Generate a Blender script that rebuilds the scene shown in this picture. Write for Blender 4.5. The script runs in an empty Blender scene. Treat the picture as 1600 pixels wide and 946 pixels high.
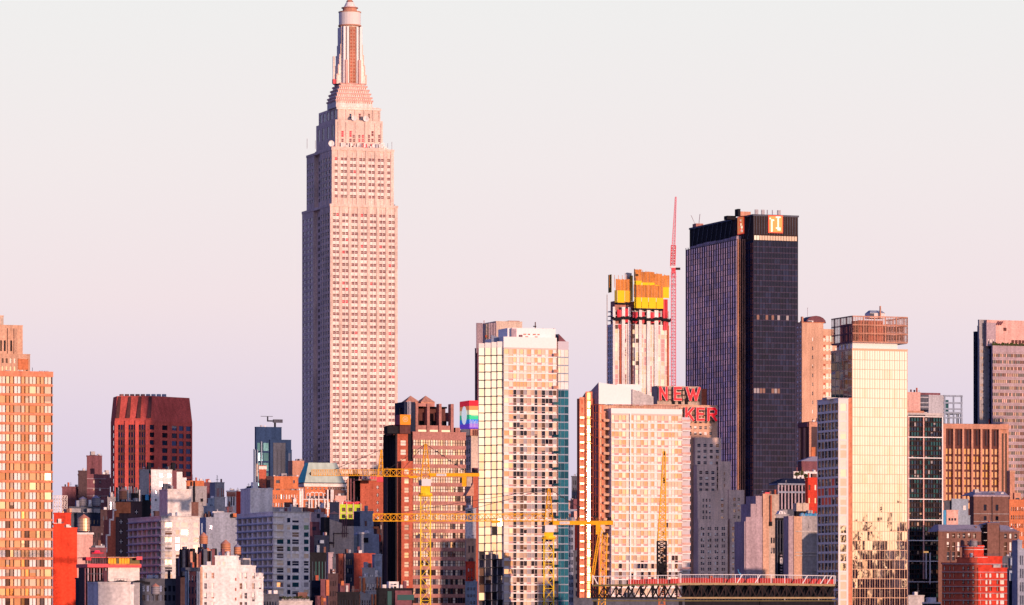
import bpy, math, random
from mathutils import Vector, Matrix
random.seed(7)
R = math.radians
scene = bpy.context.scene
COL = scene.collection

# ---------------------------------------------------------------- camera
F, HZ, CZ = 7020.0, 965.0, 15.0          # focal length in photo pixels, horizon row, eye height
cd = bpy.data.cameras.new('camera'); cam = bpy.data.objects.new('camera', cd); COL.objects.link(cam)
cam.location = (0, 0, CZ); cam.rotation_euler = (R(90), 0, 0)
cd.sensor_width = 36; cd.lens = F/1600*36; cd.shift_y = (HZ-473)/1600
cd.clip_start = 5; cd.clip_end = 60000
scene.camera = cam

# ---------------------------------------------------------------- sky and sun
PHI, ELEV = R(35), R(1.5)                # sun: behind the camera, to the right, just risen
sdir = Vector((math.sin(PHI)*math.cos(ELEV), -math.cos(PHI)*math.cos(ELEV), math.sin(ELEV)))
world = bpy.data.worlds.new('World'); scene.world = world; world.use_nodes = True
nt = world.node_tree; nt.nodes.clear()
def N(t, **k):
    n = nt.nodes.new(t)
    for a, b in k.items(): setattr(n, a, b)
    return n
def ramp(stops):
    n = N('ShaderNodeValToRGB'); e = n.color_ramp.elements
    while len(e) < len(stops): e.new(.5)
    for q, (p, c) in zip(e, stops): q.position = p; q.color = (*c, 1)
    return n
out = N('ShaderNodeOutputWorld'); bg = N('ShaderNodeBackground'); tc = N('ShaderNodeTexCoord')
sep = N('ShaderNodeSeparateXYZ'); nt.links.new(tc.outputs['Generated'], sep.inputs[0])
def mth(op, a, b=None):
    n = N('ShaderNodeMath', operation=op)
    for i, v in enumerate((a, b)):
        if v is None: continue
        if isinstance(v, (int, float)): n.inputs[i].default_value = v
        else: nt.links.new(v, n.inputs[i])
    return n.outputs[0]
zz = mth('MULTIPLY', mth('ABSOLUTE', sep.outputs[2]), 1.0)
rz = mth('SQRT', zz)                     # square root spreads the few degrees above the horizon
s_ = lambda z: math.sqrt(z)
away = ramp([(0, (.64,.58,.77)), (s_(.022), (.665,.595,.775)), (s_(.045), (.745,.655,.78)), (s_(.07), (.85,.735,.78)), (s_(.10), (.855,.79,.81)),
             (s_(.137), (.835,.83,.835)), (s_(.22), (.50,.52,.62)), (s_(.40), (.20,.26,.44)), (1, (.07,.11,.25))])
sunw = ramp([(0, (.95,.45,.24)), (s_(.015), (1.0,.70,.48)), (s_(.04), (1.0,.86,.71)), (s_(.09), (1.0,.90,.80)), (s_(.2), (1.10,1.02,1.08)),
             (s_(.45), (.68,.70,.90)), (1, (.07,.11,.25))])
for r_ in (away, sunw): nt.links.new(rz, r_.inputs[0])
dx = mth('MULTIPLY', sep.outputs[0], math.sin(PHI)); dy = mth('MULTIPLY', sep.outputs[1], -math.cos(PHI))
dt = mth('MAXIMUM', mth('ADD', dx, dy), 0.0)
az = mth('POWER', dt, 2.0)
mx = N('ShaderNodeMixRGB'); nt.links.new(az, mx.inputs[0]); nt.links.new(away.outputs[0], mx.inputs[1]); nt.links.new(sunw.outputs[0], mx.inputs[2])
glow = mth('ADD', 1.0, mth('MULTIPLY', mth('POWER', dt, 8.0), .12))
sc = N('ShaderNodeVectorMath', operation='SCALE'); nt.links.new(mx.outputs[0], sc.inputs[0]); nt.links.new(glow, sc.inputs[3])
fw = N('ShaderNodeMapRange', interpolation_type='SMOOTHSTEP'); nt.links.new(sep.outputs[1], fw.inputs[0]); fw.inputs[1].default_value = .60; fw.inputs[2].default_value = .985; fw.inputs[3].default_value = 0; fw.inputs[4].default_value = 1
side = N('ShaderNodeMixRGB'); side.inputs[1].default_value = (.42,.44,.96,1); side.inputs[2].default_value = (1,1,1,1)   # sky tinted and dimmed off the view axis to deepen side-face shade
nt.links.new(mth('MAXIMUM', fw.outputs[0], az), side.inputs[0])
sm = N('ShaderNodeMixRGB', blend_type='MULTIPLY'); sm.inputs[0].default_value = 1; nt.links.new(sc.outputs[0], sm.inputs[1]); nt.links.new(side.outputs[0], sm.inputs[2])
sky = N('ShaderNodeTexSky', sky_type='NISHITA'); sky.sun_disc = False
sky.sun_elevation = ELEV; sky.sun_rotation = math.pi - PHI
sks = N('ShaderNodeVectorMath', operation='SCALE'); nt.links.new(sky.outputs[0], sks.inputs[0]); sks.inputs[3].default_value = .02
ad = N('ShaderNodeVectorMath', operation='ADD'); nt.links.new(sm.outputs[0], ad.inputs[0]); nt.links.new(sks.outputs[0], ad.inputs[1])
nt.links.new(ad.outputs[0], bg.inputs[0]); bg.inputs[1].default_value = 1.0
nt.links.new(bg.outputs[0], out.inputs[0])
sl = bpy.data.lights.new('sun', 'SUN'); sl.energy = 4.2; sl.angle = R(.5); sl.color = (1, .62, .47)
so = bpy.data.objects.new('sun', sl); COL.objects.link(so); so.rotation_euler = sdir.to_track_quat('Z', 'Y').to_euler()
scene.view_settings.view_transform = 'Standard'; scene.view_settings.look = 'None'
scene.view_settings.exposure = 0; scene.view_settings.gamma = 1
scene.render.engine = 'CYCLES'

# ---------------------------------------------------------------- materials
MATS = {}
def pmat(name, col, rough=.8, metal=0, spec=.08, emit=None, es=1, var=0, streak=0, fine=0, bump=0, bscale=.3, bands=None, coat=0, hole=None):
    m = bpy.data.materials.new(name); m.use_nodes = True; t = m.node_tree; b = t.nodes['Principled BSDF']
    b.inputs['Base Color'].default_value = (*col, 1); b.inputs['Roughness'].default_value = rough
    b.inputs['Metallic'].default_value = metal; b.inputs['Specular IOR Level'].default_value = spec
    if coat: b.inputs['Coat Weight'].default_value = coat; b.inputs['Coat Roughness'].default_value = .02
    if emit: b.inputs['Emission Color'].default_value = (*emit, 1); b.inputs['Emission Strength'].default_value = es
    L = t.links.new
    if var or streak or fine or bump:
        tcn = t.nodes.new('ShaderNodeTexCoord')
    if var or streak or fine:
        last = None
        for amp, scl, mp, det in ((var, .07, (1,1,1), 3), (streak, .55, (1,1,.06), 2), (fine, 1.3, (1,1,1), 5)):
            if not amp: continue
            n = t.nodes.new('ShaderNodeTexNoise'); n.inputs['Scale'].default_value = scl; n.inputs['Detail'].default_value = det
            mpn = t.nodes.new('ShaderNodeMapping'); mpn.inputs['Scale'].default_value = mp
            L(tcn.outputs['Object'], mpn.inputs[0]); L(mpn.outputs[0], n.inputs[0])
            mr = t.nodes.new('ShaderNodeMapRange'); L(n.outputs[0], mr.inputs[0])
            mr.inputs[1].default_value = .3; mr.inputs[2].default_value = .7
            mr.inputs[3].default_value = 1-amp; mr.inputs[4].default_value = 1+amp
            if last is None: last = mr.outputs[0]
            else:
                mu = t.nodes.new('ShaderNodeMath'); mu.operation = 'MULTIPLY'; L(last, mu.inputs[0]); L(mr.outputs[0], mu.inputs[1]); last = mu.outputs[0]
        vm = t.nodes.new('ShaderNodeVectorMath'); vm.operation = 'SCALE'; vm.inputs[0].default_value = col; L(last, vm.inputs[3])
        L(vm.outputs[0], b.inputs['Base Color'])
    if bump:
        n = t.nodes.new('ShaderNodeTexNoise'); n.inputs['Scale'].default_value = bscale; n.inputs['Detail'].default_value = 2
        L(tcn.outputs['Object'], n.inputs[0])
        bp = t.nodes.new('ShaderNodeBump'); bp.inputs['Strength'].default_value = 1; bp.inputs['Distance'].default_value = bump
        L(n.outputs[0], bp.inputs['Height']); L(bp.outputs[0], b.inputs['Normal'])
    MATS[name] = m
    return m
def wall(name, col, var=.14, streak=.15, fine=.20): return pmat(name, col, .85, var=var, streak=streak, fine=fine, spec=.06)
def glass(name, col, metal=.7, rough=.02, bump=.004, var=0): return pmat(name, col, rough, metal, spec=.5, bump=bump, bscale=(.16 if 'wave' in name else .35), var=var)
for n, c in dict(limestone=(.74,.57,.48), limestone_trim=(.84,.76,.68), aluminium=(.80,.75,.70), cream_stone=(.62,.50,.40), peach_brick=(.62,.38,.26),
    orange_brick=(.60,.20,.09), orange_trim=(.70,.26,.15), red_paint=(.78,.075,.035), red_brick=(.36,.075,.05), red_brick_bright=(.60,.06,.035), brown_brick=(.20,.105,.085),
    dark_brick=(.085,.055,.06), plum_brick=(.20,.085,.10), rust_brick=(.46,.125,.075), pink_granite=(.44,.21,.175), white_paint=(.80,.77,.74), white_brick=(.78,.72,.66),
    grey_concrete=(.36,.35,.36), pale_concrete=(.52,.49,.47), blue_grey=(.30,.34,.42), slate=(.10,.11,.14), navy_panel=(.022,.03,.06), mauve_stucco=(.42,.33,.36),
    tan_stone=(.50,.39,.31), lime_paint=(.50,.70,.05), bronze=(.045,.03,.03), black_metal=(.02,.02,.025), terracotta=(.55,.28,.19), pink_stucco=(.70,.42,.36),
    roof_tar=(.05,.05,.055), crown_brick=(.60,.115,.09), brown_granite=(.13,.055,.05), steel_blue=(.30,.37,.46), bone_concrete=(.70,.66,.61), hotel_brick_lifted=(.74,.56,.47), blue_panel=(.03,.06,.135), grey_metal=(.42,.43,.46)).items(): wall(n, c)
pmat('white_frame', (.76,.72,.68), .5, fine=.04); pmat('white_gloss', (.82,.80,.78), .35, fine=.03); pmat('grey_frame', (.55,.53,.58), .5)
pmat('copper_green', (.07,.70,.66), .6, var=.15, streak=.2); pmat('copper_pale', (.50,.62,.52), .6, var=.1, streak=.12)
pmat('crane_yellow', (.90,.44,.02), .45, fine=.15); pmat('crane_gold', (.90,.62,.03), .45, fine=.15); pmat('crane_red', (.75,.10,.12), .5, fine=.1)
pmat('safety_yellow', (.90,.62,.02), .6, var=.05, fine=.08); pmat('net_orange', (.62,.24,.06), .8, var=.2, streak=.3, fine=.3)
pmat('net_olive', (.25,.20,.04), .8, fine=.2); pmat('net_red', (.62,.05,.07), .7, var=.3, fine=.3); pmat('wood_tank', (.50,.22,.12), .8, streak=.3, fine=.1)
pmat('grey_tank', (.28,.27,.29), .7, streak=.25); pmat('copper_tank', (.85,.55,.32), .35, metal=.6, streak=.1); pmat('tin_roof', (.62,.28,.18), .5, fine=.1)
pmat('slate_roof', (.30,.29,.36), .6, fine=.15); pmat('sign_red', (.90,.02,.03), .4, emit=(.95,.0,.02), es=.35); pmat('cable', (.03,.03,.04), .6)
pmat('foliage', (.06,.075,.025), .9, fine=.4); pmat('blue_tarp', (.06,.30,.55), .5, fine=.2)
pmat('red_mesh', (.62,.07,.06), .7, var=.2, streak=.2); pmat('deck_tan', (.45,.34,.18), .7, fine=.15); pmat('olive_steel', (.16,.14,.06), .6, fine=.2)
pmat('ground_mat', (.07,.07,.075), .95, var=.2); pmat('water_mat', (.02,.03,.04), .12, bump=.1)
glass('g_dark', (.05,.055,.09), .5); glass('g_navy', (.03,.05,.11), .6); glass('g_teal', (.02,.10,.13), .5); glass('g_mid', (.26,.22,.22), .6)
glass('g_warm', (.80,.64,.48), .85); glass('g_gold', (.92,.86,.77), 1, var=.05); glass('g_goldb', (.84,.63,.43), 1, var=.05); pmat('g_red', (.20,.05,.06), .45, spec=.12, var=.1)
glass('g_plum', (.80,.46,.44), .85, .03, var=.35); glass('g_plumb', (.50,.34,.46), .8, .03, var=.35); glass('g_amber', (.75,.42,.17), .8); glass('g_ink2', (.022,.026,.055), .5); glass('g_brown', (.12,.07,.06), .6)  # plum noise patches stand in for the uneven reflection
glass('g_mirror', (.95,.93,.89), 1, .02, .008, var=.03); glass('g_wave', (.95,.92,.88), 1, .02, .011); glass('g_ink', (.012,.014,.03), .5)
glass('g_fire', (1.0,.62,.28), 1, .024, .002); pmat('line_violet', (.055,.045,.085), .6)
pmat('g_onep', (.007,.009,.036), .04, .05, .3, var=.3); pmat('g_onepb', (.012,.017,.06), .04, .08, .35, var=.3)
pmat('b_brown', (.26,.15,.12), .5)
def blind_pane(n, c): return pmat(n, c, .45, spec=.1, fine=.05)  # blind colours, also used for panes with painted reflections
blind_pane('b_cream', (.80,.72,.60)); blind_pane('b_white', (.84,.80,.76)); blind_pane('b_tan', (.50,.36,.26)); blind_pane('b_orange', (.72,.42,.20)); blind_pane('b_pink', (.60,.33,.32))
blind_pane('b_red', (.70,.04,.07)); blind_pane('b_grey', (.34,.32,.34)); blind_pane('b_sand', (.72,.56,.40))
pmat('lit_window', (.8,.5,.2), .5, emit=(1,.55,.2), es=.6)

# ---------------------------------------------------------------- mesh helpers
class M:
    def __init__(s): s.v = []; s.f = []; s.mi = []; s.mats = []
    def mid(s, m):
        if m not in s.mats: s.mats.append(m)
        return s.mats.index(m)
    def poly(s, pts, m):
        i = len(s.v); s.v += [tuple(p) for p in pts]; s.f.append(tuple(range(i, i+len(pts)))); s.mi.append(s.mid(m))
    def box(s, x0, x1, y0, y1, z0, z1, m, T=None):
        if x0 > x1: x0, x1 = x1, x0
        if y0 > y1: y0, y1 = y1, y0
        if z0 > z1: z0, z1 = z1, z0
        c = [(x0,y0,z0),(x1,y0,z0),(x1,y1,z0),(x0,y1,z0),(x0,y0,z1),(x1,y0,z1),(x1,y1,z1),(x0,y1,z1)]
        if T: c = [tuple(T @ Vector(p)) for p in c]
        i = len(s.v); s.v += c; k = s.mid(m)
        for q in ((0,3,2,1),(4,5,6,7),(0,1,5,4),(1,2,6,5),(2,3,7,6),(3,0,4,7)): s.f.append(tuple(i+j for j in q)); s.mi.append(k)
    def prism(s, pl, z0, z1, m, sides=True, top=None, skip=()):
        n = len(pl); b = [(x, y, z0) for x, y in pl]; tp = top or [(x, y, z1) for x, y in pl]
        for i in range(n):
            if i in skip: continue
            j = (i+1) % n; s.poly([b[i], b[j], tp[j], tp[i]], m)
        s.poly(tp, m)
    def bar(s, p, q, w, m):
        p, q = Vector(p), Vector(q); d = q-p; L = d.length
        if L < 1e-6: return
        T = Matrix.Translation(p) @ d.to_track_quat('Z', 'Y').to_matrix().to_4x4()
        s.box(-w/2, w/2, -w/2, w/2, 0, L, m, T)
    def cyl(s, x, y, z0, z1, r0, r1, m, n=16, cap=True):
        a = [(x+r0*math.cos(k*2*math.pi/n), y+r0*math.sin(k*2*math.pi/n), z0) for k in range(n)]
        b = [(x+r1*math.cos(k*2*math.pi/n), y+r1*math.sin(k*2*math.pi/n), z1) for k in range(n)]
        for k in range(n): j = (k+1) % n; s.poly([a[k], a[j], b[j], b[k]], m)
        if cap: s.poly(b, m); s.poly(a[::-1], m)
    def build(s, name, parent=None, kind=None):
        if not s.f: return None
        me = bpy.data.meshes.new(name); me.from_pydata(s.v, [], s.f)
        for m in s.mats: me.materials.append(MATS[m])
        me.polygons.foreach_set('material_index', s.mi); me.update()
        o = bpy.data.objects.new(name, me); COL.objects.link(o)
        if parent: o.parent = parent
        if kind: o['kind'] = kind
        return o
def tag(o, label, cat, group=None):
    o['label'] = label; o['category'] = cat
    if group: o['group'] = group
    return o

# ---------------------------------------------------------------- window styles
W = {}
def style(n, g, frame='bronze', nx=1, nz=1, blind=0, bm='b_cream'): W[n] = dict(g=g, frame=frame, nx=nx, nz=nz, blind=blind, bm=bm)
style('esb', [('g_red',8),('b_red',.35),('b_brown',1.5)], 'aluminium', 1, 2, .0)  # sunrise reflection put into the red pane colour
style('esb_dark', [('g_navy',6),('g_dark',3)], 'grey_frame', 1, 2)  # same windows on the shaded side, shade put into navy panes
style('orange', [('g_warm',3),('g_goldb',4),('b_orange',2),('b_white',2.4),('g_gold',2)], 'bronze', 2, 1, .25, 'b_tan')
style('pink', [('g_warm',1),('b_cream',4),('b_sand',3),('g_gold',2),('b_tan',1.2)], 'bronze', 1, 2, .1, 'b_tan')
style('dark', [('g_dark',5),('g_ink',2),('g_navy',2)], 'bronze', 1, 1, .12, 'b_grey')
style('navy', [('g_navy',3),('g_ink',2)], 'slate', 1, 1, .05, 'b_grey')
style('teal', [('g_teal',3),('g_navy',1.5)], 'slate', 1, 1, .05, 'b_grey')
style('punched', [('g_dark',3),('g_brown',2),('g_mid',1.5)], 'white_frame', 1, 2, .35, 'b_white')
style('punched_dark', [('g_dark',3),('g_ink',2)], 'white_frame', 2, 2, .2, 'b_grey')
style('warm', [('g_warm',3),('b_cream',2),('g_brown',1)], 'bronze', 1, 1, .2)
style('amber', [('g_amber',1.5),('b_orange',3)], 'brown_granite', 1, 1)
style('brownw', [('g_brown',3),('g_ink',1)], 'brown_granite', 1, 1)
pmat('frame_tan', (.66,.54,.48), .5, fine=.04); pmat('mullion_tan', (.74,.47,.31), .5); pmat('teal_panel', (.025,.15,.21), .8, spec=.05, fine=.15); pmat('teal_panel_dark', (.015,.08,.12), .8, spec=.05)
style('tealp', [('teal_panel',3),('teal_panel_dark',1.3)], 'slate', 1, 1)
style('gold', [('g_mirror',3),('g_gold',2)], 'orange_trim', 2, 1)
style('wave', [('g_wave',1)], 'orange_trim', 2, 1)
style('goldp', [('b_cream',2),('g_gold',2),('b_sand',2)], 'white_frame', 1, 1, .2)
style('oran', [('b_orange',3),('b_sand',1),('g_goldb',1)], 'white_frame', 1, 1)  # orange reflection put into the pane colours
style('pale', [('b_white',3),('b_cream',2)], 'white_frame', 1, 1)
style('louv', [('b_pink',3),('b_sand',1)], 'white_frame', 1, 1)
style('inkw', [('g_ink',4),('g_brown',1.4),('g_dark',1)], 'white_frame', 1, 1, .12, 'b_tan')
style('greyp', [('b_grey',2),('b_tan',2),('b_sand',1)], 'white_frame', 1, 1)
style('mirrorp', [('g_gold',3),('g_goldb',2)], 'white_frame', 1, 1)
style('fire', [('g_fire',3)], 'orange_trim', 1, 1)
style('plum', [('g_plum',3),('g_plumb',2)], 'bronze', 1, 1)
style('ink', [('g_ink',4),('g_ink2',2)], 'bronze', 1, 1)
style('onep', [('g_onep',4),('g_onepb',2)], 'navy_panel', 1, 1)
style('inklit', [('g_ink',3),('lit_window',1.3)], 'bronze', 1, 1)
style('grand', [('g_plum',1),('g_mid',3),('b_tan',3),('b_brown',2)], 'bronze', 1, 1)
WC = {}; RC = random.Random(77)
def winmesh(w, h, st, g, bl):
    key = (round(w, 2), round(h, 2), st, g, bl)
    if key in WC: return WC[key]
    d = W[st]; m = M()
    zb = h*(1-bl)
    if bl > 0: m.poly([(0,0,zb),(w,0,zb),(w,0,h),(0,0,h)], d['bm'])
    if bl < 1: m.poly([(0,0,0),(w,0,0),(w,0,zb),(0,0,zb)], g)
    t = .17 if w > .9 else .07
    for i in range(1, d['nx']): x = w*i/d['nx']; m.box(x-t/2, x+t/2, -.06, -.004, 0, h, d['frame'])
    for i in range(1, d['nz']): z = h*i/d['nz']; m.box(0, w, -.06, -.004, z-t/2, z+t/2, d['frame'])
    WC[key] = m
    return m
WMESH = {}
def pick(st):
    g = W[st]['g']; x = random.random()*sum(k[1] for k in g)
    for a, b in g:
        x -= b
        if x <= 0: return a
    return g[-1][0]

# ---------------------------------------------------------------- a building site in its own axes
A = R(19.6)
class Site:
    def __init__(s, name, label, cat, c, Y, a=A, group=None):
        s.Y = Y; s.cx = (c-800)/F*Y; s.a = a; s.ca, s.sa = math.cos(a), math.sin(a)
        s.root = bpy.data.objects.new(name, None); COL.objects.link(s.root)
        s.root.location = (s.cx, Y, 0); s.root.rotation_euler = (0, 0, a); tag(s.root, label, cat, group)
        s.parts = {}; s.panes = []; s.clut = name in ('building', 'apartment_block')
    def clutter(s, u0, u1, v0, v1, z, sl=0):
        rs = RC; w = u1-u0; n = min(7, 2+int(w/3)); d = max(1.5, min(7, v1-v0-1))
        for k in range(n):
            x = u0+.4+rs.random()*(w-1.2); v = v0+.7+rs.random()*(d-.7); x = min(x+sl*(v+2-v0), u1-1); kd = rs.choice(('vent','duct','chimney','hatch','antenna','unit','railing')); m = M()
            mt = rs.choice(('grey_metal','slate','white_paint','plum_brick','steel_blue','black_metal','pale_concrete','terracotta'))
            if kd == 'vent': r = .2+rs.random()*.25; m.cyl(x, v, z, z+.7+rs.random(), r, r, mt, 8); m.cyl(x, v, z+1.2, z+1.5, r*1.5, r*.7, mt, 8); kd = 'vent_pipe'
            elif kd == 'duct': m.box(x, min(u1-.2, x+1+rs.random()*2.5), v, v+.7, z, z+.5+rs.random()*.5, 'grey_metal')
            elif kd == 'chimney': m.box(x, x+.5+rs.random()*.5, v, v+.6, z, z+1+rs.random()*1.8, rs.choice(('plum_brick','brown_brick','dark_brick','rust_brick')))
            elif kd == 'hatch': m.box(x, min(u1-.2, x+1.6+rs.random()*1.5), v+.5, v+2.4, z, z+1.4+rs.random()*1.2, rs.choice(('pale_concrete','brown_brick','grey_concrete','slate','white_paint'))); kd = 'bulkhead'
            elif kd == 'antenna': m.box(x, x+.1, v, v+.1, z, z+1.8+rs.random()*2, 'slate'); m.box(x-.5, x+.6, v, v+.08, z+1.5, z+1.58, 'slate')
            elif kd == 'unit': m.box(x, x+1.1, v, v+1, z+.3, z+1.3, 'white_paint'); m.box(x+.1, x+1, v+.1, v+.9, z, z+.3, 'slate'); kd = 'cooling_unit'
            else:
                x1 = min(u1-.1, x+2.5+rs.random()*3); m.box(x, x1, v0+.25, v0+.32, z+.95, z+1.03, 'slate'); q = x
                while q < x1: m.box(q, q+.06, v0+.25, v0+.31, z, z+1, 'slate'); q += .7
            m.build(kd, s.root)
    def W(s, u, v): return (s.cx + u*s.ca - v*s.sa, s.Y + u*s.sa + v*s.ca)
    def U(s, px, v=0):
        k = (px-800)/F; x0, y0 = s.W(0, v); return (k*y0-x0)/(s.ca-k*s.sa)
    def V(s, px, u=0):
        k = (px-800)/F; x0, y0 = s.W(u, 0); return (k*y0-x0)/(-s.sa-k*s.ca)
    def Z(s, py, u=0, v=0): return CZ + (HZ-py)*s.W(u, v)[1]/F
    def m(s, part): return s.parts.setdefault(part, M())
    def wallgrid(s, p0, p1, z0, z1, mat, d, part='wall'):
        """wall quad strip with real openings; d describes the window grid"""
        m = s.m(part); p0 = Vector(p0); p1 = Vector(p1); L = (p1-p0).length; e = (p1-p0)/L; n = Vector((e.y, -e.x))
        def P(x, z, off=0): q = p0+e*x-n*off; return (q.x, q.y, z)
        if not d: m.poly([P(0,z0),P(L,z0),P(L,z1),P(0,z1)], mat); return
        zmin = max(z0+1, s.Z(952, p0.x, p0.y))
        if 'rows' in d: rows = sorted(d['rows'])
        else:
            rows = []; z = z1-d.get('top', 1.2)-d['p']*(1-d['f'])*.5
            while z-d['p']*d['f'] > zmin and len(rows) < d.get('maxr', 999): rows.append((z-d['p']*d['f'], z)); z -= d['p']
            rows.sort()
        if 'cols' in d: cols = d['cols']
        else:
            sd = d.get('side', .6); g = d.get('g', 1); nn = d['n']; w = (L-2*sd)/nn; cols = []
            for i in range(nn):
                x0 = sd+w*i+w*(1-d['cf'])/2; ww = w*d['cf']; gap = ww*d.get('gg', .12) if g > 1 else 0; pw = (ww-gap*(g-1))/g
                for k in range(g): cols.append((x0+k*(pw+gap), x0+k*(pw+gap)+pw))
        rec = d.get('rec', .25); smat = d.get('sp', mat)
        prev = z0
        for ri, (a, b) in enumerate(rows):
            m.poly([P(0,prev),P(L,prev),P(L,a),P(0,a)], smat if ri else mat)
            x = 0
            for ci, (c0, c1) in enumerate(cols):
                if c0-x > 1e-4: m.poly([P(x,a),P(c0,a),P(c0,b),P(x,b)], d.get('pm', mat))
                x = c1
                m.poly([P(c0,a),P(c1,a),P(c1,a,rec),P(c0,a,rec)], mat); m.poly([P(c0,b,rec),P(c1,b,rec),P(c1,b),P(c0,b)], mat)
                m.poly([P(c0,a),P(c0,a,rec),P(c0,b,rec),P(c0,b)], mat); m.poly([P(c1,a,rec),P(c1,a),P(c1,b),P(c1,b,rec)], mat)
                st = d['st']
                if callable(st): st = st(ri, ci, len(rows)-1-ri)
                elif isinstance(st, (list, tuple)): st = random.choice(st)
                if st is None: m.poly([P(c0,a,rec),P(c1,a,rec),P(c1,b,rec),P(c0,b,rec)], mat); continue
                q = p0+e*c0-n*rec; s.panes.append((q.x, q.y, a, math.atan2(e.y, e.x), c1-c0, b-a, st, d.get('tilt', .16)))
            if L-x > 1e-4: m.poly([P(x,a),P(L,a),P(L,b),P(x,b)], d.get('pm', mat))
            prev = b
        m.poly([P(0,prev),P(L,prev),P(L,z1),P(0,z1)], mat)
        if d.get('pier'):        # proud piers between column groups
            pw, pd, pm = d['pier']; sd = d.get('side', .6); w = (L-2*sd)/d['n']
            for i in range(d['n']+1):
                x = min(max(sd+w*i, pw/2), L-pw/2); s.obox(p0, e, n, x-pw/2, x+pw/2, pd, z0, z1-d.get('ptop', 0), pm, m)
        if d.get('slab'):        # proud floor edges
            sh, pd, pm = d['slab']
            for a, b in rows: s.obox(p0, e, n, .01, L-.01, pd, a-sh, a-.02, pm, m)
    def obox(s, p0, e, n, x0, x1, pd, z0, z1, mat, m):
        a = p0+e*x0; b = p0+e*x1; c = b+n*pd; d = a+n*pd
        m.prism([(d.x,d.y),(c.x,c.y),(b.x,b.y),(a.x,a.y)], z0, z1, mat)
        m.poly([(d.x,d.y,z0),(a.x,a.y,z0),(b.x,b.y,z0),(c.x,c.y,z0)], mat)
    def shaft(s, pl, z0, z1, mat, specs, part='wall', top=True):
        n = len(pl)
        for i in range(n): s.wallgrid(pl[i], pl[(i+1) % n], z0, z1, mat, specs.get(i), part)
        if top: s.m(part).poly([(x, y, z1) for x, y in pl], 'roof_tar')
    def block(s, l, c, r, t, mat, front=None, left=None, v0=0, z0=0, depth=None, part='wall', b=None, cornice=None, right=None):
        u0 = s.U(c, v0); u1 = s.U(r, v0); d = (s.V(l, u0)-v0) if (l is not None and l < c) else (depth or 16)
        z1 = s.Z(t, u0, v0)
        if front is None and s.clut and mat in ('slate','dark_brick','plum_brick','brown_brick','navy_panel','blue_grey','grey_concrete','black_metal','rust_brick') and u1-u0 > 5:
            sp_ = RC.choice((.35, .5, .65)); w3 = RC.choice(('punched_dark','dark','punched'))
            front = dict(p=RC.choice((3.1,3.4,3.8)), f=.42, n=max(2, int((u1-u0)/2.9)), cf=RC.choice((.32,.4)), top=1.6, rec=.2, st=lambda r, c, k, q=sp_, w3=w3: w3 if (c*7+3) % 10 > 10*q-1 and RC.random() > .15 else None)
        if b is not None: z0 = s.Z(b, u0, v0)
        sk = min(d*math.tan(s.a+math.atan((c-800)/F))*1.03, (u1-u0)*.7) if l is None else 0     # footprint skewed along the sight line so the left wall stays hidden
        pl = [(u0, v0), (u1, v0), (u1, v0+d), (u0+sk, v0+d)]
        s.shaft(pl, z0, z1, mat, {0: front, 3: left, 1: right}, part)
        if cornice:
            h, o, cm = cornice; s.m('cornice').prism([(u0-o, v0-o), (u1+o, v0-o), (u1+o, v0+d), (u0-o+sk, v0+d)], z1-h, z1+.15, cm)
        if z1-z0 > 6 and not cornice: # low parapet coping
            cp = M(); cp.box(u0-.12, u1+.12, v0-.12, v0+.5, z1, z1+.35, mat); cp.prism([(u0-.12, v0+.5), (u0+.5, v0+.5), (u0+.5+sk, v0+d), (u0-.12+sk, v0+d)], z1, z1+.35, mat); cp.build('coping', s.root)
        if s.clut and z1-z0 > 6 and u1-u0 > 2.5: s.clutter(u0, u1, v0, v0+d, z1, sk/d)
        return u0, u1, v0, v0+d, z1
    def done(s):
        for k, m in s.parts.items(): m.build(k, s.root)
        vis = []; rest = []
        for w in s.panes:
            x, y = s.W(w[0], w[1]); px = 800+F*x/y; py = HZ-(w[2]+w[5]-CZ)*F/y
            (vis if (-12 < px < 1600 and py < 946) else rest).append((round(w[4]*w[5], 1), w[2], w))
        rest = []                        # outside the picture: not needed
        vis.sort(key=lambda k: (-k[0], -k[1]))
        if len(vis) > 100:
            vis.sort(key=lambda k: -k[1]); st = vis[100:]; vis = vis[:100]
        else: st = []
        for _, _, w in vis:
            g = pick(w[6]); bl = random.choice((.3, .5, .75, 1)) if random.random() < W[w[6]]['blind'] else 0
            key = (round(w[4], 2), round(w[5], 2), w[6], g, bl)
            if key not in WMESH:
                mm = winmesh(w[4], w[5], w[6], g, bl); me = bpy.data.meshes.new('window'); me.from_pydata(mm.v, [], mm.f)
                for k in mm.mats: me.materials.append(MATS[k])
                me.polygons.foreach_set('material_index', mm.mi); WMESH[key] = me
            o = bpy.data.objects.new('window', WMESH[key]); COL.objects.link(o); o.parent = s.root
            o.location = (w[0], w[1], w[2]); o.rotation_euler = (R(random.gauss(0, w[7]*.5)), 0, w[3]+R(random.gauss(0, w[7])))
        if st:
            m = M()
            for _, _, w in st:
                g = pick(w[6]); bl = random.choice((.3, .5, .75, 1)) if random.random() < W[w[6]]['blind'] else 0
                mm = winmesh(w[4], w[5], w[6], g, bl)
                T = Matrix.Translation((w[0], w[1], w[2])) @ Matrix.Rotation(w[3]+R(random.gauss(0, w[7])), 4, 'Z') @ Matrix.Rotation(R(random.gauss(0, w[7]*.5)), 4, 'X')
                i = len(m.v); m.v += [tuple(T @ Vector(p)) for p in mm.v]
                for f, k in zip(mm.f, mm.mi): m.f.append(tuple(i+j for j in f)); m.mi.append(m.mid(mm.mats[k]))
            m.build('window_rows', s.root, 'stuff')
        return s
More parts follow.
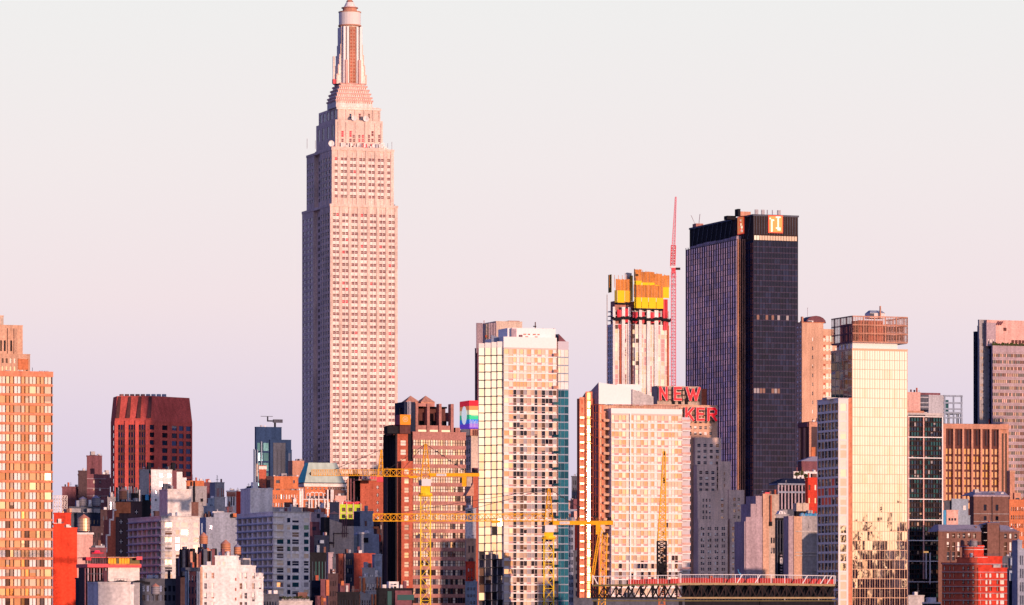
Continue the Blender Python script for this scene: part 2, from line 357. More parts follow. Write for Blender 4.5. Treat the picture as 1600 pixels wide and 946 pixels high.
def bld(label, cat, l, c, r, t, Y, mat, front=None, left=None, name='building', group=None, a=A, done=True, **k):
    s = Site(name, label, cat, c, Y, a, group); s.block(l, c, r, t, mat, front, left, **k)
    return s.done() if done else s
def G(p, f, n, cf, st, **k): return dict(p=p, f=f, n=n, cf=cf, st=st, **k)

def water_tank(label, px, pyt, pyb, wpx, Y, mat='wood_tank', roof='tin_roof', leg=1.5, group='rooftop water tanks'):
    """px centre, pyt tip, pyb bottom of the legs, wpx width of the drum"""
    x = (px-800)/F*Y; s = Y/F; zb = CZ+(HZ-pyb)*s; zt = CZ+(HZ-pyt)*s; r = wpx*s/2
    root = bpy.data.objects.new('water_tank', None); COL.objects.link(root); root.location = (x, Y, zb); tag(root, label, 'water tank', group)
    H = zt-zb; lg = min(leg, H*.3); rh = H*.25
    d = M(); d.cyl(0, 0, lg, H-rh, r, r*.96, mat, 20)
    dr = d.build('drum', root)
    for k in range(4): z = lg+(H-rh-lg)*(k+.5)/4; d = M(); d.cyl(0, 0, z-.04, z+.04, r*1.015, r*1.015, 'cable', 20); d.build('hoop', dr)
    q = M(); q.cyl(0, 0, H-rh, H, r*1.06, .08, roof, 20); q.build('roof', root)
    for sx in (-1, 1):
        for sy in (-1, 1): g = M(); g.box(sx*r*.65-.12, sx*r*.65+.12, sy*r*.65-.12, sy*r*.65+.12, 0, lg, 'black_metal'); g.build('leg', root)
    return root

def truss(m, p, q, w, h, n, mat, t=.18, up=Vector((0, 0, 1)), taper=1, diag=True):
    """four-chord lattice from p to q"""
    p, q = Vector(p), Vector(q); d = (q-p).normalized(); sx = d.cross(up).normalized(); uz = sx.cross(d).normalized()
    def ring(i):
        f = i/n; c = p+(q-p)*f; ww = w*(1+(taper-1)*f); hh = h*(1+(taper-1)*f)
        return [c+sx*a*ww/2+uz*b*hh/2 for a, b in ((-1,-1),(1,-1),(1,1),(-1,1))]
    a = ring(0)
    for k in range(4): m.bar(a[k], ring(n)[k], t*1.5, mat)
    for i in range(n):
        b = ring(i+1); a = ring(i)
        for k in range(4):
            j = (k+1) % 4; m.bar(b[k], b[j], t*.8, mat)
            if i % 2: m.bar(a[k], b[j], t*.8, mat)
            else: m.bar(a[j], b[k], t*.8, mat)
def pt(px, py, Y): return Vector(((px-800)/F*Y, Y, CZ+(HZ-py)*Y/F))

# ---------------------------------------------------------------- ground and river
g = M(); g.box(-30000, 30000, -20000, 40000, -6, 0, 'ground_mat'); o = g.build('ground'); o['kind'] = 'structure'
g = M(); g.box(-6000, 6000, 60, 620, .004, .01, 'water_mat'); o = g.build('river'); o['kind'] = 'structure'
# ================================================================= TALL BUILDINGS
# ---- the stepped limestone skyscraper with its mast
s = Site('skyscraper', 'very tall stepped limestone skyscraper with tapering mast, tallest tower', 'skyscraper', 515.5, 2700)
def esb_shaft(c, l, r, t, b, groups, n0, n1, nr, wl=True, v0=0, top=2.0, first=None):
    u0, u1 = s.U(c, v0), s.U(r, v0); z1, z0 = s.Z(t, u0, v0), (s.Z(b, u0, v0) if b else 0)
    v1 = s.V(n1, u0); vn = s.V(n0, u0); d = s.V(l, u0); nd = 2.4
    pl = [(u0, v0), (u1, v0), (u1, d), (u0, d), (u0, v1), (u0+nd, v1), (u0+nd, vn), (u0, vn)]
    cols = []
    for a, w in groups:
        x = s.U(a, v0)-u0; x2 = s.U(a+w, v0)-u0
        if w > 6: h = (x2-x)*.44; cols += [(x, x+h), (x2-h, x2)]
        else: cols.append((x, x2))
    fr = dict(p=3.73, f=.46, cols=cols, st='esb', sp='limestone_trim', top=top, rec=.35, tilt=.8)
    dk = dict(p=3.73, f=.55, st='esb_dark', top=top, rec=.3)
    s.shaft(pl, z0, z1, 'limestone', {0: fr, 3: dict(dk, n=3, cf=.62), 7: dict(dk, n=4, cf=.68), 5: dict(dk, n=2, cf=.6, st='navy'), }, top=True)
    # proud stone piers between the window bays, thin metal mullions inside them
    m = s.m('piers'); e = Vector((1, 0)); n = Vector((0, -1)); L = u1-u0; prev = 0
    for a, w in groups+[(None, None)]:
        x = L if a is None else s.U(a, v0)-u0-.25
        s.obox(Vector((u0, v0)), e, n, prev+.02, x-.02, .45, z0, z1-1.2, 'limestone', m)
        if a is not None:
            prev = s.U(a+w, v0)-u0+.25
            if w > 6: xm = (x+.25+prev-.25)/2; s.obox(Vector((u0, v0)), e, n, xm-.16, xm+.16, .3, z0, z1-2.4, 'limestone_trim', m)
    m.box(u0-.3, u1+.3, v0-.6, d, z1-1.2, z1+.3, 'limestone')
    for k in range(1, 4):
        vv = vn*k/4; s.obox(Vector((u0, vn)), Vector((0, -1)), Vector((-1, 0)), vn-vv-.25, vn-vv+.25, .3, z0, z1-2, 'limestone', m)
    return u0, u1, d, z1
g7 = [(520.3+14.5*k, 9) for k in range(7)]
esb_shaft(515.5, 472, 621, 319.5, None, g7, 500, 489.5, 0, top=4.2)
g6 = [(523, 4)]+[(532.6+14.4*k, 9) for k in range(5)]+[(605, 4.2)]
esb_shaft(518, 479, 615, 231.5, 319.5, g6, 500, 491, 0, top=4.5)
# shoulders above
def tier(l, c, r, t, b, v0=0, fr=None, lf=None, part='wall', mat='limestone'):
    u0, u1 = s.U(c, v0), s.U(r, v0); d = s.V(l, u0); z1, z0 = s.Z(t, u0, v0), s.Z(b, u0, v0)
    s.shaft([(u0, v0), (u1, v0), (u1, d), (u0, d)], z0, z1, mat, {0: fr, 3: lf}, part); return u0, u1, v0, d, z0, z1
tier(492, 518.6, 600, 229, 231.5, 1)
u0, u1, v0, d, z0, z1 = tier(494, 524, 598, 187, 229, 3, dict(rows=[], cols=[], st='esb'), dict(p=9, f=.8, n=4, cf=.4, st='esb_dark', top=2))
def esbrow(pys, cols, v0, st): # windows given by pixel rows/cols on the front, drawn as recessed boxes of glass
    for (a, b) in pys:
        for (x, w) in cols:
            ua, ub = s.U(x, v0), s.U(x+w, v0); za, zb = s.Z(b, ua, v0), s.Z(a, ua, v0)
            s.panes.append((ua, v0-.12, za, 0, ub-ua, zb-za, random.choice(st), .6))
style('esb_red', [('b_red',1)], 'aluminium', 1, 3)
esbrow([(205, 214)], [(533.5,3.4), (546,3.4)], 3, ['esb_red']); esbrow([(205, 213)], [(580.5,3.2)], 3, ['esb_red','esb'])
esbrow([(211, 215.5)], [(551,3),(560,3),(565.5,3),(575,3),(591,3)], 3, ['esb'])
esbrow([(217, 222)], [(533.5,3.2),(546,3.2),(551.5,3),(560,3),(565.5,3),(575,3),(580.5,3),(591,3)], 3, ['esb','esb_red'])
m = s.m('piers')
for px in (529, 541.5, 556, 571, 586.5, 596): ua = s.U(px, 3); m.box(ua-.45, ua+.45, 2.5, 3, s.Z(229), s.Z(189), 'limestone')
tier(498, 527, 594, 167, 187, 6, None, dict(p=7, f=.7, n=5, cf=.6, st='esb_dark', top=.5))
for px in (528.5, 541, 555, 569, 583, 593): ua = s.U(px, 6); m.box(ua-.4, ua+.4, 5.6, 6, s.Z(187), s.Z(165), 'limestone')
esbrow([(178, 185)], [(546,3),(560.5,3),(575,3)], 6, ['esb','esb_dark'])
m.box(s.U(527,6)-.6, s.U(594,6)+.6, 5.4, 7, s.Z(168.5), s.Z(165.5), 'limestone_trim')
# observation deck fence, dishes
m = s.m('deck_rail')
for k in range(26): x = s.U(529+k*2.4, 8); m.box(x-.08, x+.08, 7.9, 8.1, s.Z(167), s.Z(163.5), 'limestone_trim')
m.box(s.U(529,8), s.U(592,8), 7.9, 8.1, s.Z(164), s.Z(163.4), 'limestone_trim')
for px, py, r in ((553.5,183,2.3), (572,183,2.6), (571,225.5,2.6), (586,226,2.8), (518,224,2.6), (597.5,223,2), (549,224.5,1.3), (539,225,1.4)):
    k = M(); x = s.U(px, 1.5); z = s.Z(py); n = 14
    for i in range(n):
        a0, a1 = i*2*math.pi/n, (i+1)*2*math.pi/n; rr = r*.72
        k.poly([(x, 2.2, z), (x+rr*math.cos(a0), 1.6, z+rr*math.sin(a0)), (x+rr*math.cos(a1), 1.6, z+rr*math.sin(a1))][::-1], 'white_paint')
    k.box(x-.15, x+.15, 2.2, 4, z-.15, z+.15, 'grey_metal'); k.build('dish', s.root)
m = s.m('parapet_kit')
for k in range(34): # clutter on the setback
    x = s.U(520+k*2.5+random.random(), 1.5); h = random.choice((.8,1.2,2,3.4)); m = M(); m.box(x-.25, x+random.choice((.1,.5,1.4)), 1.2, 2, s.Z(231), s.Z(231)+h, random.choice(('limestone_trim','crane_red','grey_metal','aluminium'))); m.build('rooftop_unit', s.root)
for px, h in ((480,6),(493,5),(612.5,6),(606,5)): x = s.U(px, 6); m = M(); m.box(x-.12, x+.12, 6, 6.3, s.Z(232), s.Z(232)+h, 'grey_metal'); m.build('rooftop_mast', s.root)
m = M(); m.box(s.U(616,2), s.U(617.5,2), 2, 3, s.Z(320), s.Z(316), 'grey_metal'); m.build('rooftop_mast', s.root)
# stepped base of the mast
def cx(): return s.U(546.5, 14)
u = cx(); vc = 14.0; PXM = 7020/2700
def ring(w, dd, za, zb, mat, part): m = s.m(part); m.box(u-w/2, u+w/2, vc-dd/2, vc+dd/2, za, zb, mat)
for i, (wp, a, b) in enumerate(((68,165,160),(66,160,155),(62,154,149),(57,148,143),(51,142,137),(44,136,133))):
    w = wp/PXM*.88; ring(w, w*.78, s.Z(a+(6 if i == 0 else 0),u,vc), s.Z(b,u,vc), 'limestone_trim', 'mast_base'); ring(w+.9, w*.78+.9, s.Z(b,u,vc)-.5, s.Z(b,u,vc)+.4, 'pink_stucco', 'mast_base')
    for k in range(int(wp/3.2)):
        x = u-w/2+.5+k*1.15*1.05
        if x < u+w/2-.5: s.m('mast_base').box(x, x+.45, vc-w*.39-.05, vc-w*.39+.1, s.Z(a,u,vc)+.3, s.Z(b,u,vc)-.7, 'rust_brick')
# mast shaft: four flared wings round a fluted core
zb, zt = s.Z(133.5,u,vc), s.Z(41,u,vc)
m = s.m('mast'); hw = 17/PXM/2*1.9
m.cyl(u, vc, zb, zt, 5.6, 5.2, 'limestone_trim', 16)
for dx, wd in ((-5.2,1.3),(-3.0,1.2),(3.0,1.2),(5.2,1.3)): m.box(u+dx-wd/2, u+dx+wd/2, vc-6.1, vc+2, zb, zt-1, 'white_gloss')
m.box(u-1.9, u+1.9, vc-5.9, vc, zb, zt-1, 'terracotta')
for k in range(17): z = zb+1+k*(zt-zb-3)/17; m.box(u-1.3, u-.5, vc-6.0, vc-5.8, z, z+1.0, 'rust_brick'); m.box(u+.5, u+1.3, vc-6.0, vc-5.8, z, z+1.0, 'rust_brick')
m = s.m('mast_wings')
for sx in (-1, 1): # stepped buttress profile
    for wo, a, b in ((9.6,133,119),(8.6,119,104),(7.8,104,88),(7.1,88,72),(6.6,72,44)):
        m.box(u+sx*5.4, u+sx*wo, vc-3.5, vc+3.5, s.Z(a,u,vc), s.Z(b,u,vc), 'limestone_trim'); m.box(u+sx*wo*.93, u+sx*(wo+.02), vc-3.9, vc-3.4, s.Z(a,u,vc), s.Z(b,u,vc)+.5, 'limestone')
    for q in (-4.1, 4.1): m.box(u+q-.8, u+q+.8, vc+sx*5, vc+sx*7.2, s.Z(133,u,vc), s.Z(96,u,vc), 'pink_stucco')
m.box(u-11.2, u-9.9, vc-2, vc-1, s.Z(132,u,vc), s.Z(90,u,vc), 'limestone_trim'); m.box(u-11.5, u-8, vc-3, vc-1, s.Z(133,u,vc), s.Z(126,u,vc), 'crane_red')
m = s.m('mast_drum'); m.cyl(u, vc, s.Z(42,u,vc), s.Z(40,u,vc), 7.0, 7.0, 'terracotta', 24); m.cyl(u, vc, s.Z(40,u,vc), s.Z(20.5,u,vc), 6.6, 6.6, 'white_frame', 24); m.cyl(u, vc, s.Z(20.5,u,vc), s.Z(19,u,vc), 6.9, 6.9, 'terracotta', 24)
m = s.m('mast_cap'); m.cyl(u, vc, s.Z(19,u,vc), s.Z(13.5,u,vc), 4.4, 4.2, 'terracotta', 20); m.cyl(u, vc, s.Z(13.5,u,vc), s.Z(12.3,u,vc), 5.1, 5.1, 'pink_granite', 20); m.cyl(u, vc, s.Z(12.3,u,vc), s.Z(4,u,vc), 3.8, 2.2, 'limestone_trim', 20)
m = s.m('antenna'); m.cyl(u, vc, s.Z(4,u,vc), s.Z(-40,u,vc), 1.6, 1.0, 'terracotta', 10)
for k in range(10): z = s.Z(3,u,vc)+k*1.6; m.cyl(u, vc, z, z+.4, 2.2, 2.2, 'pink_granite', 10)
s.done()

style('onerow', [('b_brown',2),('b_grey',1)], 'navy_panel', 1, 1)
# ---- dark glass tower with orange screens
s = Site('office_tower', 'dark navy glass office tower with two glowing orange screens at the top', 'office tower', 1177, 3300)
v1 = s.V(1164); ul = s.U(1152, v1); dl = s.V(1072, ul); uR = s.U(1247); ze = s.Z(374); zt = s.Z(336)
s.shaft([(0,0),(uR,0),(uR,40),(0,40)], s.Z(376), zt, 'bronze', {}, part='crown')
s.shaft([(0,0),(uR,0),(uR,v1+40),(0,v1+40),(0,v1)], 0, s.Z(376), 'navy_panel', {0: G(4.15,.82,15,.9,lambda r,c,k: 'onerow' if (k == 26 and c in (0,1,2,3,6,7,8)) or (k == 13 and c in (1,4,6,8,11)) else 'onep',side=.4,top=.3,rec=.1,tilt=.25,sp='line_violet',pm='line_violet'), 4: G(4.15,.84,2,.86,'onep',rec=.1,tilt=.2)})
s.shaft([(ul,v1),(0,v1),(0,dl),(ul,dl)], 0, s.Z(374,ul,v1), 'bronze', {0: G(4.15,.8,3,.62,'brownw',side=.5,rec=.6), 3: G(4.15,.93,22,.88,'plum',side=.3,top=.4,rec=.1,tilt=.5)})
m = s.m('fins'); zt2 = s.Z(374,ul,v1)
for k in range(23): v = v1+.4+k*(dl-v1-.8)/22; m.box(ul-.55, ul-.02, v-.13, v+.13, 0, zt2+1.2, 'mauve_stucco')
for k in range(4): x = ul+k*(0-ul-.6)/3; m.box(x, x+.75, v1-.7, v1-.02, 0 if k<4 else 0, zt2+.2, 'terracotta')
for k in range(16): x = .3+k*(uR-.6)/15; m.box(x-.09, x+.09, -.3, -.02, 0, s.Z(377), 'line_violet')
for k in range(7): v = v1+1+k*(dl-v1-8)/7; m.box(ul-.1, ul+3.5, v, v+(dl-v1)/7-2.6, zt2, zt2+1.6+random.random(), 'mauve_stucco')
# crown: slanted louvre fins on the side, panelled front
dc = s.V(1077.5); m = s.m('crown')
m.box(.02, uR-.02, 40, dc, s.Z(379), zt, 'black_metal')
for k in range(13): v = 4+k*(dc-6)/13; m.bar((-.25, v+6, s.Z(372)), (-.25, v, zt-.6), .5, 'slate')
for k in range(18): x = .5+k*(uR-1)/17; m.box(x-.2, x+.2, -.35, -.02, s.Z(366), zt-.5, 'slate')
m.box(-.5, uR+.5, -.6, .4, zt-.8, zt+.5, 'slate'); m.box(-.6, -.05, .4, dc, zt-.8, zt+.5, 'slate')
m = s.m('lit_storey')
for k in range(16): x = .7+k*(uR-1.4)/16; m.box(x, x+(uR-1.4)/16-.35, -.16, -.05, s.Z(375), s.Z(368), 'b_sand' if k > 1 else 'g_gold')
pmat('screen_orange', (.9,.3,.08), .4, emit=(1,.28,.07), es=.5); pmat('screen_white', (.9,.8,.7), .4, emit=(1,.75,.5), es=.55); pmat('screen_red', (.8,.1,.05), .4, emit=(.9,.08,.04), es=.55)
scr = M(); xa, xb = s.U(1201), s.U(1221); za, zb = s.Z(362), s.Z(337.5)
scr.box(xa-.7, xb+.7, -1.2, -.5, za-.7, zb+.7, 'screen_red'); scr.box(xa, xb, -1.35, -1.21, za, zb, 'screen_orange')
w = (xb-xa)/8; h = (zb-za)/10
for (i, j, a, b) in ((1,0,1,8),(2,7,1,1),(5,3,1,7),(6,9,1,1),(4,9,1,1),(4,2,3,1),(5,1,2,1),(0,8,1,1)): scr.box(xa+i*w, xa+(i+a)*w, -1.45, -1.36, za+j*h, za+(j+b)*h, 'screen_white')
scr.build('lit_screen', s.root)
scr = M(); va, vb = s.V(1163.5), s.V(1155); za, zb = s.Z(364,0,va), s.Z(339,0,va)
scr.box(-1.2, -.5, va-.5, vb+.5, za-.6, zb+.6, 'screen_red'); scr.box(-1.35, -1.21, va, vb, za, zb, 'screen_orange')
for k in range(12):
    y = va+random.random()*(vb-va)*.7; z = za+random.random()*(zb-za)*.9; scr.box(-1.45, -1.36, y, y+(vb-va)*.25, z, z+1.6, random.choice(('screen_white','screen_red')))
scr.build('lit_screen', s.root)
m = s.m('roof_kit')
m.box(s.U(1153,12), s.U(1157,12), 12, 18, zt, s.Z(327,0,12), 'black_metal'); m.box(s.U(1157,12), s.U(1173,12), 12, 18, zt, s.Z(331,0,12), 'terracotta')
for px in (1180,1190,1199,1207,1215,1226): x = s.U(px, 10); m.box(x, x+random.choice((.4,2.5)), 10, 11, zt, zt+random.choice((1.2,2,5)), 'grey_metal')
m.box(s.U(1136,20), s.U(1150,20), 20, 26, zt-2, s.Z(338,0,20), 'black_metal')
m.box(2, 8, dc-8, dc-1, zt-2, zt+3.5, 'pink_granite'); m.bar((3,dc-4,zt+3), (0,dc-3,zt+10), .4, 'grey_metal'); m.bar((6,dc-4,zt+3), (6.5,dc-5,zt+11), .4, 'grey_metal')
s.done()

# ---- hotel with the red roof sign
s = Site('hotel', 'stepped tan brick hotel carrying big red roof letters', 'hotel', 1032, 3000)
hot = lambda n, cf=.5, **k: G(3.9,.5,n,cf,'punched',**k)
def hb(l, c, r, t, v0, n=0, mat='peach_brick', nl=0, **k):
    return s.block(l, c, r, t, mat, (hot(n, **k) if n else None), (hot(nl) if nl else None), v0=v0)
hb(1018, 1027, 1096, 604, 30, 0, 'tan_stone'); m = s.m('wall')
hb(None, 1060, 1121, 633.5, 18, 6, 'peach_brick', top=9, side=3, cf=.5)
hb(None, 1006, 1072, 632.5, 22, 5, 'peach_brick', top=12)
hb(1079, 1086, 1127, 684.5, 10, 4, 'hotel_brick_lifted', top=3, g=1)  # paler brick on shaded floors, lost light put back into the colour
hb(None, 1064, 1083, 684.5, 13, 2, 'peach_brick', top=2)
hb(None, 1122, 1142, 722, 8, 1, 'hotel_brick_lifted', top=6, side=4)
hb(1084, 1089, 1120, 727, 4, 3, 'hotel_brick_lifted', top=3)
hb(1136, 1139, 1163, 766.5, 2, 2, 'hotel_brick_lifted', top=4, side=2.5)
hb(1088, 1090, 1118, 768, 1.5, 3, 'hotel_brick_lifted', top=4, side=3)
hb(None, 1118, 1139, 767, 3, 1, 'hotel_brick_lifted', top=4, side=3)
hb(None, 1160, 1168, 811, 1, 0, 'hotel_brick_lifted')
hb(1087, 1091, 1137, 812, -1, 4, 'hotel_brick_lifted', top=4, g=2)
hb(1137, 1141, 1164, 812, -2, 3, 'hotel_brick_lifted', top=4)
m = s.m('penthouse')
for px in (1049.5, 1059.5, 1070): # arched dark openings under the upper letters
    x = s.U(px, 29.9); m.box(x, x+2.3, 29.7, 29.95, s.Z(631,0,30), s.Z(624,0,30), 'black_metal'); m.cyl(x+1.15, 29.8, s.Z(624,0,30), s.Z(624,0,30)+.01, .1, .1, 'black_metal', 6)
    m.poly([(x+1.15+1.15*math.cos(a), 29.7, s.Z(624,0,30)+1.15*math.sin(a)) for a in [math.pi*i/8 for i in range(9)]][::-1], 'black_metal')
m.box(s.U(1096,34), s.U(1104,34), 34, 40, s.Z(633,0,34), s.Z(606,0,34), 'rust_brick')
s.done()
root = bpy.data.objects.new('roof_sign', None); COL.objects.link(root); root.location = s.root.location; root.rotation_euler = s.root.rotation_euler
tag(root, 'big red roof letters, NEW above and YORKER below, on a steel frame', 'sign')
LET = dict(N=[((0,0),(0,1)),((0,1),(1,0)),((1,0),(1,1))], E=[((0,0),(0,1)),((0,1),(1,1)),((0,.52),(.8,.52)),((0,0),(1,0))], W=[((0,1),(.27,0)),((.27,0),(.5,.85)),((.5,.85),(.73,0)),((.73,0),(1,1))],
    Y=[((0,1),(.5,.5)),((1,1),(.5,.5)),((.5,.5),(.5,0))], O=[((.2,0),(.8,0)),((.8,0),(1,.2)),((1,.2),(1,.8)),((1,.8),(.8,1)),((.8,1),(.2,1)),((.2,1),(0,.8)),((0,.8),(0,.2)),((0,.2),(.2,0))],
    R=[((0,0),(0,1)),((0,1),(.8,1)),((.8,1),(1,.85)),((1,.85),(1,.6)),((1,.6),(.8,.48)),((.8,.48),(0,.48)),((.45,.48),(1,0))], K=[((0,0),(0,1)),((0,.35),(1,1)),((.35,.55),(1,0))])
def letter(ch, xa, xb, za, zb, v, parent, st=1.55, mat='sign_red', trim='white_paint', dep=.6):
    m = M(); st_ = st/2
    for li, (a, b) in enumerate(LET[ch]):
        v_ = v-li*.012; p = Vector((xa+st_+(xb-xa-st)*a[0], v_, za+st_+(zb-za-st)*a[1])); q = Vector((xa+st_+(xb-xa-st)*b[0], v_, za+st_+(zb-za-st)*b[1]))
        d = (q-p).normalized(); p = p-d*st_*.98; q = q+d*st_*.98; n = Vector((-d.z, 0, d.x))*st_
        for w_, off, mt in ((1.0, 0, mat), (1.30, dep*.5, trim)):
            nn = n*w_; pts = [p-nn, q-nn, q+nn, p+nn]; dy = Vector((0, dep, 0)); o = Vector((0, off, 0))
            if nn.z < 0 or True: m.poly([x+o for x in pts], mt); m.poly([x+o+dy for x in pts][::-1], mt)
            for i in range(4): j = (i+1) % 4; m.poly([pts[i]+o, pts[i]+o+dy, pts[j]+o+dy, pts[j]+o], mt)
    return m.build('letter', parent)
vn = 27.5
for ch, a, b in (('N',1030.3,1043.5),('E',1053.2,1065.5),('W',1072,1094.5)): letter(ch, s.U(a,vn), s.U(b,vn), s.Z(625.2,0,vn), s.Z(603.8,0,vn), vn, root)
vn2 = 15.5
for ch, a, b in (('Y',1009,1020),('O',1028,1040),('R',1048,1061),('K',1071,1084.5),('E',1088.5,1101),('R',1105.5,1120.5)): letter(ch, s.U(a,vn2), s.U(b,vn2), s.Z(656.8,0,vn2), s.Z(635.6,0,vn2), vn2, root)
m = M()
for vv, pys, pa, pb in ((28.4,(609,616.5,624),1029,1094), (16.6,(641,648,656),1008,1121)):
    for py in pys: m.box(s.U(pa,vv), s.U(pb,vv), vv, vv+.25, s.Z(py,0,vv)-.3, s.Z(py,0,vv)+.3, 'bronze')
    k = pa
    while k < pb: x = s.U(k,vv); m.box(x-.2, x+.2, vv+.26, vv+.5, s.Z(pys[-1]+3,0,vv), s.Z(pys[0]-4,0,vv), 'bronze'); k += 5.4
m.build('sign_frame', root)

# ---- tower under construction with yellow screens
s = Site('unfinished_tower', 'unfinished concrete tower wrapped in yellow and brown safety screens', 'tower', 957, 3600)
stt = lambda ri, ci, k: ('louv', 'goldp', 'warm', 'goldp')[(ci*5+ri//6) % 4]
u0, u1, va, vb, z1 = s.block(949, 959, 1046, 507, 'white_paint', dict(p=3.6, f=.93, n=13, cf=.80, st=stt, rec=.2, side=.3, top=.2, tilt=.3), G(3.6,.7,3,.7,'navy'))
m = s.m('pilasters')
for a, b in ((957,960.5),(971,976),(981,984.5),(998,1002.5),(1010,1015.5),(1022,1028)): m.box(s.U(a), s.U(b), -1.0, -.02, 0, z1+14, 'white_paint')
for a, b in ((968,970.5),(986,988),(1042.5,1045)): m.box(s.U(a), s.U(b), -.6, -.02, 0, z1, 'rust_brick')
m = s.m('open_floors')                 # raw frame below the screens, wrapped in red netting
m.box(u0+2, u1-2, 3, vb-2, z1, s.Z(470), 'pink_granite')
for k, py in enumerate((507,500,493,486)): m.box(u0+.3, u1-.3, .4, vb, s.Z(py)-.3, s.Z(py)+.4, 'pale_concrete')
for k in range(9): x = u0+1+k*(u1-u0-2)/8; m.box(x-.7, x+.7, .6, 2, z1, s.Z(484), 'pale_concrete')
m = s.m('red_netting')
for a, b, c, d_ in ((964,974,484,497),(976,982,482,505),(988,996,487,504),(1001,1007,487,505),(1013,1024,487,505),(1024,1031,488,503),(1035,1043,466,497),(1036,1044,500,516),(966,972,507,515),(990,995,498,506)):
    x0, x1 = s.U(a), s.U(b); n = 5
    for i in range(n): m.box(x0+(x1-x0)*i/n, x0+(x1-x0)*(i+1)/n, -.35-random.random()*.3, -.1, s.Z(d_)+random.random(), s.Z(c), random.choice(('net_red','net_red','crane_red')))
m = s.m('catch_net')
for k in range(40):
    px = 956+k*2.3; dy = 1.3*math.sin(k*.55)+.7*math.sin(k*1.7); x = s.U(px); m.box(x, s.U(px+2.6), -2.2, -.8, s.Z(500+dy), s.Z(495.5+dy), 'black_metal')
m = s.m('safety_screens')
def scrn(a, b, t, bt, mat, v=-1.5, n=None):
    n = n or max(1, round((b-a)/2.6))
    for i in range(n):
        x0, x1 = s.U(a+(b-a)*i/n), s.U(a+(b-a)*(i+1)/n); m.box(x0+.05, x1-.05, v-.15-.12*(i % 2), v, s.Z(bt), s.Z(t)-(random.random()*.5 if n > 3 else 0), mat)
scrn(989.5,1001,464,481,'safety_yellow',n=1); scrn(1001.4,1012,464,481,'safety_yellow',n=1); scrn(1012.5,1024,464,481,'safety_yellow',n=1); scrn(1024.5,1035.5,464,481,'safety_yellow',n=1)
scrn(989,1035,444,464,'net_orange',-1.4); scrn(990,1002,438,447,'safety_yellow',-1.0,n=1); scrn(1002.5,1022,440.5,448,'safety_yellow',-1.0,n=2); scrn(1022.5,1031,444,452,'safety_yellow',-1.0,n=1)
scrn(990,1002,420,438,'net_orange',-.7); scrn(1002,1022,423,441,'net_orange',-.7); scrn(1022,1034,426,445,'net_orange',-.7); scrn(1034,1045.5,428,447,'net_orange',-.7); scrn(1033,1045,446,464,'safety_yellow',-.6,n=1)
scrn(963.5,975,454,473,'safety_yellow',n=1); scrn(975.3,984.5,454,472,'crane_yellow',n=1); scrn(959,963.3,454,473,'net_olive',n=1); scrn(961,984,436,454,'net_orange',-1.2); scrn(984,989,430,470,'net_olive',.4,n=2)
m.box(-.9, -.6, .2, s.V(952), s.Z(457), s.Z(429), 'net_olive'); m.box(-.95, -.85, .2, s.V(953), s.Z(446), s.Z(444), 'bronze'); scrn(978,989,425,437,'grey_metal',3,n=4)
for a in (952,960,966,972,979,986,991,996,1004,1009,1016,1020,1026,1031,1038,1044): x = s.U(a); t = 419+(a-990)*.16 if a > 989 else 430; m.box(x-.15, x+.15, -.5, -.2, s.Z(t+20), s.Z(t), 'net_orange')
m.box(s.U(963), s.U(984), -1.6, 2, s.Z(475.5), s.Z(473.2), 'black_metal'); m.box(s.U(989), s.U(1035), -1.7, 2, s.Z(483.5), s.Z(481.2), 'black_metal')
m = s.m('hoist_mast'); truss(m, (s.U(948.5,6), 6, 0), (s.U(948.5,6), 6, s.Z(460)), 1.4, 1.4, 60, 'peach_brick', .25)
m = s.m('struts')
for py in (525, 586): m.box(u1, s.U(1054), 3, 3.4, s.Z(py)-.2, s.Z(py)+.3, 'bronze')
s.done()

# ---- brown tower with the chamfered crown turned 45 degrees to the grid
AB = R(-27)
s = Site('office_tower', 'red brown brick office tower with sloping crown, turned diagonal to the street grid', 'office tower', 233, 2300, a=AB)
# local frame: front facet along u, corner at origin; right facet along v direction is approximated by an 8-sided plan
kk = 2300/F
def rel(px, dy): # local point from photo column and depth offset
    Y = 2300+dy; x = (px-800)/F*Y-s.cx; y = dy; c, s_n = math.cos(-AB), math.sin(-AB); return (x*c-y*s_n, x*s_n+y*c)
base = [rel(179.5, 2), rel(233, 0), rel(300.5, 24), rel(300.5, 60), rel(235, 70), rel(173, 50), rel(173, 20)]
z0b, z1b = 0, 15+(965-658)*kk*1.0
fl = dict(p=3.9, f=.66, rec=.4, top=1.2, st='ink')
e0 = (Vector(base[1])-Vector(base[0])).length; e1 = (Vector(base[2])-Vector(base[1])).length
s.shaft(base, 0, z1b, 'crown_brick', {0: dict(fl, n=3, cf=.74, side=.8, g=3, gg=.02, sp='brown_granite'), 1: dict(fl, cols=[(e1*a, e1*b) for a, b in ((.015,.12),(.30,.425),(.525,.645),(.69,.80),(.855,.97))], st='navy', f=.62), 6: dict(fl, n=1, cf=.6)}, part='wall', top=False)
cxy = Vector((sum(p[0] for p in base)/7, sum(p[1] for p in base)/7))
def rel_top(px, dy): return rel(px, dy)
top = [rel_top(183,8), rel_top(234.5,6), rel_top(296,28), rel_top(296,56), rel_top(235,64), rel_top(177,46), rel_top(177,22)]
m = s.m('sloping_crown'); z2 = 15+(965-618)*kk
for i in range(7):
    j = (i+1) % 7; m.poly([(*base[i], z1b), (*base[j], z1b), (*top[j], z2), (*top[i], z2)], 'crown_brick')
m.poly([(*p, z2) for p in top], 'roof_tar')
m = s.m('piers')                        # wide piers on the front facet and dark chutes on the crown
P0, P1 = Vector(base[0]), Vector(base[1]); e = (P1-P0).normalized(); n = Vector((e.y, -e.x)); L = (P1-P0).length
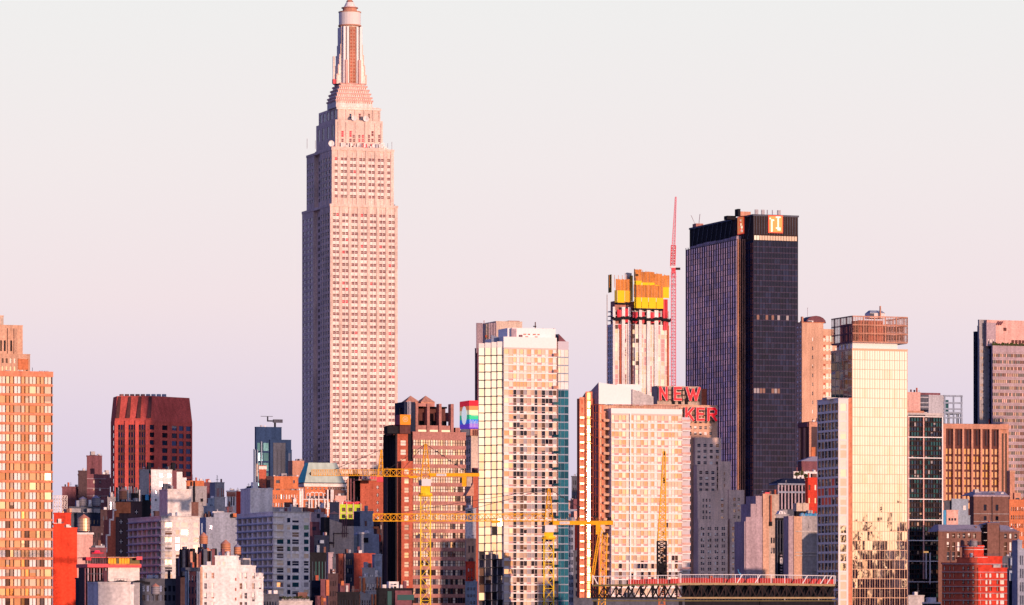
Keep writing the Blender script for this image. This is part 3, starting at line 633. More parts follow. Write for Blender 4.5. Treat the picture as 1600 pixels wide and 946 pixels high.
for k in range(4): x = .8+(L-1.6)*k/3; s.obox(P0, e, n, max(0, x-.9), min(L, x+.9), .7, 0, z1b+.2, 'crown_brick', m)
T0, T1 = Vector(top[0]), Vector(top[1])
for k in range(4):
    f0 = (.02+k*.31); a = P0+(P1-P0)*f0; b = T0+(T1-T0)*(f0+.02); nn = n*.35
    pa = [(a.x+nn.x, a.y+nn.y, z1b+1.5), (a.x+nn.x+e.x*2.0, a.y+nn.y+e.y*2.0, z1b+1.5), (b.x+nn.x+e.x*1.5, b.y+nn.y+e.y*1.5, z2-.3), (b.x+nn.x, b.y+nn.y, z2-.3)]
    m.poly(pa, 'brown_granite')
m = s.m('roof_kit')
for k in range(9): m.cyl(*rel(190+k*8.3, 22), z2, z2+1.7, 1.2, 1.1, 'pink_granite' if k < 5 else 'steel_blue', 10)
s.done()

# ---- dark blue tower with a roof crane arm
s = Site('office_tower', 'slim dark blue tower with framed glass bay and small roof crane', 'office tower', 399.5, 2700)
gl = lambda ri, ci, k: 'teal' if k % 3 else 'navy'
s.block(398, 400, 440, 668, 'blue_panel', None, None, v0=4, depth=24)
s.block(None, 400, 422, 688, 'blue_panel', G(6,.8,2,.86,'teal',top=1), None, v0=1, depth=18)
s.block(None, 422, 455, 688, 'blue_panel', None, None, v0=0, depth=22)
z0, z1 = s.Z(744), s.Z(693); s.block(None, 427, 446, 693, 'slate', dict(rows=[(s.Z(719),s.Z(704)),(s.Z(723.5),s.Z(720)),(s.Z(741),s.Z(725))], n=3, cf=.95, side=.1, st='teal', rec=.4), None, v0=-.3, depth=.28, z0=z0)
s.block(None, 449, 456, 704, 'blue_panel', G(6,.85,1,.9,'teal'), None, v0=-.6, depth=14)
s.block(396, 397, 400, 703, 'blue_grey', None, None, v0=2, depth=16); m = s.m('side_fins')
for px in (398, 402, 408): x = s.U(px, 0); m.box(x, x+.7, .3, .9, 0, s.Z(703 if px < 405 else 690), 'steel_blue')
m = s.m('roof_crane'); x = s.U(430, 8); zt = s.Z(668, 0, 8)
m.box(x-.5, x+.5, 8, 9, zt, zt+4, 'black_metal'); m.box(x-1.2, x+4.6, 7.6, 9, zt+3, zt+5, 'slate'); m.box(x-5, x, 8, 8.6, zt+3.6, zt+4.4, 'black_metal'); m.box(x-5, x-4.3, 8, 8.6, zt+4.4, zt+6.6, 'black_metal')
m.box(x-9, x-1.5, 8, 8.4, zt+6.6, zt+6.9, 'slate'); m.box(s.U(407,8), s.U(410,8), 8, 9, zt, zt+1.4, 'grey_metal'); m.box(s.U(413,8), s.U(415,8), 8, 9, zt, zt+1.2, 'white_paint')
s.done()

# ---- curved top pale tower behind the gold glass one
s = Site('residential_tower', 'pale stone tower with ribbed shoulders peeking out behind the gold glass tower', 'tower', 775, 2300)
s.block(751, 775, 816, 503, 'cream_stone', None, None, v0=0, depth=30)
s.block(747, 758, 774, 507, 'cream_stone', None, None, v0=3, depth=30); m = s.m('ribs')
s.block(742, 746, 770, 545, 'plum_brick', G(4,.5,4,.7,'dark'), G(4,.6,3,.5,'dark'), v0=2, depth=30)
for a, b in ((748,756),(765,775)):
    for k in range(5): x = s.U(a+(b-a)*k/4, -.4); m.box(x-.25, x+.25, 2.2 if a < 760 else -.6, 2.9 if a < 760 else -.05, s.Z(552), s.Z(505), 'mauve_stucco')
for py in (524, 538): x = s.U(759.3, 2); m.box(x-.4, x+.9, 1.6, 2.9, s.Z(py+3.5), s.Z(py), 'rust_brick')
m = s.m('roof_kit'); m.box(s.U(795,6), s.U(812,6), 6, 12, s.Z(504,0,6), s.Z(502.5,0,6)+.6, 'pink_granite'); x = s.U(756,4); m.box(x, x+.3, 4, 4.3, s.Z(507), s.Z(500.5), 'pink_granite')
s.done()

# ---- peach apartment tower right of the dark one
s = Site('apartment_tower', 'peach brick apartment tower with balconies and a dark domed roof, beside the dark glass tower', 'apartment tower', 1253, 3130)
s.block(1246, 1253, 1288, 504, 'orange_brick', dict(rows=[], cols=[], st='warm'), None, depth=26); z1 = s.Z(504)
s.parts['wall'] = M(); s.block(1243, 1253, 1286.5, 505, 'peach_brick', dict(p=6.3, f=.40, cols=[(s.U(1269.0),s.U(1270.6))], st='punched', top=8), G(3.15,.5,2,.6,'punched'), depth=26)
s.block(None, 1277, 1303, 515, 'peach_brick', G(6.6,.62,4,.74,'goldp',top=3,side=.5), None, v0=3, depth=22)
s.block(None, 1303, 1310, 538, 'peach_brick', G(6.6,.6,1,.7,'goldp'), None, v0=6, depth=20)
m = s.m('balconies'); k = 0; z = s.Z(524,0,3)
while z > s.Z(660): x0 = s.U(1284.5,2.4); m.box(x0, s.U(1289,2.4), 1.6, 2.98, z-1.4, z, 'rust_brick'); m.box(s.U(1277.6,2.6), s.U(1300,2.6), 2.4, 2.98, z-3.2, z-2.7, 'white_paint'); z -= 6.6
m = s.m('roof_dome'); zc = s.Z(505,0,14); xc = s.U(1270,14); r = 7.5
for i in range(8):
    a0, a1 = math.pi*i/8, math.pi*(i+1)/8; p = [(xc+r*math.cos(a0), 8, zc+5*math.sin(a0)), (xc+r*math.cos(a1), 8, zc+5*math.sin(a1))]
    m.poly([p[0], (p[0][0], 20, p[0][2]), (p[1][0], 20, p[1][2]), p[1]], 'slate'); m.poly([(xc, 8, zc), p[0], p[1]], 'plum_brick')
m.box(s.U(1262,7), s.U(1270,7), 6, 8, s.Z(505), s.Z(500), 'white_paint'); m.box(s.U(1263,5.5), s.U(1269,5.5), 5.7, 5.95, s.Z(504.5), s.Z(500.8), 'g_dark')
m.box(s.U(1252,7), s.U(1254.5,7), 6, 8, s.Z(505), s.Z(494), 'terracotta'); x = s.U(1262,12); m.box(x-.15, x+.15, 12, 12.3, zc, zc+11, 'grey_metal')
s.done()

# ---- pink grey tower at the right edge
s = Site('office_tower', 'pinkish banded tower with blank grey upper floors, at the right edge', 'office tower', 1559, 2800)
dkw = G(4,.86,1,.9,'navy',rec=.15)
s.block(1521, 1524, 1531, 519, 'navy_panel', G(4,.86,1,.9,'navy'), dict(dkw, n=3), v0=14, depth=14)
s.block(1527, 1528.5, 1535, 510, 'slate', None, None, v0=12, depth=10)
s.block(1528, 1530, 1545, 500.5, 'grey_concrete', None, None, v0=9, depth=24)
s.block(None, 1530.5, 1540, 531, 'grey_concrete', dict(p=4.2, f=.4, n=3, cf=.7, st='greyp', top=1), None, v0=8.6, depth=.3)
s.block(1540, 1542, 1620, 501, 'pink_stucco', None, None, v0=6, z0=s.Z(541,0,6))
s.block(1540, 1541.5, 1556, 505, 'mauve_stucco', dict(rows=[(s.Z(536),s.Z(530))], n=3, cf=.5, st='punched'), None, v0=5, z0=s.Z(541,0,5))
s.block(1539.5, 1551.5, 1552.5, 541, 'navy_panel', None, dict(dkw, n=3), v0=4, depth=13)
s.block(1549, 1551, 1620, 541, 'mauve_stucco', G(4.05,.66,24,.86,'grand',side=.2,top=4,g=1,pm='bronze'), None, v0=0, depth=18)
m = s.m('floor_bands')
for k in range(70):
    z = s.Z(549)-k*4.05
    if z > 40: m.box(s.U(1551,-.3), s.U(1620), -.35, -.05, z-.5, z+.4, 'mauve_stucco')
for k in range(4): x = s.U(1581+k*5.5, 5.6); m.box(x, x+1.6, 5.5, 5.95, s.Z(536,0,6), s.Z(531,0,6), 'brown_granite')
x = s.U(1568.5,5.6); m.box(x, x+1.8, 5.5, 5.95, s.Z(517,0,6), s.Z(512,0,6), 'brown_granite')
m = s.m('terrace_hedge')
for k in range(60): x = s.U(1550+k*1.1, 1); m.box(x, x+.7, .6, 1.4, s.Z(541), s.Z(541)+random.uniform(.6,2.6), 'foliage')
m = s.m('clock_arch'); 
for k in range(3): x = s.U(1557+k*3.2,5.5); m.bar((x,5.6,s.Z(507)), (x+1.6,5.6,s.Z(501.5)), .7, 'plum_brick')
s.done()
# ================================================================= MIDDLE DISTANCE TOWERS
# ---- orange banded slab at the left edge
s = Site('apartment_slab', 'orange brick apartment slab with continuous window bands, at the left edge', 'apartment block', -60, 1380)
kf = 1380/1550
z1 = s.Z(579); uR = s.U(82); L = uR; sc = uR/142.0
cols = []; x = L-.25
wd = [11.6,6.3,6.2,11.3,6.4,6.2,11.3,6.3,6.3,11.5,6.4]
i = 0
while x > 1:
    w = wd[i % len(wd)]*sc; cols.append((x-w+.12, x-.12)); x -= w; i += 1
cols = cols[::-1]; nC = len(cols)
def st1(ri, ci, k):
    j = (nC-1-ci) % 11; top = k
    if j in (0, 3, 6, 9): 
        return 'owhite' if random.random() < (.55 if j in (0,3) else .6) else 'oamber'
    return 'odark' if random.random() < min(.65, max(.0, (top-10)*.05)) else 'oamber'
blind_pane('b_amber', (.56,.27,.11)); style('owhite', [('b_white',5),('b_cream',2)], 'bronze', 2, 1); style('oamber', [('b_orange',4),('b_amber',3),('g_warm',1),('b_sand',1)], 'bronze', 1, 1, .1, 'b_tan'); style('odark', [('g_brown',2),('g_amber',2),('g_mid',1)], 'bronze', 1, 1, .2, 'b_tan')  # white and amber panes, the reflections painted as flat colour
rows = [(z1-(1.75+3.34*k+2.45)*kf, z1-(1.75+3.34*k)*kf) for k in range(40)]; rows = [r for r in rows if r[0] > 16]
rows[0] = rows[0]
s.wallgrid((0,0), (uR,0), 0, z1, 'orange_brick', dict(rows=rows, cols=cols, st=st1, rec=.2, tilt=.14, pm='bronze'))
m = s.m('wall'); m.prism([(0,0),(uR,0),(uR,18),(0,18)], 0, z1, 'orange_brick', skip=(0,))
m = s.m('brick_bands')
for a, b in rows: m.box(0, uR+.12, -.3, -.02, a-.8, a-.2, 'orange_trim'); m.box(0, uR+.16, -.5, -.02, a-.36, a-.24, 'peach_brick')
m.box(0, uR+.15, -.4, .6, z1-1.55, z1+.1, 'orange_trim')
x = s.U(53); m.box(x-.06, x+.06, 2, 2.1, z1, z1+1.4, 'black_metal')
for px in (10,30,62,70): x = s.U(px,3); m.box(x, x+1.2, 3, 4, z1, z1+.5, 'grey_metal')
s.done()
# ---- stepped peach building behind it
s = Site('stepped_tower', 'stepped peach brick tower top rising behind the orange banded slab', 'tower', -20, 2050)
s.block(None, -20, 47, 553.5, 'peach_brick', dict(rows=[(s.Z(567),s.Z(559.5)),(s.Z(579),s.Z(572))], n=10, cf=.46, st='warm', rec=.3), None, depth=20)
s.block(None, -20, 35.5, 508.5, 'peach_brick', dict(rows=[(s.Z(548),s.Z(531))], cols=[(s.U(x),s.U(x+3)) for x in (-12,-6,0,6,16)], st='brownw', rec=.8), None, v0=2, depth=14)
m = s.m('buttress'); m.box(s.U(-20,1), s.U(24,1), 1.4, 1.95, s.Z(553.5), s.Z(512), 'peach_brick') if False else None
for px in (12, 22, 24.5): x = s.U(px,1.6); s.m('buttress').box(x, x+.9, 1.3, 1.96, s.Z(553), s.Z(512), 'peach_brick')
m = s.m('roof_turret'); m.box(s.U(-8,5), s.U(5.5,5), 5, 9, s.Z(508.5), s.Z(493), 'tan_stone'); m.box(s.U(-8,4.8), s.U(5.9,4.8), 4.7, 9.2, s.Z(493), s.Z(491.5), 'peach_brick')
m = s.m('blank_panel'); m.box(s.U(28), s.U(44), -.25, -.02, s.Z(577), s.Z(560), 'orange_brick')
s.done()

# ---- brown tower with pink granite bands and open crown
s = Site('office_tower', 'brown and pink granite office tower with open pillared crown, behind the tall yellow crane', 'office tower', 645, 1800)
zt = s.Z(676); uR = s.U(728); style('pink_shaded', [('g_navy',2),('g_teal',1.5),('b_grey',2),('g_brown',1.5)], 'bronze', 2, 2)
s.block(638, 645, 728, 676, 'pink_granite', G(3.72,.60,21,.90,lambda r,c,k: 'pink_shaded' if k > 12 and random.random() < (k-11)*.14 else 'pink',side=.25,top=2.2,rec=.3,pm='bronze'), None, depth=24)  # lower panes turn dark, the tower's shade put into their colour
s.block(None, 638, 645.4, 678, 'black_metal', None, None, v0=1.2, depth=20)
d = s.block(601, 621, 638.5, 676.5, 'rust_brick', dict(p=3.72, f=.55, cols=[(s.U(626,1.5)-s.U(621,1.5), s.U(634.5,1.5)-s.U(621,1.5))], st='pink', top=2.2), None, v0=1.5)
m = s.m('dark_side'); u0 = s.U(621,1.5); m.box(u0-.35, u0-.02, 1.6, d[3]-.1, 0, s.Z(677), 'dark_brick')
for k in range(9): v = 2+k*(d[3]-3)/8; m.box(u0-.75, u0-.34, v, v+.6, 0, s.Z(677), 'black_metal')
m = s.m('crown'); zc = s.Z(630)
pil = [(649,653),(667,671),(685.5,689.5),(704,708.5)]
for a, b in pil: m.box(s.U(a,3), s.U(b,3), 2.6, 6, zt, zc, 'pink_granite')
for a, b in pil: m.box(s.U(a,3)+.05, s.U(b,3)-.05, 14, 17, zt, zc-1, 'brown_granite')
m.box(s.U(649.5,3), s.U(704,3), 3.2, 16, zt, s.Z(664), 'pink_granite'); m.box(s.U(652,3), s.U(704,3), 8, 15, s.Z(664), s.Z(656), 'black_metal')
m.box(s.U(649.5,3), s.U(706,3), 9, 15, s.Z(636), s.Z(633.5), 'black_metal'); m.box(s.U(649.5,3), s.U(679,3), 3.3, 9, s.Z(634.5), s.Z(629.5), 'pink_granite')
m.box(s.U(652,13), s.U(696,13), 13, 15, s.Z(662), s.Z(635), 'brown_granite')
for a, b in ((651,666),(669,684),(688,703)): m.box(s.U(a,3.1), s.U(b,3.1), 3.0, 3.19, s.Z(674.6), s.Z(671), 'g_gold')
for a in (660,679,683,696): x = s.U(a, 8); m.box(x, x+1.6, 7, 8, s.Z(657), s.Z(643), 'plum_brick')
m = s.m('corner_shaft'); m.box(s.U(631.5,2), s.U(649,2), 2, 14, zt-1, s.Z(628), 'navy_panel')
for px in (637,639.2,641.2): x = s.U(px,1.8); m.box(x-.12, x+.12, 1.5, 1.75, s.Z(654), s.Z(627), 'grey_frame')
m.box(s.U(614,3), s.U(648,3), 2.5, 12, zt-1, s.Z(664), 'brown_granite'); m.box(s.U(624,5), s.U(632,5), 5, 6, s.Z(638.2), s.Z(637), 'black_metal'); m.box(s.U(624,5), s.U(625.4,5), 5, 6, s.Z(650), s.Z(638.2), 'black_metal')
m = s.m('base_wing'); s.block(600, 604, 606, 732, 'dark_brick', None, None, v0=-1.5, depth=16); s.block(None, 627, 645, 722, 'rust_brick', dict(p=3.72, f=.55, cols=[(s.U(632,-1)-s.U(627,-1), s.U(639,-1)-s.U(627,-1))], st='pink', top=2.0), None, v0=-1, depth=2.4)
m = s.m('crown'); m.box(s.U(711,6), s.U(719,6), 6, 12, zt, s.Z(666.5), 'pink_granite'); m.box(s.U(710.3,6), s.U(711.5,6), 5.9, 12.1, zt, s.Z(666.5), 'black_metal')
s.done()
# pyramid topped pavilions on the crown, the orange emblem panel
for lab, px, t in (('left one of two peach tent-shaped skylights over the open crown', 641.5, 618.5), ('right one of two peach tent-shaped skylights over the open crown', 665, 618.5)):
    r_ = bpy.data.objects.new('roof_pavilion', None); COL.objects.link(r_); p = pt(px, 633, 1815); r_.location = p; r_.rotation_euler = (0,0,A); tag(r_, lab, 'roof pavilion', 'tent shaped pavilions on the brown tower')
    m = M(); w = 2.9; m.box(-w, w, -w, w, -1.5, 1.0, 'terracotta'); m.build('wall', r_)
    m = M(); h = (633-t)*1815/F-1
    for k in range(4):
        a = [(-w-.2,-w-.2),(w+.2,-w-.2),(w+.2,w+.2),(-w-.2,w+.2)]; m.poly([(*a[k],1.0),(*a[(k+1)%4],1.0),(0,0,1.0+h)], 'terracotta')
    m.build('roof', r_)
r_ = bpy.data.objects.new('emblem_sign', None); COL.objects.link(r_); r_.location = pt(625, 664, 1796); r_.rotation_euler = (0,0,A); tag(r_, 'orange cube sign with a pale round crest and maroon side', 'sign')
sc_ = 1796/F; m = M(); w = 17.5*sc_; h = 16*sc_; dd = 4.6
pmat('panel_orange', (.85,.30,.02), .5); pmat('panel_maroon', (.32,.02,.09), .5)
m.poly([(0,0,0),(w,0,0),(w,0,h),(0,0,h)], 'panel_orange'); m.poly([(0,5.8,0),(0,0,0),(0,0,h),(0,5.8,h)], 'panel_maroon'); m.poly([(0,0,h),(w,0,h),(w,5.8,h),(0,5.8,h)], 'panel_maroon'); m.poly([(w,0,0),(w,5.8,0),(w,5.8,h),(w,0,h)], 'panel_orange'); pn_ = m.build('panel', r_)
m = M(); cx_, cz_ = w*.5, h*.55; ro = h*.27
for k in range(24):
    a0, a1 = k*math.pi/12, (k+1)*math.pi/12
    m.poly([(cx_+ro*math.cos(a0),-.06,cz_+ro*math.sin(a0)),(cx_+ro*math.cos(a1),-.06,cz_+ro*math.sin(a1)),(cx_+ro*.86*math.cos(a1),-.06,cz_+ro*.86*math.sin(a1)),(cx_+ro*.86*math.cos(a0),-.06,cz_+ro*.86*math.sin(a0))][::-1], 'b_sand')
for x in (-.32, .18): m.box(cx_+x*ro-.02, cx_+x*ro+.22, -.1, -.02, cz_-ro*.45, cz_+ro*.5, 'b_sand')
m.box(cx_-.3*ro, cx_+.3*ro, -.09, -.02, cz_-.08, cz_+.1, 'b_sand'); m.build('crest', pn_)
r_ = bpy.data.objects.new('sign_stand', None); COL.objects.link(r_); r_.location = pt(625, 664.4, 1797); r_.rotation_euler = (0,0,A); tag(r_, 'dark plinth carrying the orange cube sign', 'plinth')
m = M(); m.box(0, w, .2, 5.6, -3.4, -.02, 'brown_granite'); m.box(-5, 0, 1, 5.6, -3.4, -.4, 'black_metal'); m.build('plinth', r_)

# ---- white building with the rainbow wrapped top
s = Site('building', 'white slab with dark windows under the rainbow block', 'building', 736, 1950)
s.block(726, 736, 752, 681, 'cream_stone', None, G(3.6,.6,3,.7,'navy'), depth=18); s.block(718, 735, 752, 670.5, 'terracotta', None, None, v0=-.8, depth=16, b=681)
m = s.m('louvres'); m.box(s.U(721,-1.3), s.U(734,-1.3), -1.2, -.85, s.Z(681), s.Z(671), 'slate')
for k in range(3): x = s.U(739+k*3, -1.1); m.box(x, x+.5, -1.05, -.85, s.Z(681), s.Z(672), 'brown_granite')
s.done()
r_ = bpy.data.objects.new('rainbow_billboard', None); COL.objects.link(r_); r_.location = (s.cx, 1948, 0); r_.rotation_euler = (0,0,A); tag(r_, 'rooftop box striped in rainbow colours with a white oval emblem', 'billboard')
s2 = Site.__new__(Site); s2.Y = 1948; s2.cx = (733.3-800)/F*1948; s2.a = A; s2.ca, s2.sa = math.cos(A), math.sin(A); r_.location = (s2.cx, 1948, 0)
RB = [('rb_red',(.80,.01,.03)),('rb_orange',(.85,.25,.08)),('rb_yellow',(.85,.75,.45)),('rb_green',(.02,.55,.25)),('rb_blue',(.02,.18,.70)),('rb_violet',(.16,.05,.62))]
for n_, c_ in RB: pmat(n_, c_, .45, emit=c_, es=.4)     # a lit screen
dv = s2.V(718.2); uu = s2.U(752); m = M(); ya = [626,634.5,641,648,655.5,662,669.5]
pl = [(.0,0),(uu,0),(uu,dv),(0,dv)]
for k in range(6): m.prism(pl, s2.Z(ya[k+1]), s2.Z(ya[k]), RB[k][0])
sb_ = m.build('striped_box', r_)
pmat('stripe_pale', (.85,.80,.75), .5); pmat('oval_white', (.85,.88,.86), .5, emit=(.85,.9,.86), es=.55)
m = M(); cy, cz = dv*.52, s2.Z(648.5); 
m.poly([(-.05, cy+dv*.27*math.cos(t), cz+14.5/3.6*math.sin(t)) for t in [k*math.pi/12 for k in range(24)]][::-1], 'oval_white')
m.build('oval_emblem', sb_)
m = M() # pale vertical sheen strips printed on the front, unreadable small lettering
for k in range(8): x = uu*(.06+.115*k); m.box(x, x+.16, -.05, -.02, s2.Z(668), s2.Z(655+random.random()*4), 'stripe_pale')
for k in range(7): x = uu*(.2+.1*k); m.box(x, x+.22, -.05, -.02, s2.Z(650.2), s2.Z(648.4), 'stripe_pale')
m.build('printed_strips', sb_)

# ---- gold glass tower with white frame (centre)
def frame_tower(s, p0, p1, z0, z1, pitch, pat, dark_below, part='wall', wall_='frame_tan', main=.60):
    """one facade of stacked storeys: tall panes above, low louvre row below"""
    L = (Vector(p1)-Vector(p0)).length; tot = sum(w for w, _ in pat); cols = []; kinds = []; x = .12
    for w, k in pat:
        ww = (L-.24)*w/tot; cols.append((x+.07, x+ww-.07)); kinds.append(k); x += ww
    rows = []; z = z1-.5
    while z-pitch > max(z0, 17): rows += [(z-pitch*main, z-.05), (z-pitch*.86, z-pitch*main-.14)]; z -= pitch
    nr = len(rows)
    def st(ri, ci, k):
        low = (k % 2 == 1); fl = k//2; kd = kinds[ci]; dk = fl >= dark_below(ci/len(kinds))
        if low: return 'louv' if kd in 'LB' else ('inkw' if dk and kd == 'D' else 'pale')
        if kd in 'DB': return 'inkw' if dk else 'oran'
        if kd == 'L': return 'greyp' if dk else ('goldp' if (fl+ci) % 3 else 'oran')
        if kd == 'M': return 'mirrorp'
        if random.random() < .22: return 'inkw' if dk else 'oran'
        return 'greyp' if dk else ('pale' if (ci+fl*0) % 2 else 'goldp')
    s.wallgrid(p0, p1, z0, z1, wall_, dict(rows=rows, cols=cols, st=st, rec=.15, tilt=.4), part)
    m = s.m('floor_edges'); p0 = Vector(p0); e = (Vector(p1)-p0)/L; n = Vector((e.y, -e.x))
    for k in range(0, nr, 2): z = z1-.5-pitch*(k//2+1); s.obox(p0, e, n, .02, L-.02, .22, z-.02, z+.32, 'white_gloss', m)
s = Site('glass_tower', 'broad apartment tower of gold mirrored bays and white frames, behind the second yellow crane', 'apartment tower', 787, 1600)
uR = s.U(870); u2 = s.U(888.5, .8); z1 = s.Z(531.5); zf = s.Z(543); P = 2.905
pat = [(1.5,'P'),(1.2,'L'),(1,'D'),(1,'P'),(1.1,'D'),(1,'P'),(1.2,'L'),(1,'P'),(.9,'D'),(1.2,'L'),(1.1,'D'),(1,'P'),(1.2,'B'),(1.1,'P')]
frame_tower(s, (0,0), (uR,0), 0, zf, P, pat, lambda f: 5 if f > .12 else 99)  # dark lower panes carry mirrored buildings in their colour
s.m('wall').box(0, uR, .05, 20, zf, z1+1.2, 'white_gloss'); s.m('wall').prism([(0,.1),(uR,.1),(uR,16),(0,16)], 0, zf, 'white_frame', skip=(0,))
# stepped mirrored bays on the left: four facets, each a pane per floor with dark undersides
m = s.m('bay_slabs'); xs = [787, 777, 768, 758, 748]; 
for i in range(4):
    a, b = xs[i+1], xs[i]; vv = .9+i*.45; p0 = (s.U(a, vv), vv); p1 = (s.U(b, vv), vv-.0)
    rows = []; z = s.Z(543+i*.5, 0, vv)-.0; j = 0
    while z-P > 17: rows.append((z-P*.93, z-P*.02)); z -= P; j += 1
    def stm(ri, ci, k, i=i): 
        if k > 23 and random.random() < .55: return 'inkw'
        return 'inkw' if random.random() < .03 else 'wavep'
    if 'wavep' not in W: style('wavep', [('g_wave',3),('g_mirror',1),('g_gold',1)], 'white_frame', 1, 1)
    s.wallgrid(p0, p1, 0, s.Z(534+i*1.1, 0, vv), 'white_frame', dict(rows=rows[::-1], cols=[(.12, (p1[0]-p0[0])-.12)], st=stm, rec=.08, tilt=.55))
    for r0, r1 in rows:
        m = M(); m.prism([(p0[0],vv-.5),(p1[0],vv-.7),(p1[0],vv-.02),(p0[0],vv-.02)], r0-.26, r0-.02, 'black_metal'); m.build('bay_ledge', s.root)
    s.m('wall').prism([(p0[0],vv+.05),(p1[0],vv+.05),(p1[0],vv+.5),(p0[0],vv+.5)], 0, s.Z(534+i*1.1,0,vv), 'white_frame', skip=(0,))
# teal bay on the right, recessed balcony strip before it
pat2 = [(1,'T'),(2,'T'),(1,'T')]
rows = []; z = zf-.3
while z-P > 17: rows.append((z-P*.88, z-.08)); z -= P
s.wallgrid((s.U(872,.8),.8), (u2,.8), 0, z1, 'grey_frame', dict(rows=rows[::-1], pm='steel_blue', sp='steel_blue', cols=[(.08,1.0),(1.06,2.4),(2.46,(u2-s.U(872,.8))-.08)], st=lambda r,c,k: ('pale' if c else 'goldp') if k < 5 else 'tealp', rec=.1, tilt=.4), 'wall')
s.m('wall').prism([(s.U(872,.8),.85),(u2,.85),(u2,20),(s.U(872,.8),20)], 0, z1, 'white_frame', skip=(0,))
s.m('wall').box(uR-.02, s.U(872,.8)+.02, 1.6, 6, 0, z1, 'terracotta')
z = zf-.3
while z-P > 17: m = M(); m.box(s.U(864,-.3), s.U(871.5,-.3), -1.0, -.25, z-P*.9, z-P*.86, 'grey_frame'); m.box(s.U(864,-.3), s.U(871.5,-.3), -1.05, -1.0, z-P*.86, z-P*.52, 'terracotta' if z > s.Z(620) else 'g_teal'); m.build('balcony', s.root); z -= P*2
# penthouse
m = s.m('penthouse'); zp = s.Z(512.5,0,4); m.box(s.U(800,4), s.U(868,4), 4, 16, z1, s.Z(512,0,4), 'white_gloss'); m.box(s.U(793,5), s.U(800,5), 5, 15, z1, s.Z(512.5,0,5), 'white_gloss')
m.box(s.U(798.5,4), s.U(806.5,4), 3.6, 3.95, z1, s.Z(513,0,4), 'mauve_stucco')
for a in (817,832):
    for k, (x0, x1, y0, y1) in enumerate(((0,12,531.5,532.6),(1,5,520,521.4),(8,11,520,521.4),(4,8,524,525),(5,7,525,526.5),(1,11.5,526.8,527.5))): m.box(s.U(a+x0,3.9), s.U(a+x1,3.9), 3.7, 3.97, s.Z(y1), s.Z(y0), 'rust_brick')
m.box(s.U(811.5,3.9), s.U(815.5,3.9), 3.2, 3.97, s.Z(532), s.Z(522), 'plum_brick')
m = s.m('sail_walls'); a = (s.U(767.5,6.5),6.5); b = (s.U(797,2.6),2.6)
m.poly([(a[0],a[1],s.Z(539,0,6)), (b[0],b[1],s.Z(534,0,3)), (b[0],b[1],s.Z(532.5,0,3)), (a[0],a[1],s.Z(523.5,0,6))], 'blue_grey'); m.poly([(a[0],a[1]+.3,s.Z(539,0,6)), (b[0],b[1]+.3,s.Z(534,0,3)), (b[0],b[1]+.3,s.Z(532.5,0,3)), (a[0],a[1]+.3,s.Z(523.5,0,6))][::-1], 'blue_grey')
m.poly([(a[0],a[1],s.Z(523.5,0,6)),(b[0],b[1],s.Z(532.5,0,3)),(b[0],b[1]+.3,s.Z(532.5,0,3)),(a[0],a[1]+.3,s.Z(523.5,0,6))], 'white_frame')
m = s.m('sail_fin'); xa, xb = s.U(873,2), s.U(885,2); m.poly([(xa,2,z1),(xb,2,z1),(xa,2,s.Z(520,0,2))], 'plum_brick'); m.poly([(xa,8,z1),(xb,8,z1),(xa,8,s.Z(520,0,2))][::-1], 'plum_brick'); m.poly([(xb,2,z1),(xb,8,z1),(xa,8,s.Z(520,0,2)),(xa,2,s.Z(520,0,2))], 'blue_grey')
m = s.m('roof_kit'); 
for a, h in ((836,7.5),(848,1.4),(858,1),(865,1.6)): x = s.U(a,6); m.box(x, x+.3, 6, 6.3, s.Z(512), s.Z(512)+h*.35, 'brown_granite')
x = s.U(835,6); m.box(x-.3, x+.7, 5.9, 6.5, s.Z(508), s.Z(506.5), 'black_metal')
s.done()

# ---- second frame tower with the burning gold corner
s = Site('glass_tower', 'cream apartment tower with blazing sunlit glass corner and slanted white roof screen', 'apartment tower', 955, 1480)
P = 2.72; uR = s.U(1066); zf = s.Z(646); z1 = s.Z(638)
pat = [(1,'P'),(1.2,'L'),(1.1,'D'),(1.2,'L'),(1,'P'),(.35,'P'),(1,'D'),(1,'P'),(1.2,'L'),(1,'D'),(1.2,'L'),(1,'P'),(1,'D'),(1,'P'),(1.2,'L'),(1,'D'),(1.2,'L'),(1,'P'),(1,'P'),(1,'D'),(1.2,'L')]
frame_tower(s, (0,0), (uR,0), 0, zf, P, pat, lambda f: 17+int(random.random()*4))
m = s.m('wall'); m.box(0, uR, .05, 16, zf, z1, 'white_gloss'); m.prism([(0,.1),(uR,.1),(uR,16),(0,16)], 0, zf, 'white_frame', skip=(0,)); x = s.U(983.5); m.box(x, x+.5, -.35, -.02, 0, zf, 'white_gloss')
# balconies on the right
s.wallgrid((uR+.05,2.2), (s.U(1078,2.2),2.2), 0, s.Z(650), 'grey_frame', G(P,.62,3,.84,'dark',rec=.2,top=.1), 'wall'); s.m('wall').box(uR+.05, s.U(1078,2.2), 2.25, 14, 0, s.Z(650), 'grey_frame')
z = zf
while z-P > 17: m = M(); m.box(uR+.02, s.U(1079,0), -.1, 2.15, z-P*1.0, z-P*.9, 'white_gloss'); m.box(uR+.02, s.U(1079,0), -.14, -.08, z-P*.9, z-P*.62, 'pink_stucco'); m.build('balcony', s.root); z -= P
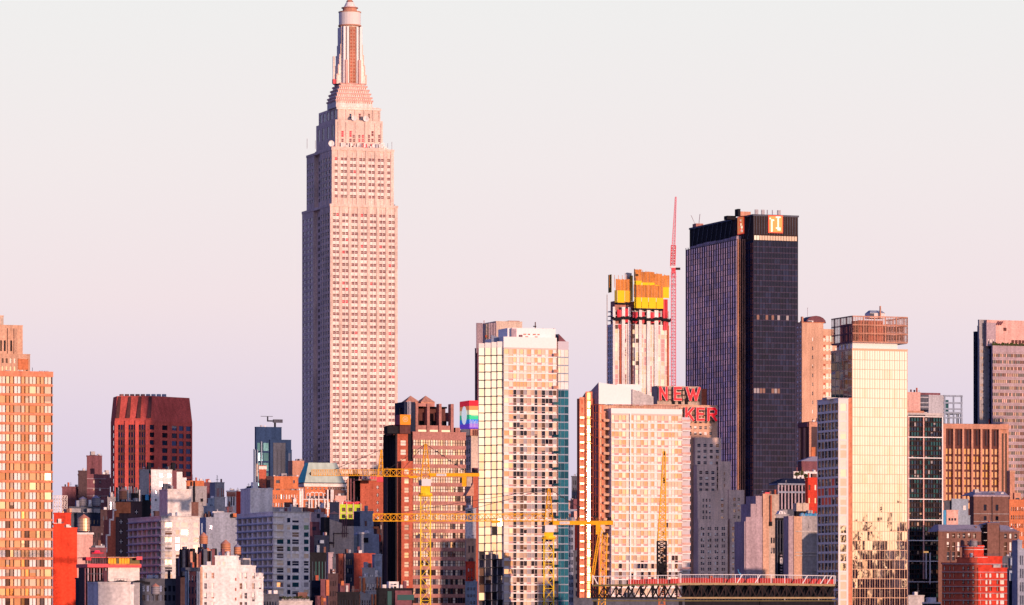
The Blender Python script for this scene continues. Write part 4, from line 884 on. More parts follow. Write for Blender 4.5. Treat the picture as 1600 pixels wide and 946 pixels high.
# recessed strip left of the main face: dark plum glass, peach slabs
s.wallgrid((s.U(943,3),3), (0,3), 0, s.Z(642), 'terracotta', dict(p=P, f=.66, n=3, cf=.8, st='brownw', top=.1, rec=.2), 'wall'); z = zf
while z-P > 17: m = M(); m.box(s.U(943,1.2), -.05, 1.0, 2.95, z-P*1.02, z-P*.70, 'peach_brick'); m.build('balcony', s.root); z -= P
s.wallgrid((s.U(935.5,2),2), (s.U(943,2),2), 0, s.Z(633,0,2), 'orange_trim', dict(p=P, f=.8, n=1, cf=.8, st='warm', top=.1, rec=.2), 'wall')
# plum glass facet turned away, then the fire facet turned into the low sun
pA, pB, pC = (s.U(936,2),2.0), (s.U(925,5),5.0), (s.U(914.5,7),7.0)
s.wallgrid(pB, pA, 0, s.Z(632,0,3), 'rust_brick', dict(p=P, f=.86, n=2, cf=.85, st='brownw', top=.1, rec=.1), 'wall')
import mathutils
def facet(px0, px1, vv, az, part, t, st, n, f=.8, cf=.92, tilt=.25, mat='orange_trim'):
    """facade turned so its outward normal has the absolute azimuth az (degrees right of straight back)"""
    uu0 = s.U(px0, vv); p0w = Vector(s.W(uu0, vv)); ang = R(az); e = Vector((math.cos(ang), math.sin(ang))); k = (px1-800)/F
    L = (k*p0w.y-p0w.x)/(e.x-k*e.y); q = p0w+e*L; rel_ = q-Vector((s.cx, s.Y)); p1 = (rel_.x*s.ca+rel_.y*s.sa, -rel_.x*s.sa+rel_.y*s.ca)
    s.wallgrid((uu0, vv), p1, 0, s.Z(t, uu0, vv), mat, dict(p=P, f=f, n=n, cf=cf, st=st, top=.2, rec=.08, tilt=tilt), part); return (uu0, vv), p1, (s.Z(t, uu0, vv))
FA, FB, fz = facet(915, 925.5, 6, 17.3, 'wall', 612, 'fire', 1, .86, .92, .14)
s.wallgrid((s.U(905.5,6.6),6.6), (FA[0],6.6), 0, s.Z(622,0,9), 'orange_trim', dict(p=P, f=.62, n=2, cf=.75, st=['warm','brownw','amber'], top=.2, rec=.3), 'wall')
s.m('wall').prism([(s.U(905.5,6.6),6.65),(FA[0],6.65),(FB[0]-.05,FB[1]+.2),(0,5),(0,16),(s.U(905.5,6.6),9)], 0, s.Z(624,0,9), 'rust_brick')
z = zf+1
while z-P > 17: m = M(); m.box(FA[0]+.2, FB[0]+1.0, FB[1]-1.1, FB[1]-.25, z-P*1.0, z-P*.93, 'orange_trim'); m.build('balcony', s.root); m = M(); m.box(s.U(906,6), s.U(912,6), 5.7, 6.5, z-P*.95, z-P*.75, 'copper_tank'); m.build('balcony', s.root); z -= P
# slanted roof screens
m = s.m('roof_screen'); 
def slab(pts, mat, th=.35):
    m.poly(pts, mat); b = [(x, y+th, z) for x, y, z in pts]; m.poly(b[::-1], mat)
    for i in range(len(pts)): j = (i+1) % len(pts); m.poly([pts[i], b[i], b[j], pts[j]], mat)
x0 = s.U(935.5,3); slab([(x0,3,s.Z(632,0,3)),(s.U(990,3),3,s.Z(632,0,3)),(s.U(990,3),3,s.Z(606.5,0,3)),(s.U(963.5,3),3,s.Z(601.5,0,3)),(x0,3,s.Z(598.5,0,3))], 'white_gloss')
slab([(s.U(924,8),8,s.Z(632,0,8)),(x0-.05,3.1,s.Z(632,0,3)),(x0-.05,3.1,s.Z(598.5,0,3)),(s.U(924,8),8,s.Z(611,0,8))], 'mauve_stucco')
slab([(s.U(963.5,5),5,s.Z(610,0,5)),(s.U(1001,5),5,s.Z(610,0,5)),(s.U(1001,5),5,s.Z(600,0,5)),(s.U(963.5,5),5,s.Z(600,0,5))], 'white_gloss'); slab([(s.U(988,2.4),2.4,s.Z(632,0,3)),(s.U(1021,2.4),2.4,s.Z(632,0,3)),(s.U(1021,2.4),2.4,s.Z(619,0,3)),(s.U(988,2.4),2.4,s.Z(608,0,3))], 'pale_concrete')
slab([(s.U(906,10.5),10.5,s.Z(632,0,10)),(s.U(915,8),8,s.Z(632,0,8)),(s.U(915,8),8,s.Z(614,0,8)),(s.U(906,10.5),10.5,s.Z(628,0,10))], 'peach_brick'); slab([(s.U(915.1,8),8,s.Z(632,0,8)),(s.U(923.9,8.2),8.2,s.Z(632,0,8)),(s.U(923.9,8.2),8.2,s.Z(611,0,8)),(s.U(915.1,8),8,s.Z(614,0,8))], 'white_frame')
m = s.m('penthouse'); m.box(s.U(943,4), s.U(1060,4), 4, 12, z1-2, s.Z(633,0,4), 'peach_brick')
for k in range(28): x = s.U(960+k*3.8, 1); m.box(x-.05, x+.05, .8, .9, z1, z1+1.3, 'pink_granite')
m.box(s.U(958,1), s.U(1066,1), .78, .88, z1+1.2, z1+1.35, 'pink_granite')
s.done()

# ---- gold curtain wall tower with the lattice crown, right
s = Site('glass_tower', 'smooth gold mirror glass tower topped by a pink lattice box', 'office tower', 1331.5, 1500)
P = 3.18; uR = s.U(1418); z1 = s.Z(546)
zt = z1; nwave = 0
style('gm', [('g_mirror',3),('g_wave',1.2),('g_gold',.6)], 'mullion_tan', 2, 1)
style('gw', [('g_wave',3),('g_mirror',1)], 'mullion_tan', 2, 1)
s.block(1298.5, 1331.5, 1418, 546, 'mullion_tan', dict(p=P, f=.94, n=11, cf=.975, side=.15, top=.3, rec=.06, st=lambda r,c,k: 'gm' if k < 17 else 'gw', tilt=.22), G(P,.95,5,.95,'navy',side=.2,rec=.06,top=.3,tilt=.1))
s.block(1309, 1331.5, 1402, 534, 'white_gloss', G(2,.01,1,.01,None), None, v0=1.2, depth=16, b=546.5) if False else None
m = s.m('neck'); m.box(s.U(1331.8,1), s.U(1402,1), .9, 14, z1, s.Z(533,0,1), 'white_gloss'); 
dn = s.V(1309.5, s.U(1331.8,1)); m.box(s.U(1331.8,1)+.02, s.U(1331.8,1)+6, 14, dn, z1, s.Z(533,0,1), 'blue_grey')
for k in range(4): m.box(s.U(1331.8,1)-.05, s.U(1331.8,1)+.2, 3+k*3, 4.4+k*3, z1+.4, z1+2.4, 'g_dark')
m = s.m('lattice_crown'); u0 = s.U(1332.5,-.6)-.1; u1 = s.U(1417.5,-.6); v0_ = -.6; zl, zh = s.Z(534.2), s.Z(494.5); dl_ = s.V(1299.5, u0)
def latface(a, b, n, mat):
    a, b = Vector(a), Vector(b); L = (b-a).length
    for i in range(n+1):
        p = a+(b-a)*i/n; w = .34 if i % 4 == 0 else .12; m.bar((p.x,p.y,zl), (p.x,p.y,zh), w, mat)
    for j in range(22):
        z = zl+(zh-zl)*j/21; w = .36 if j % 7 == 0 else .11; m.bar((a.x,a.y,z), (b.x,b.y,z), w, mat)
latface((u0,v0_), (u1,v0_), 20, 'terracotta'); latface((u0,v0_), (u0,dl_), 14, 'plum_brick'); latface((u1,v0_), (u1,dl_), 6, 'terracotta')
m.box(u0, u1, v0_, dl_, zl-.35, zl-.2, 'mauve_stucco')
m = s.m('plant_rooms'); m.box(s.U(1342,4), s.U(1380,4), 4, 10, zl, zh-1, 'rust_brick'); m.box(s.U(1386,5), s.U(1412,5), 5, 11, zl, zh-2, 'mauve_stucco'); m.box(s.U(1350,3), s.U(1356,3), 3, 4, zl, zh-1.5, 'brown_granite')
for k in range(5): m.box(s.U(1384+k*6,4.6), s.U(1387+k*6,4.6), 4.4, 4.9, zl+1, zl+2.8, 'g_dark'); m.box(s.U(1384+k*6,4.6), s.U(1387+k*6,4.6), 4.4, 4.9, zl+4, zl+5.6, 'g_dark')
m.box(u0+2, u0+3, 6, dl_-3, zl, zh-2, 'slate')
m = s.m('roof_tank'); xa, xb = s.U(1359,6), s.U(1383,6); zz_ = s.Z(487); m.box(xa, xb, 6, 10, zh, s.Z(486.5), 'white_paint'); m.box(xa, xa+1.6, 5.9, 6, zh+.4, s.Z(487), 'slate')
m.prism([(xa,5.9),(xb,5.9),(xb,10),(xa,10)], s.Z(486.5), s.Z(481.5), 'steel_blue', top=[(xa+.8,7.2,s.Z(482)),(xb-.8,7.2,s.Z(482)),(xb-.8,8.8,s.Z(482)),(xa+.8,8.8,s.Z(482))])
m.box(s.U(1375,5), s.U(1376.7,5), 5, 5.5, zh, s.Z(475.5), 'terracotta')
s.done()
# lower companion slab with white grid
s = Site('office_block', 'narrow block with white window grid and peach front, attached left of the gold mirror tower', 'office block', 1310, 1492)
s.block(1277, 1310, 1325.5, 623.5, 'grey_frame', dict(p=3.12, f=.80, n=1, cf=.72, st='goldp', rec=.1, top=1.2, side=.3), dict(p=3.12, f=.76, n=6, cf=.88, st=lambda r,c,k: 'redr' if k in (9,10,11,8) and random.random()<.75 else 'ink', rec=.25, top=1.0, side=.2))
s.parts['wall'].mats = ['white_frame' if q == 'grey_frame' else q for q in s.parts['wall'].mats]
style('redr', [('g_brown',2),('lit_red',1)], 'bronze', 1, 1) ; pmat('lit_red', (.35,.05,.03), .3, emit=(.5,.05,.02), es=.25)
s.block(None, 1325.6, 1331, 623.5, 'orange_trim', G(3.12,.9,1,.8,'amber'), None, v0=.6, depth=6)
m = s.m('roof_kit'); m.box(s.U(1292,4), s.U(1309,4), 4, 8, s.Z(623.5), s.Z(620.5), 'pale_concrete')
s.done()

# ---- black tower with white lines
s = Site('office_tower', 'black glass tower ruled with thin white lines and double storey floors', 'office tower', 1418.5, 1600)
uR = s.U(1472.5); z1 = s.Z(651)
rr = []; z = z1-.25; PP = 14.85*1600/F
def st31(ri, ci, k): return 'teal' if ri % 2 == 0 or random.random() < .6 else 'navy'
while z-PP > 16: rr += [(z-PP*.92, z-PP*.62), (z-PP*.45, z-PP*.12)] if False else [(z-PP*.95, z-PP*.55), (z-PP*.42, z-PP*.06)]; z -= PP
style('tealt', [('g_teal',3),('g_navy',2),('g_ink',2)], 'grey_frame', 1, 1, .06, 'b_grey')
s.block(None, 1418.5, 1472.5, 651, 'bronze', dict(rows=rr, n=12, cf=.86, st=lambda r,c,k: 'inkw' if k > 17 and r % 2 else 'tealt', rec=.35, side=.3), None, depth=22)
m = s.m('white_lines')
for py in [651+i*32.3 for i in range(10)]: m.box(-.1, uR+.1, -.5, -.05, s.Z(py)-.16, s.Z(py)+.16, 'white_gloss')
for px, b in ((1419,940),(1442.5,905),(1472,864)): x = s.U(px); m.box(x-.22, x+.22, -.45, -.06, s.Z(b), z1, 'pink_stucco' if px < 1460 else 'white_gloss')
for px in (1447,1453): x = s.U(px,-1); m.box(x-.2, x+.2, -1.2, -.9, s.Z(905 if px < 1450 else 913), s.Z(864), 'white_gloss')
m.box(s.U(1472.5), s.U(1507), -.4, -.1, s.Z(864.5), s.Z(863.4), 'white_gloss'); x = s.U(1479); m.box(x-.12, x+.12, -.4, -.1, s.Z(875), s.Z(864.5), 'white_gloss')
m = s.m('low_wing'); m.box(uR, s.U(1507), 0, 20, 0, s.Z(866), 'black_metal')
m = s.m('parapet'); m.box(0, uR, .4, 8, z1, s.Z(645), 'pale_concrete'); m.box(0, s.U(1444,2), 2, 6, s.Z(645), s.Z(641.5), 'terracotta')
for k in range(12): x = s.U(1420+k*2.2,.2); m.box(x, x+.25, .1, .3, s.Z(650), s.Z(648), 'slate')
for k in range(5): x = s.U(1443+k*1.6,-.6); m.box(x, x+.2, -.9, -.6, s.Z(864), s.Z(861.5), 'lit_window')
s.done()
# steel frame building behind
s = Site('building', 'open blue grey steel frame with concrete core, right of the lattice box tower', 'steel frame', 1437, 2300)
m = s.m('concrete_core'); m.box(s.U(1451), s.U(1476), 0, 12, s.Z(652), s.Z(617), 'grey_metal'); m.box(0, s.U(1451), .5, 12, s.Z(640), s.Z(617), 'slate')
m.box(s.U(1440), s.U(1472), 2, 10, s.Z(617), s.Z(613.5), 'plum_brick'); 
for py in (621,629.5,636): m.box(0, s.U(1451), .2, .5, s.Z(py)-.25, s.Z(py)+.25, 'grey_metal')
m = s.m('steel_frame')
for px in (1476,1490,1502.5):
    for v in (0, 11): x = s.U(px,v); m.box(x-.35, x+.35, v-.3, v+.3, s.Z(662,0,v), s.Z(617,0,v), 'steel_blue')
for py in (618,629,638.5,644,652):
    for v in (0, 11): m.box(s.U(1474,v), s.U(1504,v), v-.25, v+.25, s.Z(py,0,v)-.4, s.Z(py,0,v)+.4, 'steel_blue')
m.box(s.U(1476), s.U(1503), 0, 11, s.Z(646), s.Z(644), 'steel_blue'); m.box(s.U(1477), s.U(1486), 3, 9, s.Z(644), s.Z(624), 'g_teal')
m = s.m('columns')
for px in (1475,1483,1497,1503): x = s.U(px,2); m.box(x-.5, x+.5, 2, 3, 0, s.Z(646), 'steel_blue')
m = s.m('base_block'); m.box(s.U(1418,1), s.U(1466,1), 1, 14, 0, s.Z(644), 'pale_concrete')
s.done()
bld('pink penthouse block between the gold mirror tower and the blue grey steel frame', 'building', None, 1415, 1438, 614, 1980, 'pink_stucco', G(60,.05,3,.5,None,top=29), depth=8, v0=0)

# ---- orange pillar building
s = Site('office_block', 'wide orange and brown block of tall vertical piers and square gold windows', 'office block', 1473, 2200)
uR = s.U(1562); z1 = s.Z(663)
s.block(None, 1473, 1562, 663, 'brown_granite', dict(rows=[(s.Z(py+8.5),s.Z(py)) for py in (701,713,725,737,749,761,773,786)], n=12, cf=.66, st='amber', rec=.15, side=.6), None, depth=20)
m = s.m('piers')
for k in range(7): x = .6+k*(uR-1.2)/6.0; m.box(x-.5, x+.5, -1.3, -.02, 0, z1-.4, 'terracotta')
m.box(0, uR+4, -1.5, .5, s.Z(670), z1+.2, 'terracotta'); m.box(-.5, .6, -1.4, 0, 0, z1, 'terracotta')
for k in range(12): x = .8+k*(uR-1.4)/12; m.box(x, x+.8, -.5, -.02, s.Z(696), s.Z(672), 'dark_brick')
s.block(None, 1562.3, 1576, 664, 'terracotta', G(60,.9,2,.6,'brownw'), None, v0=.5, depth=18)
s.done()
# ================================================================= LOW AND MIDDLE BUILDINGS
pw = lambda n, p=3.4, f=.5, cf=.5, st='punched', **k: G(p, f, n, cf, st, **k)
# left side
s = Site('building', 'stepped purple brown brick building with tower, left of the diagonal brown tower', 'building', 122, 2100)
s.block(None, 122, 172, 742, 'plum_brick', None, None, depth=24); s.block(None, 135.5, 159.5, 713, 'plum_brick', None, None, v0=3, depth=14); s.block(None, 122.5, 136, 736.5, 'dark_brick', None, None, v0=-.4, depth=12); s.block(None, 97, 122, 761.5, 'plum_brick', None, None, v0=2, depth=20)
m = s.m('stone_bands')
for py, a, b in ((748,136,166),(763,122,172),(775,122,172)): m.box(s.U(a,-.6), s.U(b,-.6), -.2, -.02, s.Z(py)-.12, s.Z(py)+.12, 'mauve_stucco')
m = s.m('roof_kit'); m.box(s.U(143,4), s.U(152,4), 5, 9, s.Z(713), s.Z(710.5), 'black_metal'); m.box(s.U(168,1), s.U(174,1), 1, 5, s.Z(760), s.Z(746), 'plum_brick')
s.done()
r_ = bpy.data.objects.new('sign_lattice', None); COL.objects.link(r_); tag(r_, 'pale square steel lattice scaffold on a roof beside the orange slab', 'lattice'); r_.location = pt(81, 808, 1500)
k_ = 1500/F; m = M()
for i in range(7): m.bar((i*4*k_,0,0), (i*4*k_,0,33*k_), .2, 'limestone_trim')
for j in range(7): m.bar((0,0,j*5.5*k_), (24*k_,0,j*5.5*k_), .2, 'limestone_trim')
for i in range(6):
    for j in range(6): m.bar(((i+(j%2))*4*k_,.1,j*5.5*k_), ((i+1-(j%2))*4*k_,.1,(j+1)*5.5*k_), .13, 'limestone_trim')
m.build('frame', r_)
r_ = bpy.data.objects.new('vent_stacks', None); COL.objects.link(r_); tag(r_, 'cluster of shining copper vent pipes on the roof behind the red wall', 'vent pipes'); r_.location = pt(96, 822, 1440)
k_ = 1440/F
for dx, h, r in ((-4,21,1.2),(-1,16,.8),(2.5,22,1.3),(6,12,.7),(8.5,9,.9)): m = M(); m.cyl(dx*k_, 0, 0, h*k_, r*k_*1.1, r*k_*1.1, 'copper_tank', 12); m.cyl(dx*k_, 0, h*k_, (h+1.5)*k_, r*k_*1.7, r*k_*.6, 'copper_tank', 12); m.build('pipe', r_)
s = Site('building', 'plain bright red painted wall building beside the orange slab', 'building', 82.5, 1400)
s.block(None, 82.5, 120.5, 826, 'red_paint', None, None, depth=12); s.block(None, 84, 100, 820, 'red_paint', None, None, v0=.02, depth=10)
s.block(None, 84, 111, 803, 'red_brick_bright', None, None, v0=14, depth=6)
m = s.m('roof_kit'); m.box(s.U(101,2), s.U(111,2), 2, 5, s.Z(826), s.Z(821.5), 'white_paint'); m.box(s.U(86,1), s.U(92,1), 3, 5, s.Z(820), s.Z(817), 'white_paint'); s.done()
bld('pink stucco building under the shining copper water tank', 'building', None, 120, 145, 833, 1500, 'pink_stucco', None, depth=12, cornice=(.5,.3,'white_paint'))
water_tank('copper coloured water tank glowing in the sun beside the red wall building', 131, 803.5, 832, 19, 1503, 'copper_tank', 'tin_roof', leg=.4)
s = Site('building', 'dark grey building carrying two grey water tanks, left background', 'building', 108, 1750)
s.block(None, 108, 158, 793, 'slate', None, None, depth=14); s.block(None, 120, 158, 803, 'navy_panel', pw(6,4,.4,.3,'dark'), None, v0=-2, depth=3); m = s.m('panels')
for a, b, mt in ((108,112,'peach_brick'),(112,126,'grey_concrete'),(136,144,'grey_concrete'),(146,156,'grey_concrete')): m.box(s.U(a,-2.4), s.U(b,-2.4), -2.6, -2.1, s.Z(801), s.Z(795), mt)
m.box(s.U(117.5,3), s.U(122,3), 1, 3, s.Z(793), s.Z(782), 'blue_grey'); m.box(s.U(137,3), s.U(141,3), 1, 3, s.Z(793), s.Z(781), 'white_paint'); m.box(s.U(156,3), s.U(160,3), 1, 3, s.Z(785), s.Z(781), 'white_paint')
s.done()
water_tank('grey metal water tank, left one of the pair on the dark roof', 129.5, 776, 792.5, 13, 1755, 'grey_tank', 'slate_roof', leg=.5)
water_tank('grey metal water tank, right one of the pair on the dark roof', 150, 774, 792.5, 13.5, 1755, 'grey_tank', 'slate_roof', leg=.5)
s = Site('building', 'very dark building with a turret hotel crown behind the stepped brick gable', 'building', 145, 1700)
s.block(None, 143, 182, 824, 'dark_brick', pw(6,3.6,.45,.4,'dark'), None, v0=0, depth=10); s.block(None, 157, 178, 798, 'dark_brick', pw(3,3.6,.45,.3,'navy'), None, v0=3, depth=10); s.block(None, 168, 181, 779, 'grey_concrete', pw(5,5,.7,.6,'dark',top=.6), None, v0=6, depth=8)
m = s.m('roof_kit')
for k in range(7): x = s.U(168+k*2,6.4); m.box(x-.15, x+.15, 6, 6.4, s.Z(779), s.Z(774+random.random()*3), 'tan_stone')
s.done()
# stepped brick gable
s = Site('building', 'red brick building with white edged stepped gable and sunlit orange top', 'building', 180, 1550)
st = [(160.5,869,862),(166,862,836),(171,836,812),(176.5,812,797)]
for i, (px, b, t) in enumerate(st): nx = st[i+1][0] if i < 3 else 180.5; s.m('gable').box(s.U(px,0), s.U(nx+.02,0), 0, 8, 0, s.Z(t), 'rust_brick'); s.m('gable_coping').box(s.U(px,-.3)-.1, s.U(px+1.6,-.3), -.4, -.02, s.Z(b), s.Z(t)+.2, 'limestone_trim'); s.m('gable_coping').box(s.U(px,-.3)-.1, s.U(nx+1.4,-.3), -.4, -.02, s.Z(t+1.4)-.05, s.Z(t)+.22, 'limestone_trim')
s.block(None, 180.5, 222, 785, 'dark_brick', None, None, v0=0, depth=14); s.m('sunlit_patch').box(s.U(180.4,0), s.U(204,0), -.15, -.01, s.Z(802), s.Z(785)+.05, 'orange_brick'); s.m('sunlit_patch').box(s.U(180.4,0), s.U(186,0), -.15, -.01, s.Z(808), s.Z(802.1), 'orange_brick'); s.done()  # sunlit top painted as an orange overlay on the dark brick
water_tank('red wooden water tank above the stepped brick gable', 192, 762, 785, 13, 1553, leg=1)
s = Site('rooftop_antennas', 'thicket of white antennas and blue grey vents around the red water tank', 'antennas', 176, 1560)
m = s.m('antennas')
for k in range(40): px = 181+random.random()*36; x = s.U(px,5); py = 768-random.random()*9; m.box(x, x+random.choice((.1,.3,.5)), 5, 5.3, s.Z(786), s.Z(py), random.choice(('white_paint','grey_metal','steel_blue','black_metal')))
m.box(s.U(206,4), s.U(216,4), 4, 6, s.Z(786), s.Z(770), 'black_metal'); s.done()
s = Site('building', 'weathered dark chimney block left of the white building with four windows', 'building', 218, 1850)
s.block(None, 218, 233, 735, 'grey_concrete', None, None, depth=10); s.block(None, 222, 235, 775, 'black_metal', None, None, v0=-3, depth=3); s.m('tarp').box(s.U(227,-3.4), s.U(232,-3.4), -3.6, -3.1, s.Z(782), s.Z(773), 'blue_tarp'); s.done()
s = Site('building', 'white painted building with four small dark windows and black chimneys', 'building', 236, 2060)
wn = [(s.U(250)-0, s.U(254)-0), (s.U(263), s.U(267))]
s.block(None, 236, 269, 735, 'white_paint', dict(rows=[(s.Z(746),s.Z(740)),(s.Z(759),s.Z(753))], cols=wn, st='dark', rec=.3), None, depth=14)
s.m('wall').box(s.U(269)+.02, s.U(276), 0, 12, 0, s.Z(735), 'plum_brick'); s.m('wall').box(s.U(276)+.04, s.U(285), 0, 12, 0, s.Z(737), 'white_paint'); s.m('wall').box(s.U(285)+.02, s.U(291.5), 0, 12, 0, s.Z(746), 'white_paint')
m = s.m('chimneys'); m.box(s.U(231,2), s.U(236,2), 2, 4, s.Z(740), s.Z(722.5), 'black_metal'); m.box(s.U(268.5,2), s.U(274,2), 2, 4, s.Z(735), s.Z(722.5), 'black_metal'); m.box(s.U(237,2), s.U(286,2), 2, 3, s.Z(735), s.Z(732.5), 'dark_brick')
x = s.U(243.2,-.2)
for px in (243, 244.5):
    for py in (769,780): pass
s.panes += [(s.U(242.5), -.1, s.Z(py+4), 0, .6, 1.0, 'dark', .3) for py in (767,779)]
s.done()
# balcony block pair
def twin(lab, l, c, r, t, Y, ph, frst, lst, wm='bone_concrete'):
    s = Site('apartment_block', lab, 'apartment block', c, Y); P = 3.05 if Y < 1420 else 3.1; uR = s.U(r)
    x = [s.U(c+(r-c)*f) for f in (.10,.28,.38,.47,.52,.70,.84,.97)]
    cols = [(x[0],x[1]),(x[2],x[3]),(x[4],x[5]),(x[6],x[7])]
    s.block(l, c, r, t, wm, dict(p=2.32, f=.62, cols=cols, st=frst, top=1.3, rec=.15, tilt=.6), dict(p=2.32, f=.72, n=7, cf=.66, st=lst, top=1.0, rec=.9))
    m = s.m('balcony_slabs'); d = s.V(l, 0); z = s.Z(t)-1
    while z > 16: m.box(-.5, -.03, .2, d, z-.45, z-.1, 'blue_grey'); m.box(s.U(c+(r-c)*.02,-.5), s.U(c+(r-c)*.3,-.5), -.55, -.03, z-.4, z-.25, 'white_frame'); z -= 2.32
    a, b, cc, tt = ph; s.block(a, b, cc, tt, wm, None, None, v0=max(5, s.V(b, 0)+.5), z0=s.Z(t)-.5, part='penthouse')
    m = s.m('roof_edge'); m.box(-.2, uR+.2, -.2, .2, s.Z(t), s.Z(t)+.35, 'pale_concrete')
    s.done()
twin('grey balcony apartment block with sunlit cream front, left one of a matching pair', 200, 252, 312, 808, 1400, (249,262,299,766), ['goldp','punched','warm'], ['navy','amber','dark','navy'])
twin('grey balcony apartment block in even shade, right one of a matching pair', 370, 427, 484, 801, 1450, (376,391,426,764.5), ['punched','teal','goldp'], ['navy','dark'], 'white_paint')
s = Site('building', 'blank pale blue grey rendered building between the two balcony blocks', 'building', 322, 1600)
s.block(312, 322, 371, 810, 'blue_grey', None, None); s.block(None, 334, 366, 802.5, 'blue_grey', None, None, v0=.05, depth=9); m = s.m('side_strips'); m.box(s.U(315,-1), s.U(317,-1), -.6, -.02, 0, s.Z(818), 'steel_blue')
m.box(s.U(359,1), s.U(367,1), -.8, 2, s.Z(809), s.Z(803), 'black_metal'); m.box(s.U(364,-1), s.U(369.5,-1), -1.2, -.85, s.Z(808), s.Z(802), 'orange_brick'); s.done()
s = Site('building', 'small orange rooftop house above a grey block, left of the rusty grey lift tower', 'building', 291, 1900)
s.block(None, 291, 319, 752.5, 'orange_brick', None, None, depth=8, v0=2); s.block(None, 296, 323, 761, 'grey_concrete', None, None, depth=12); s.block(None, 318, 331, 755, 'plum_brick', None, None, v0=3, depth=8)
s.block(None, 299, 310, 786, 'brown_brick', None, None, v0=-2, depth=4); x = s.U(302,-.4); s.m('flue').box(x, x+.8, -.6, -.1, s.Z(786), s.Z(752), 'black_metal'); s.m('vent').box(s.U(314,-.4), s.U(317.5,-.4), -.4, -.02, s.Z(784), s.Z(779), 'black_metal'); s.done()
s = Site('building', 'rust streaked grey lift tower on a white block', 'building', 336, 1850)
s.block(328, 336, 350.5, 755, 'grey_concrete', None, None); s.block(None, 335, 352, 778, 'pale_concrete', None, None, v0=-1, depth=9); s.block(None, 325, 335, 780, 'steel_blue', pw(2,7,.7,.5,'navy'), None, v0=-1.5, depth=7); s.block(None, 318, 336, 792, 'blue_grey', pw(4,5,.6,.5,'navy'), None, v0=-3, depth=5)
m = s.m('rust_streaks')
for px in (339,341.5,346,349): x = s.U(px,-.1); m.box(x, x+.25, -.06, -.01, s.Z(777), s.Z(757+random.random()*8), 'rust_brick')
s.done()
s = Site('building', 'striped white and red building with arched windows behind the balcony blocks', 'building', 352, 2100)
s.block(None, 354, 369, 768, 'white_paint', dict(rows=[(s.Z(790),s.Z(776.5))], n=3, cf=.55, st='dark', rec=.4, side=.5), None, depth=10); s.block(None, 368.5, 378, 769, 'red_brick_bright', None, None, v0=.5, depth=9); s.block(None, 352, 364, 793, 'pink_stucco', pw(3,3,.6,.5,'warm'), None, v0=-3, depth=4)
m = s.m('striped_frieze')
for k in range(9): x = s.U(354.4+k*1.6,-.3); m.box(x, x+.3, -.25, -.02, s.Z(776), s.Z(769), 'rust_brick')
s.done()
# white building bottom left
s = Site('building', 'white painted corner building with scattered windows, nearest at the bottom left', 'building', 315, 1150)
def wr(specs, v0, t, mat='white_paint'): pass
sw = 1150/F
rows_ = [(s.Z(py+9),s.Z(py)) for py in (895,911.5,926.5,941)]
c1 = [(s.U(a),s.U(a+4.2)) for a in (319,330.5)]
s.block(313.5, 315, 369, 885.5, 'white_paint', dict(rows=rows_, cols=c1, st='punched', rec=.3), None, depth=16)
s.block(None, 336, 373, 870.5, 'white_paint', dict(rows=[(s.Z(889.5),s.Z(878))], cols=[(s.U(340)-s.U(336), s.U(344)-s.U(336)), (s.U(348)-s.U(336), s.U(352)-s.U(336))], st='goldp', rec=.15), None, v0=.03, depth=12)
s.block(None, 369, 393, 885.3, 'white_paint', dict(rows=rows_, cols=[(s.U(374.5,.06)-s.U(369,.06),s.U(378.6,.06)-s.U(369,.06)),(s.U(382,.06)-s.U(369,.06),s.U(386.2,.06)-s.U(369,.06))], st='punched', rec=.3), None, v0=.06, depth=14)
s.block(None, 386, 399.5, 886, 'white_paint', dict(rows=rows_[:3]+[(s.Z(940),s.Z(934))], cols=[(s.U(394,.09)-s.U(386,.09),s.U(398,.09)-s.U(386,.09))], st='punched', rec=.3), None, v0=.09, depth=14)
s.block(None, 399.5, 411.5, 903.5, 'white_paint', dict(rows=rows_[:2], cols=[(s.U(404.5,.12)-s.U(399.5,.12),s.U(408.5,.12)-s.U(399.5,.12))], st='punched', rec=.3), None, v0=.12, depth=14)
m = s.m('roof_parapet'); m.box(s.U(379,1), s.U(391,1), .8, 4, s.Z(885), s.Z(872), 'pale_concrete'); m.box(s.U(380,.6), s.U(390,.6), .5, .79, s.Z(883), s.Z(874.5), 'slate')
m = s.m('corner_strip'); m.box(s.U(312.5,.2), s.U(316.5,-.1), -.1, -.01, 0, s.Z(886), 'peach_brick')
m = s.m('small_vents')
for py in (903,919,934): x = s.U(367.5,-.1); m.box(x, x+.35, -.08, -.01, s.Z(py+4.5), s.Z(py), 'rust_brick')
s.done()
s = Site('building', 'blue grey pilastered building squeezed left of the white corner building', 'building', 291, 1190)
s.block(None, 290, 312, 889, 'plum_brick', pw(3,3,.6,.5,'navy'), None, v0=0, depth=10); m = s.m('pilasters')
for px in (289.5,293,307,310): x = s.U(px,-.3); m.box(x, x+.35, -.5, -.02, 0, s.Z(893), 'steel_blue')
m.box(s.U(289,0), s.U(313,0), -.6, 4, s.Z(893), s.Z(887), 'slate'); s.done()
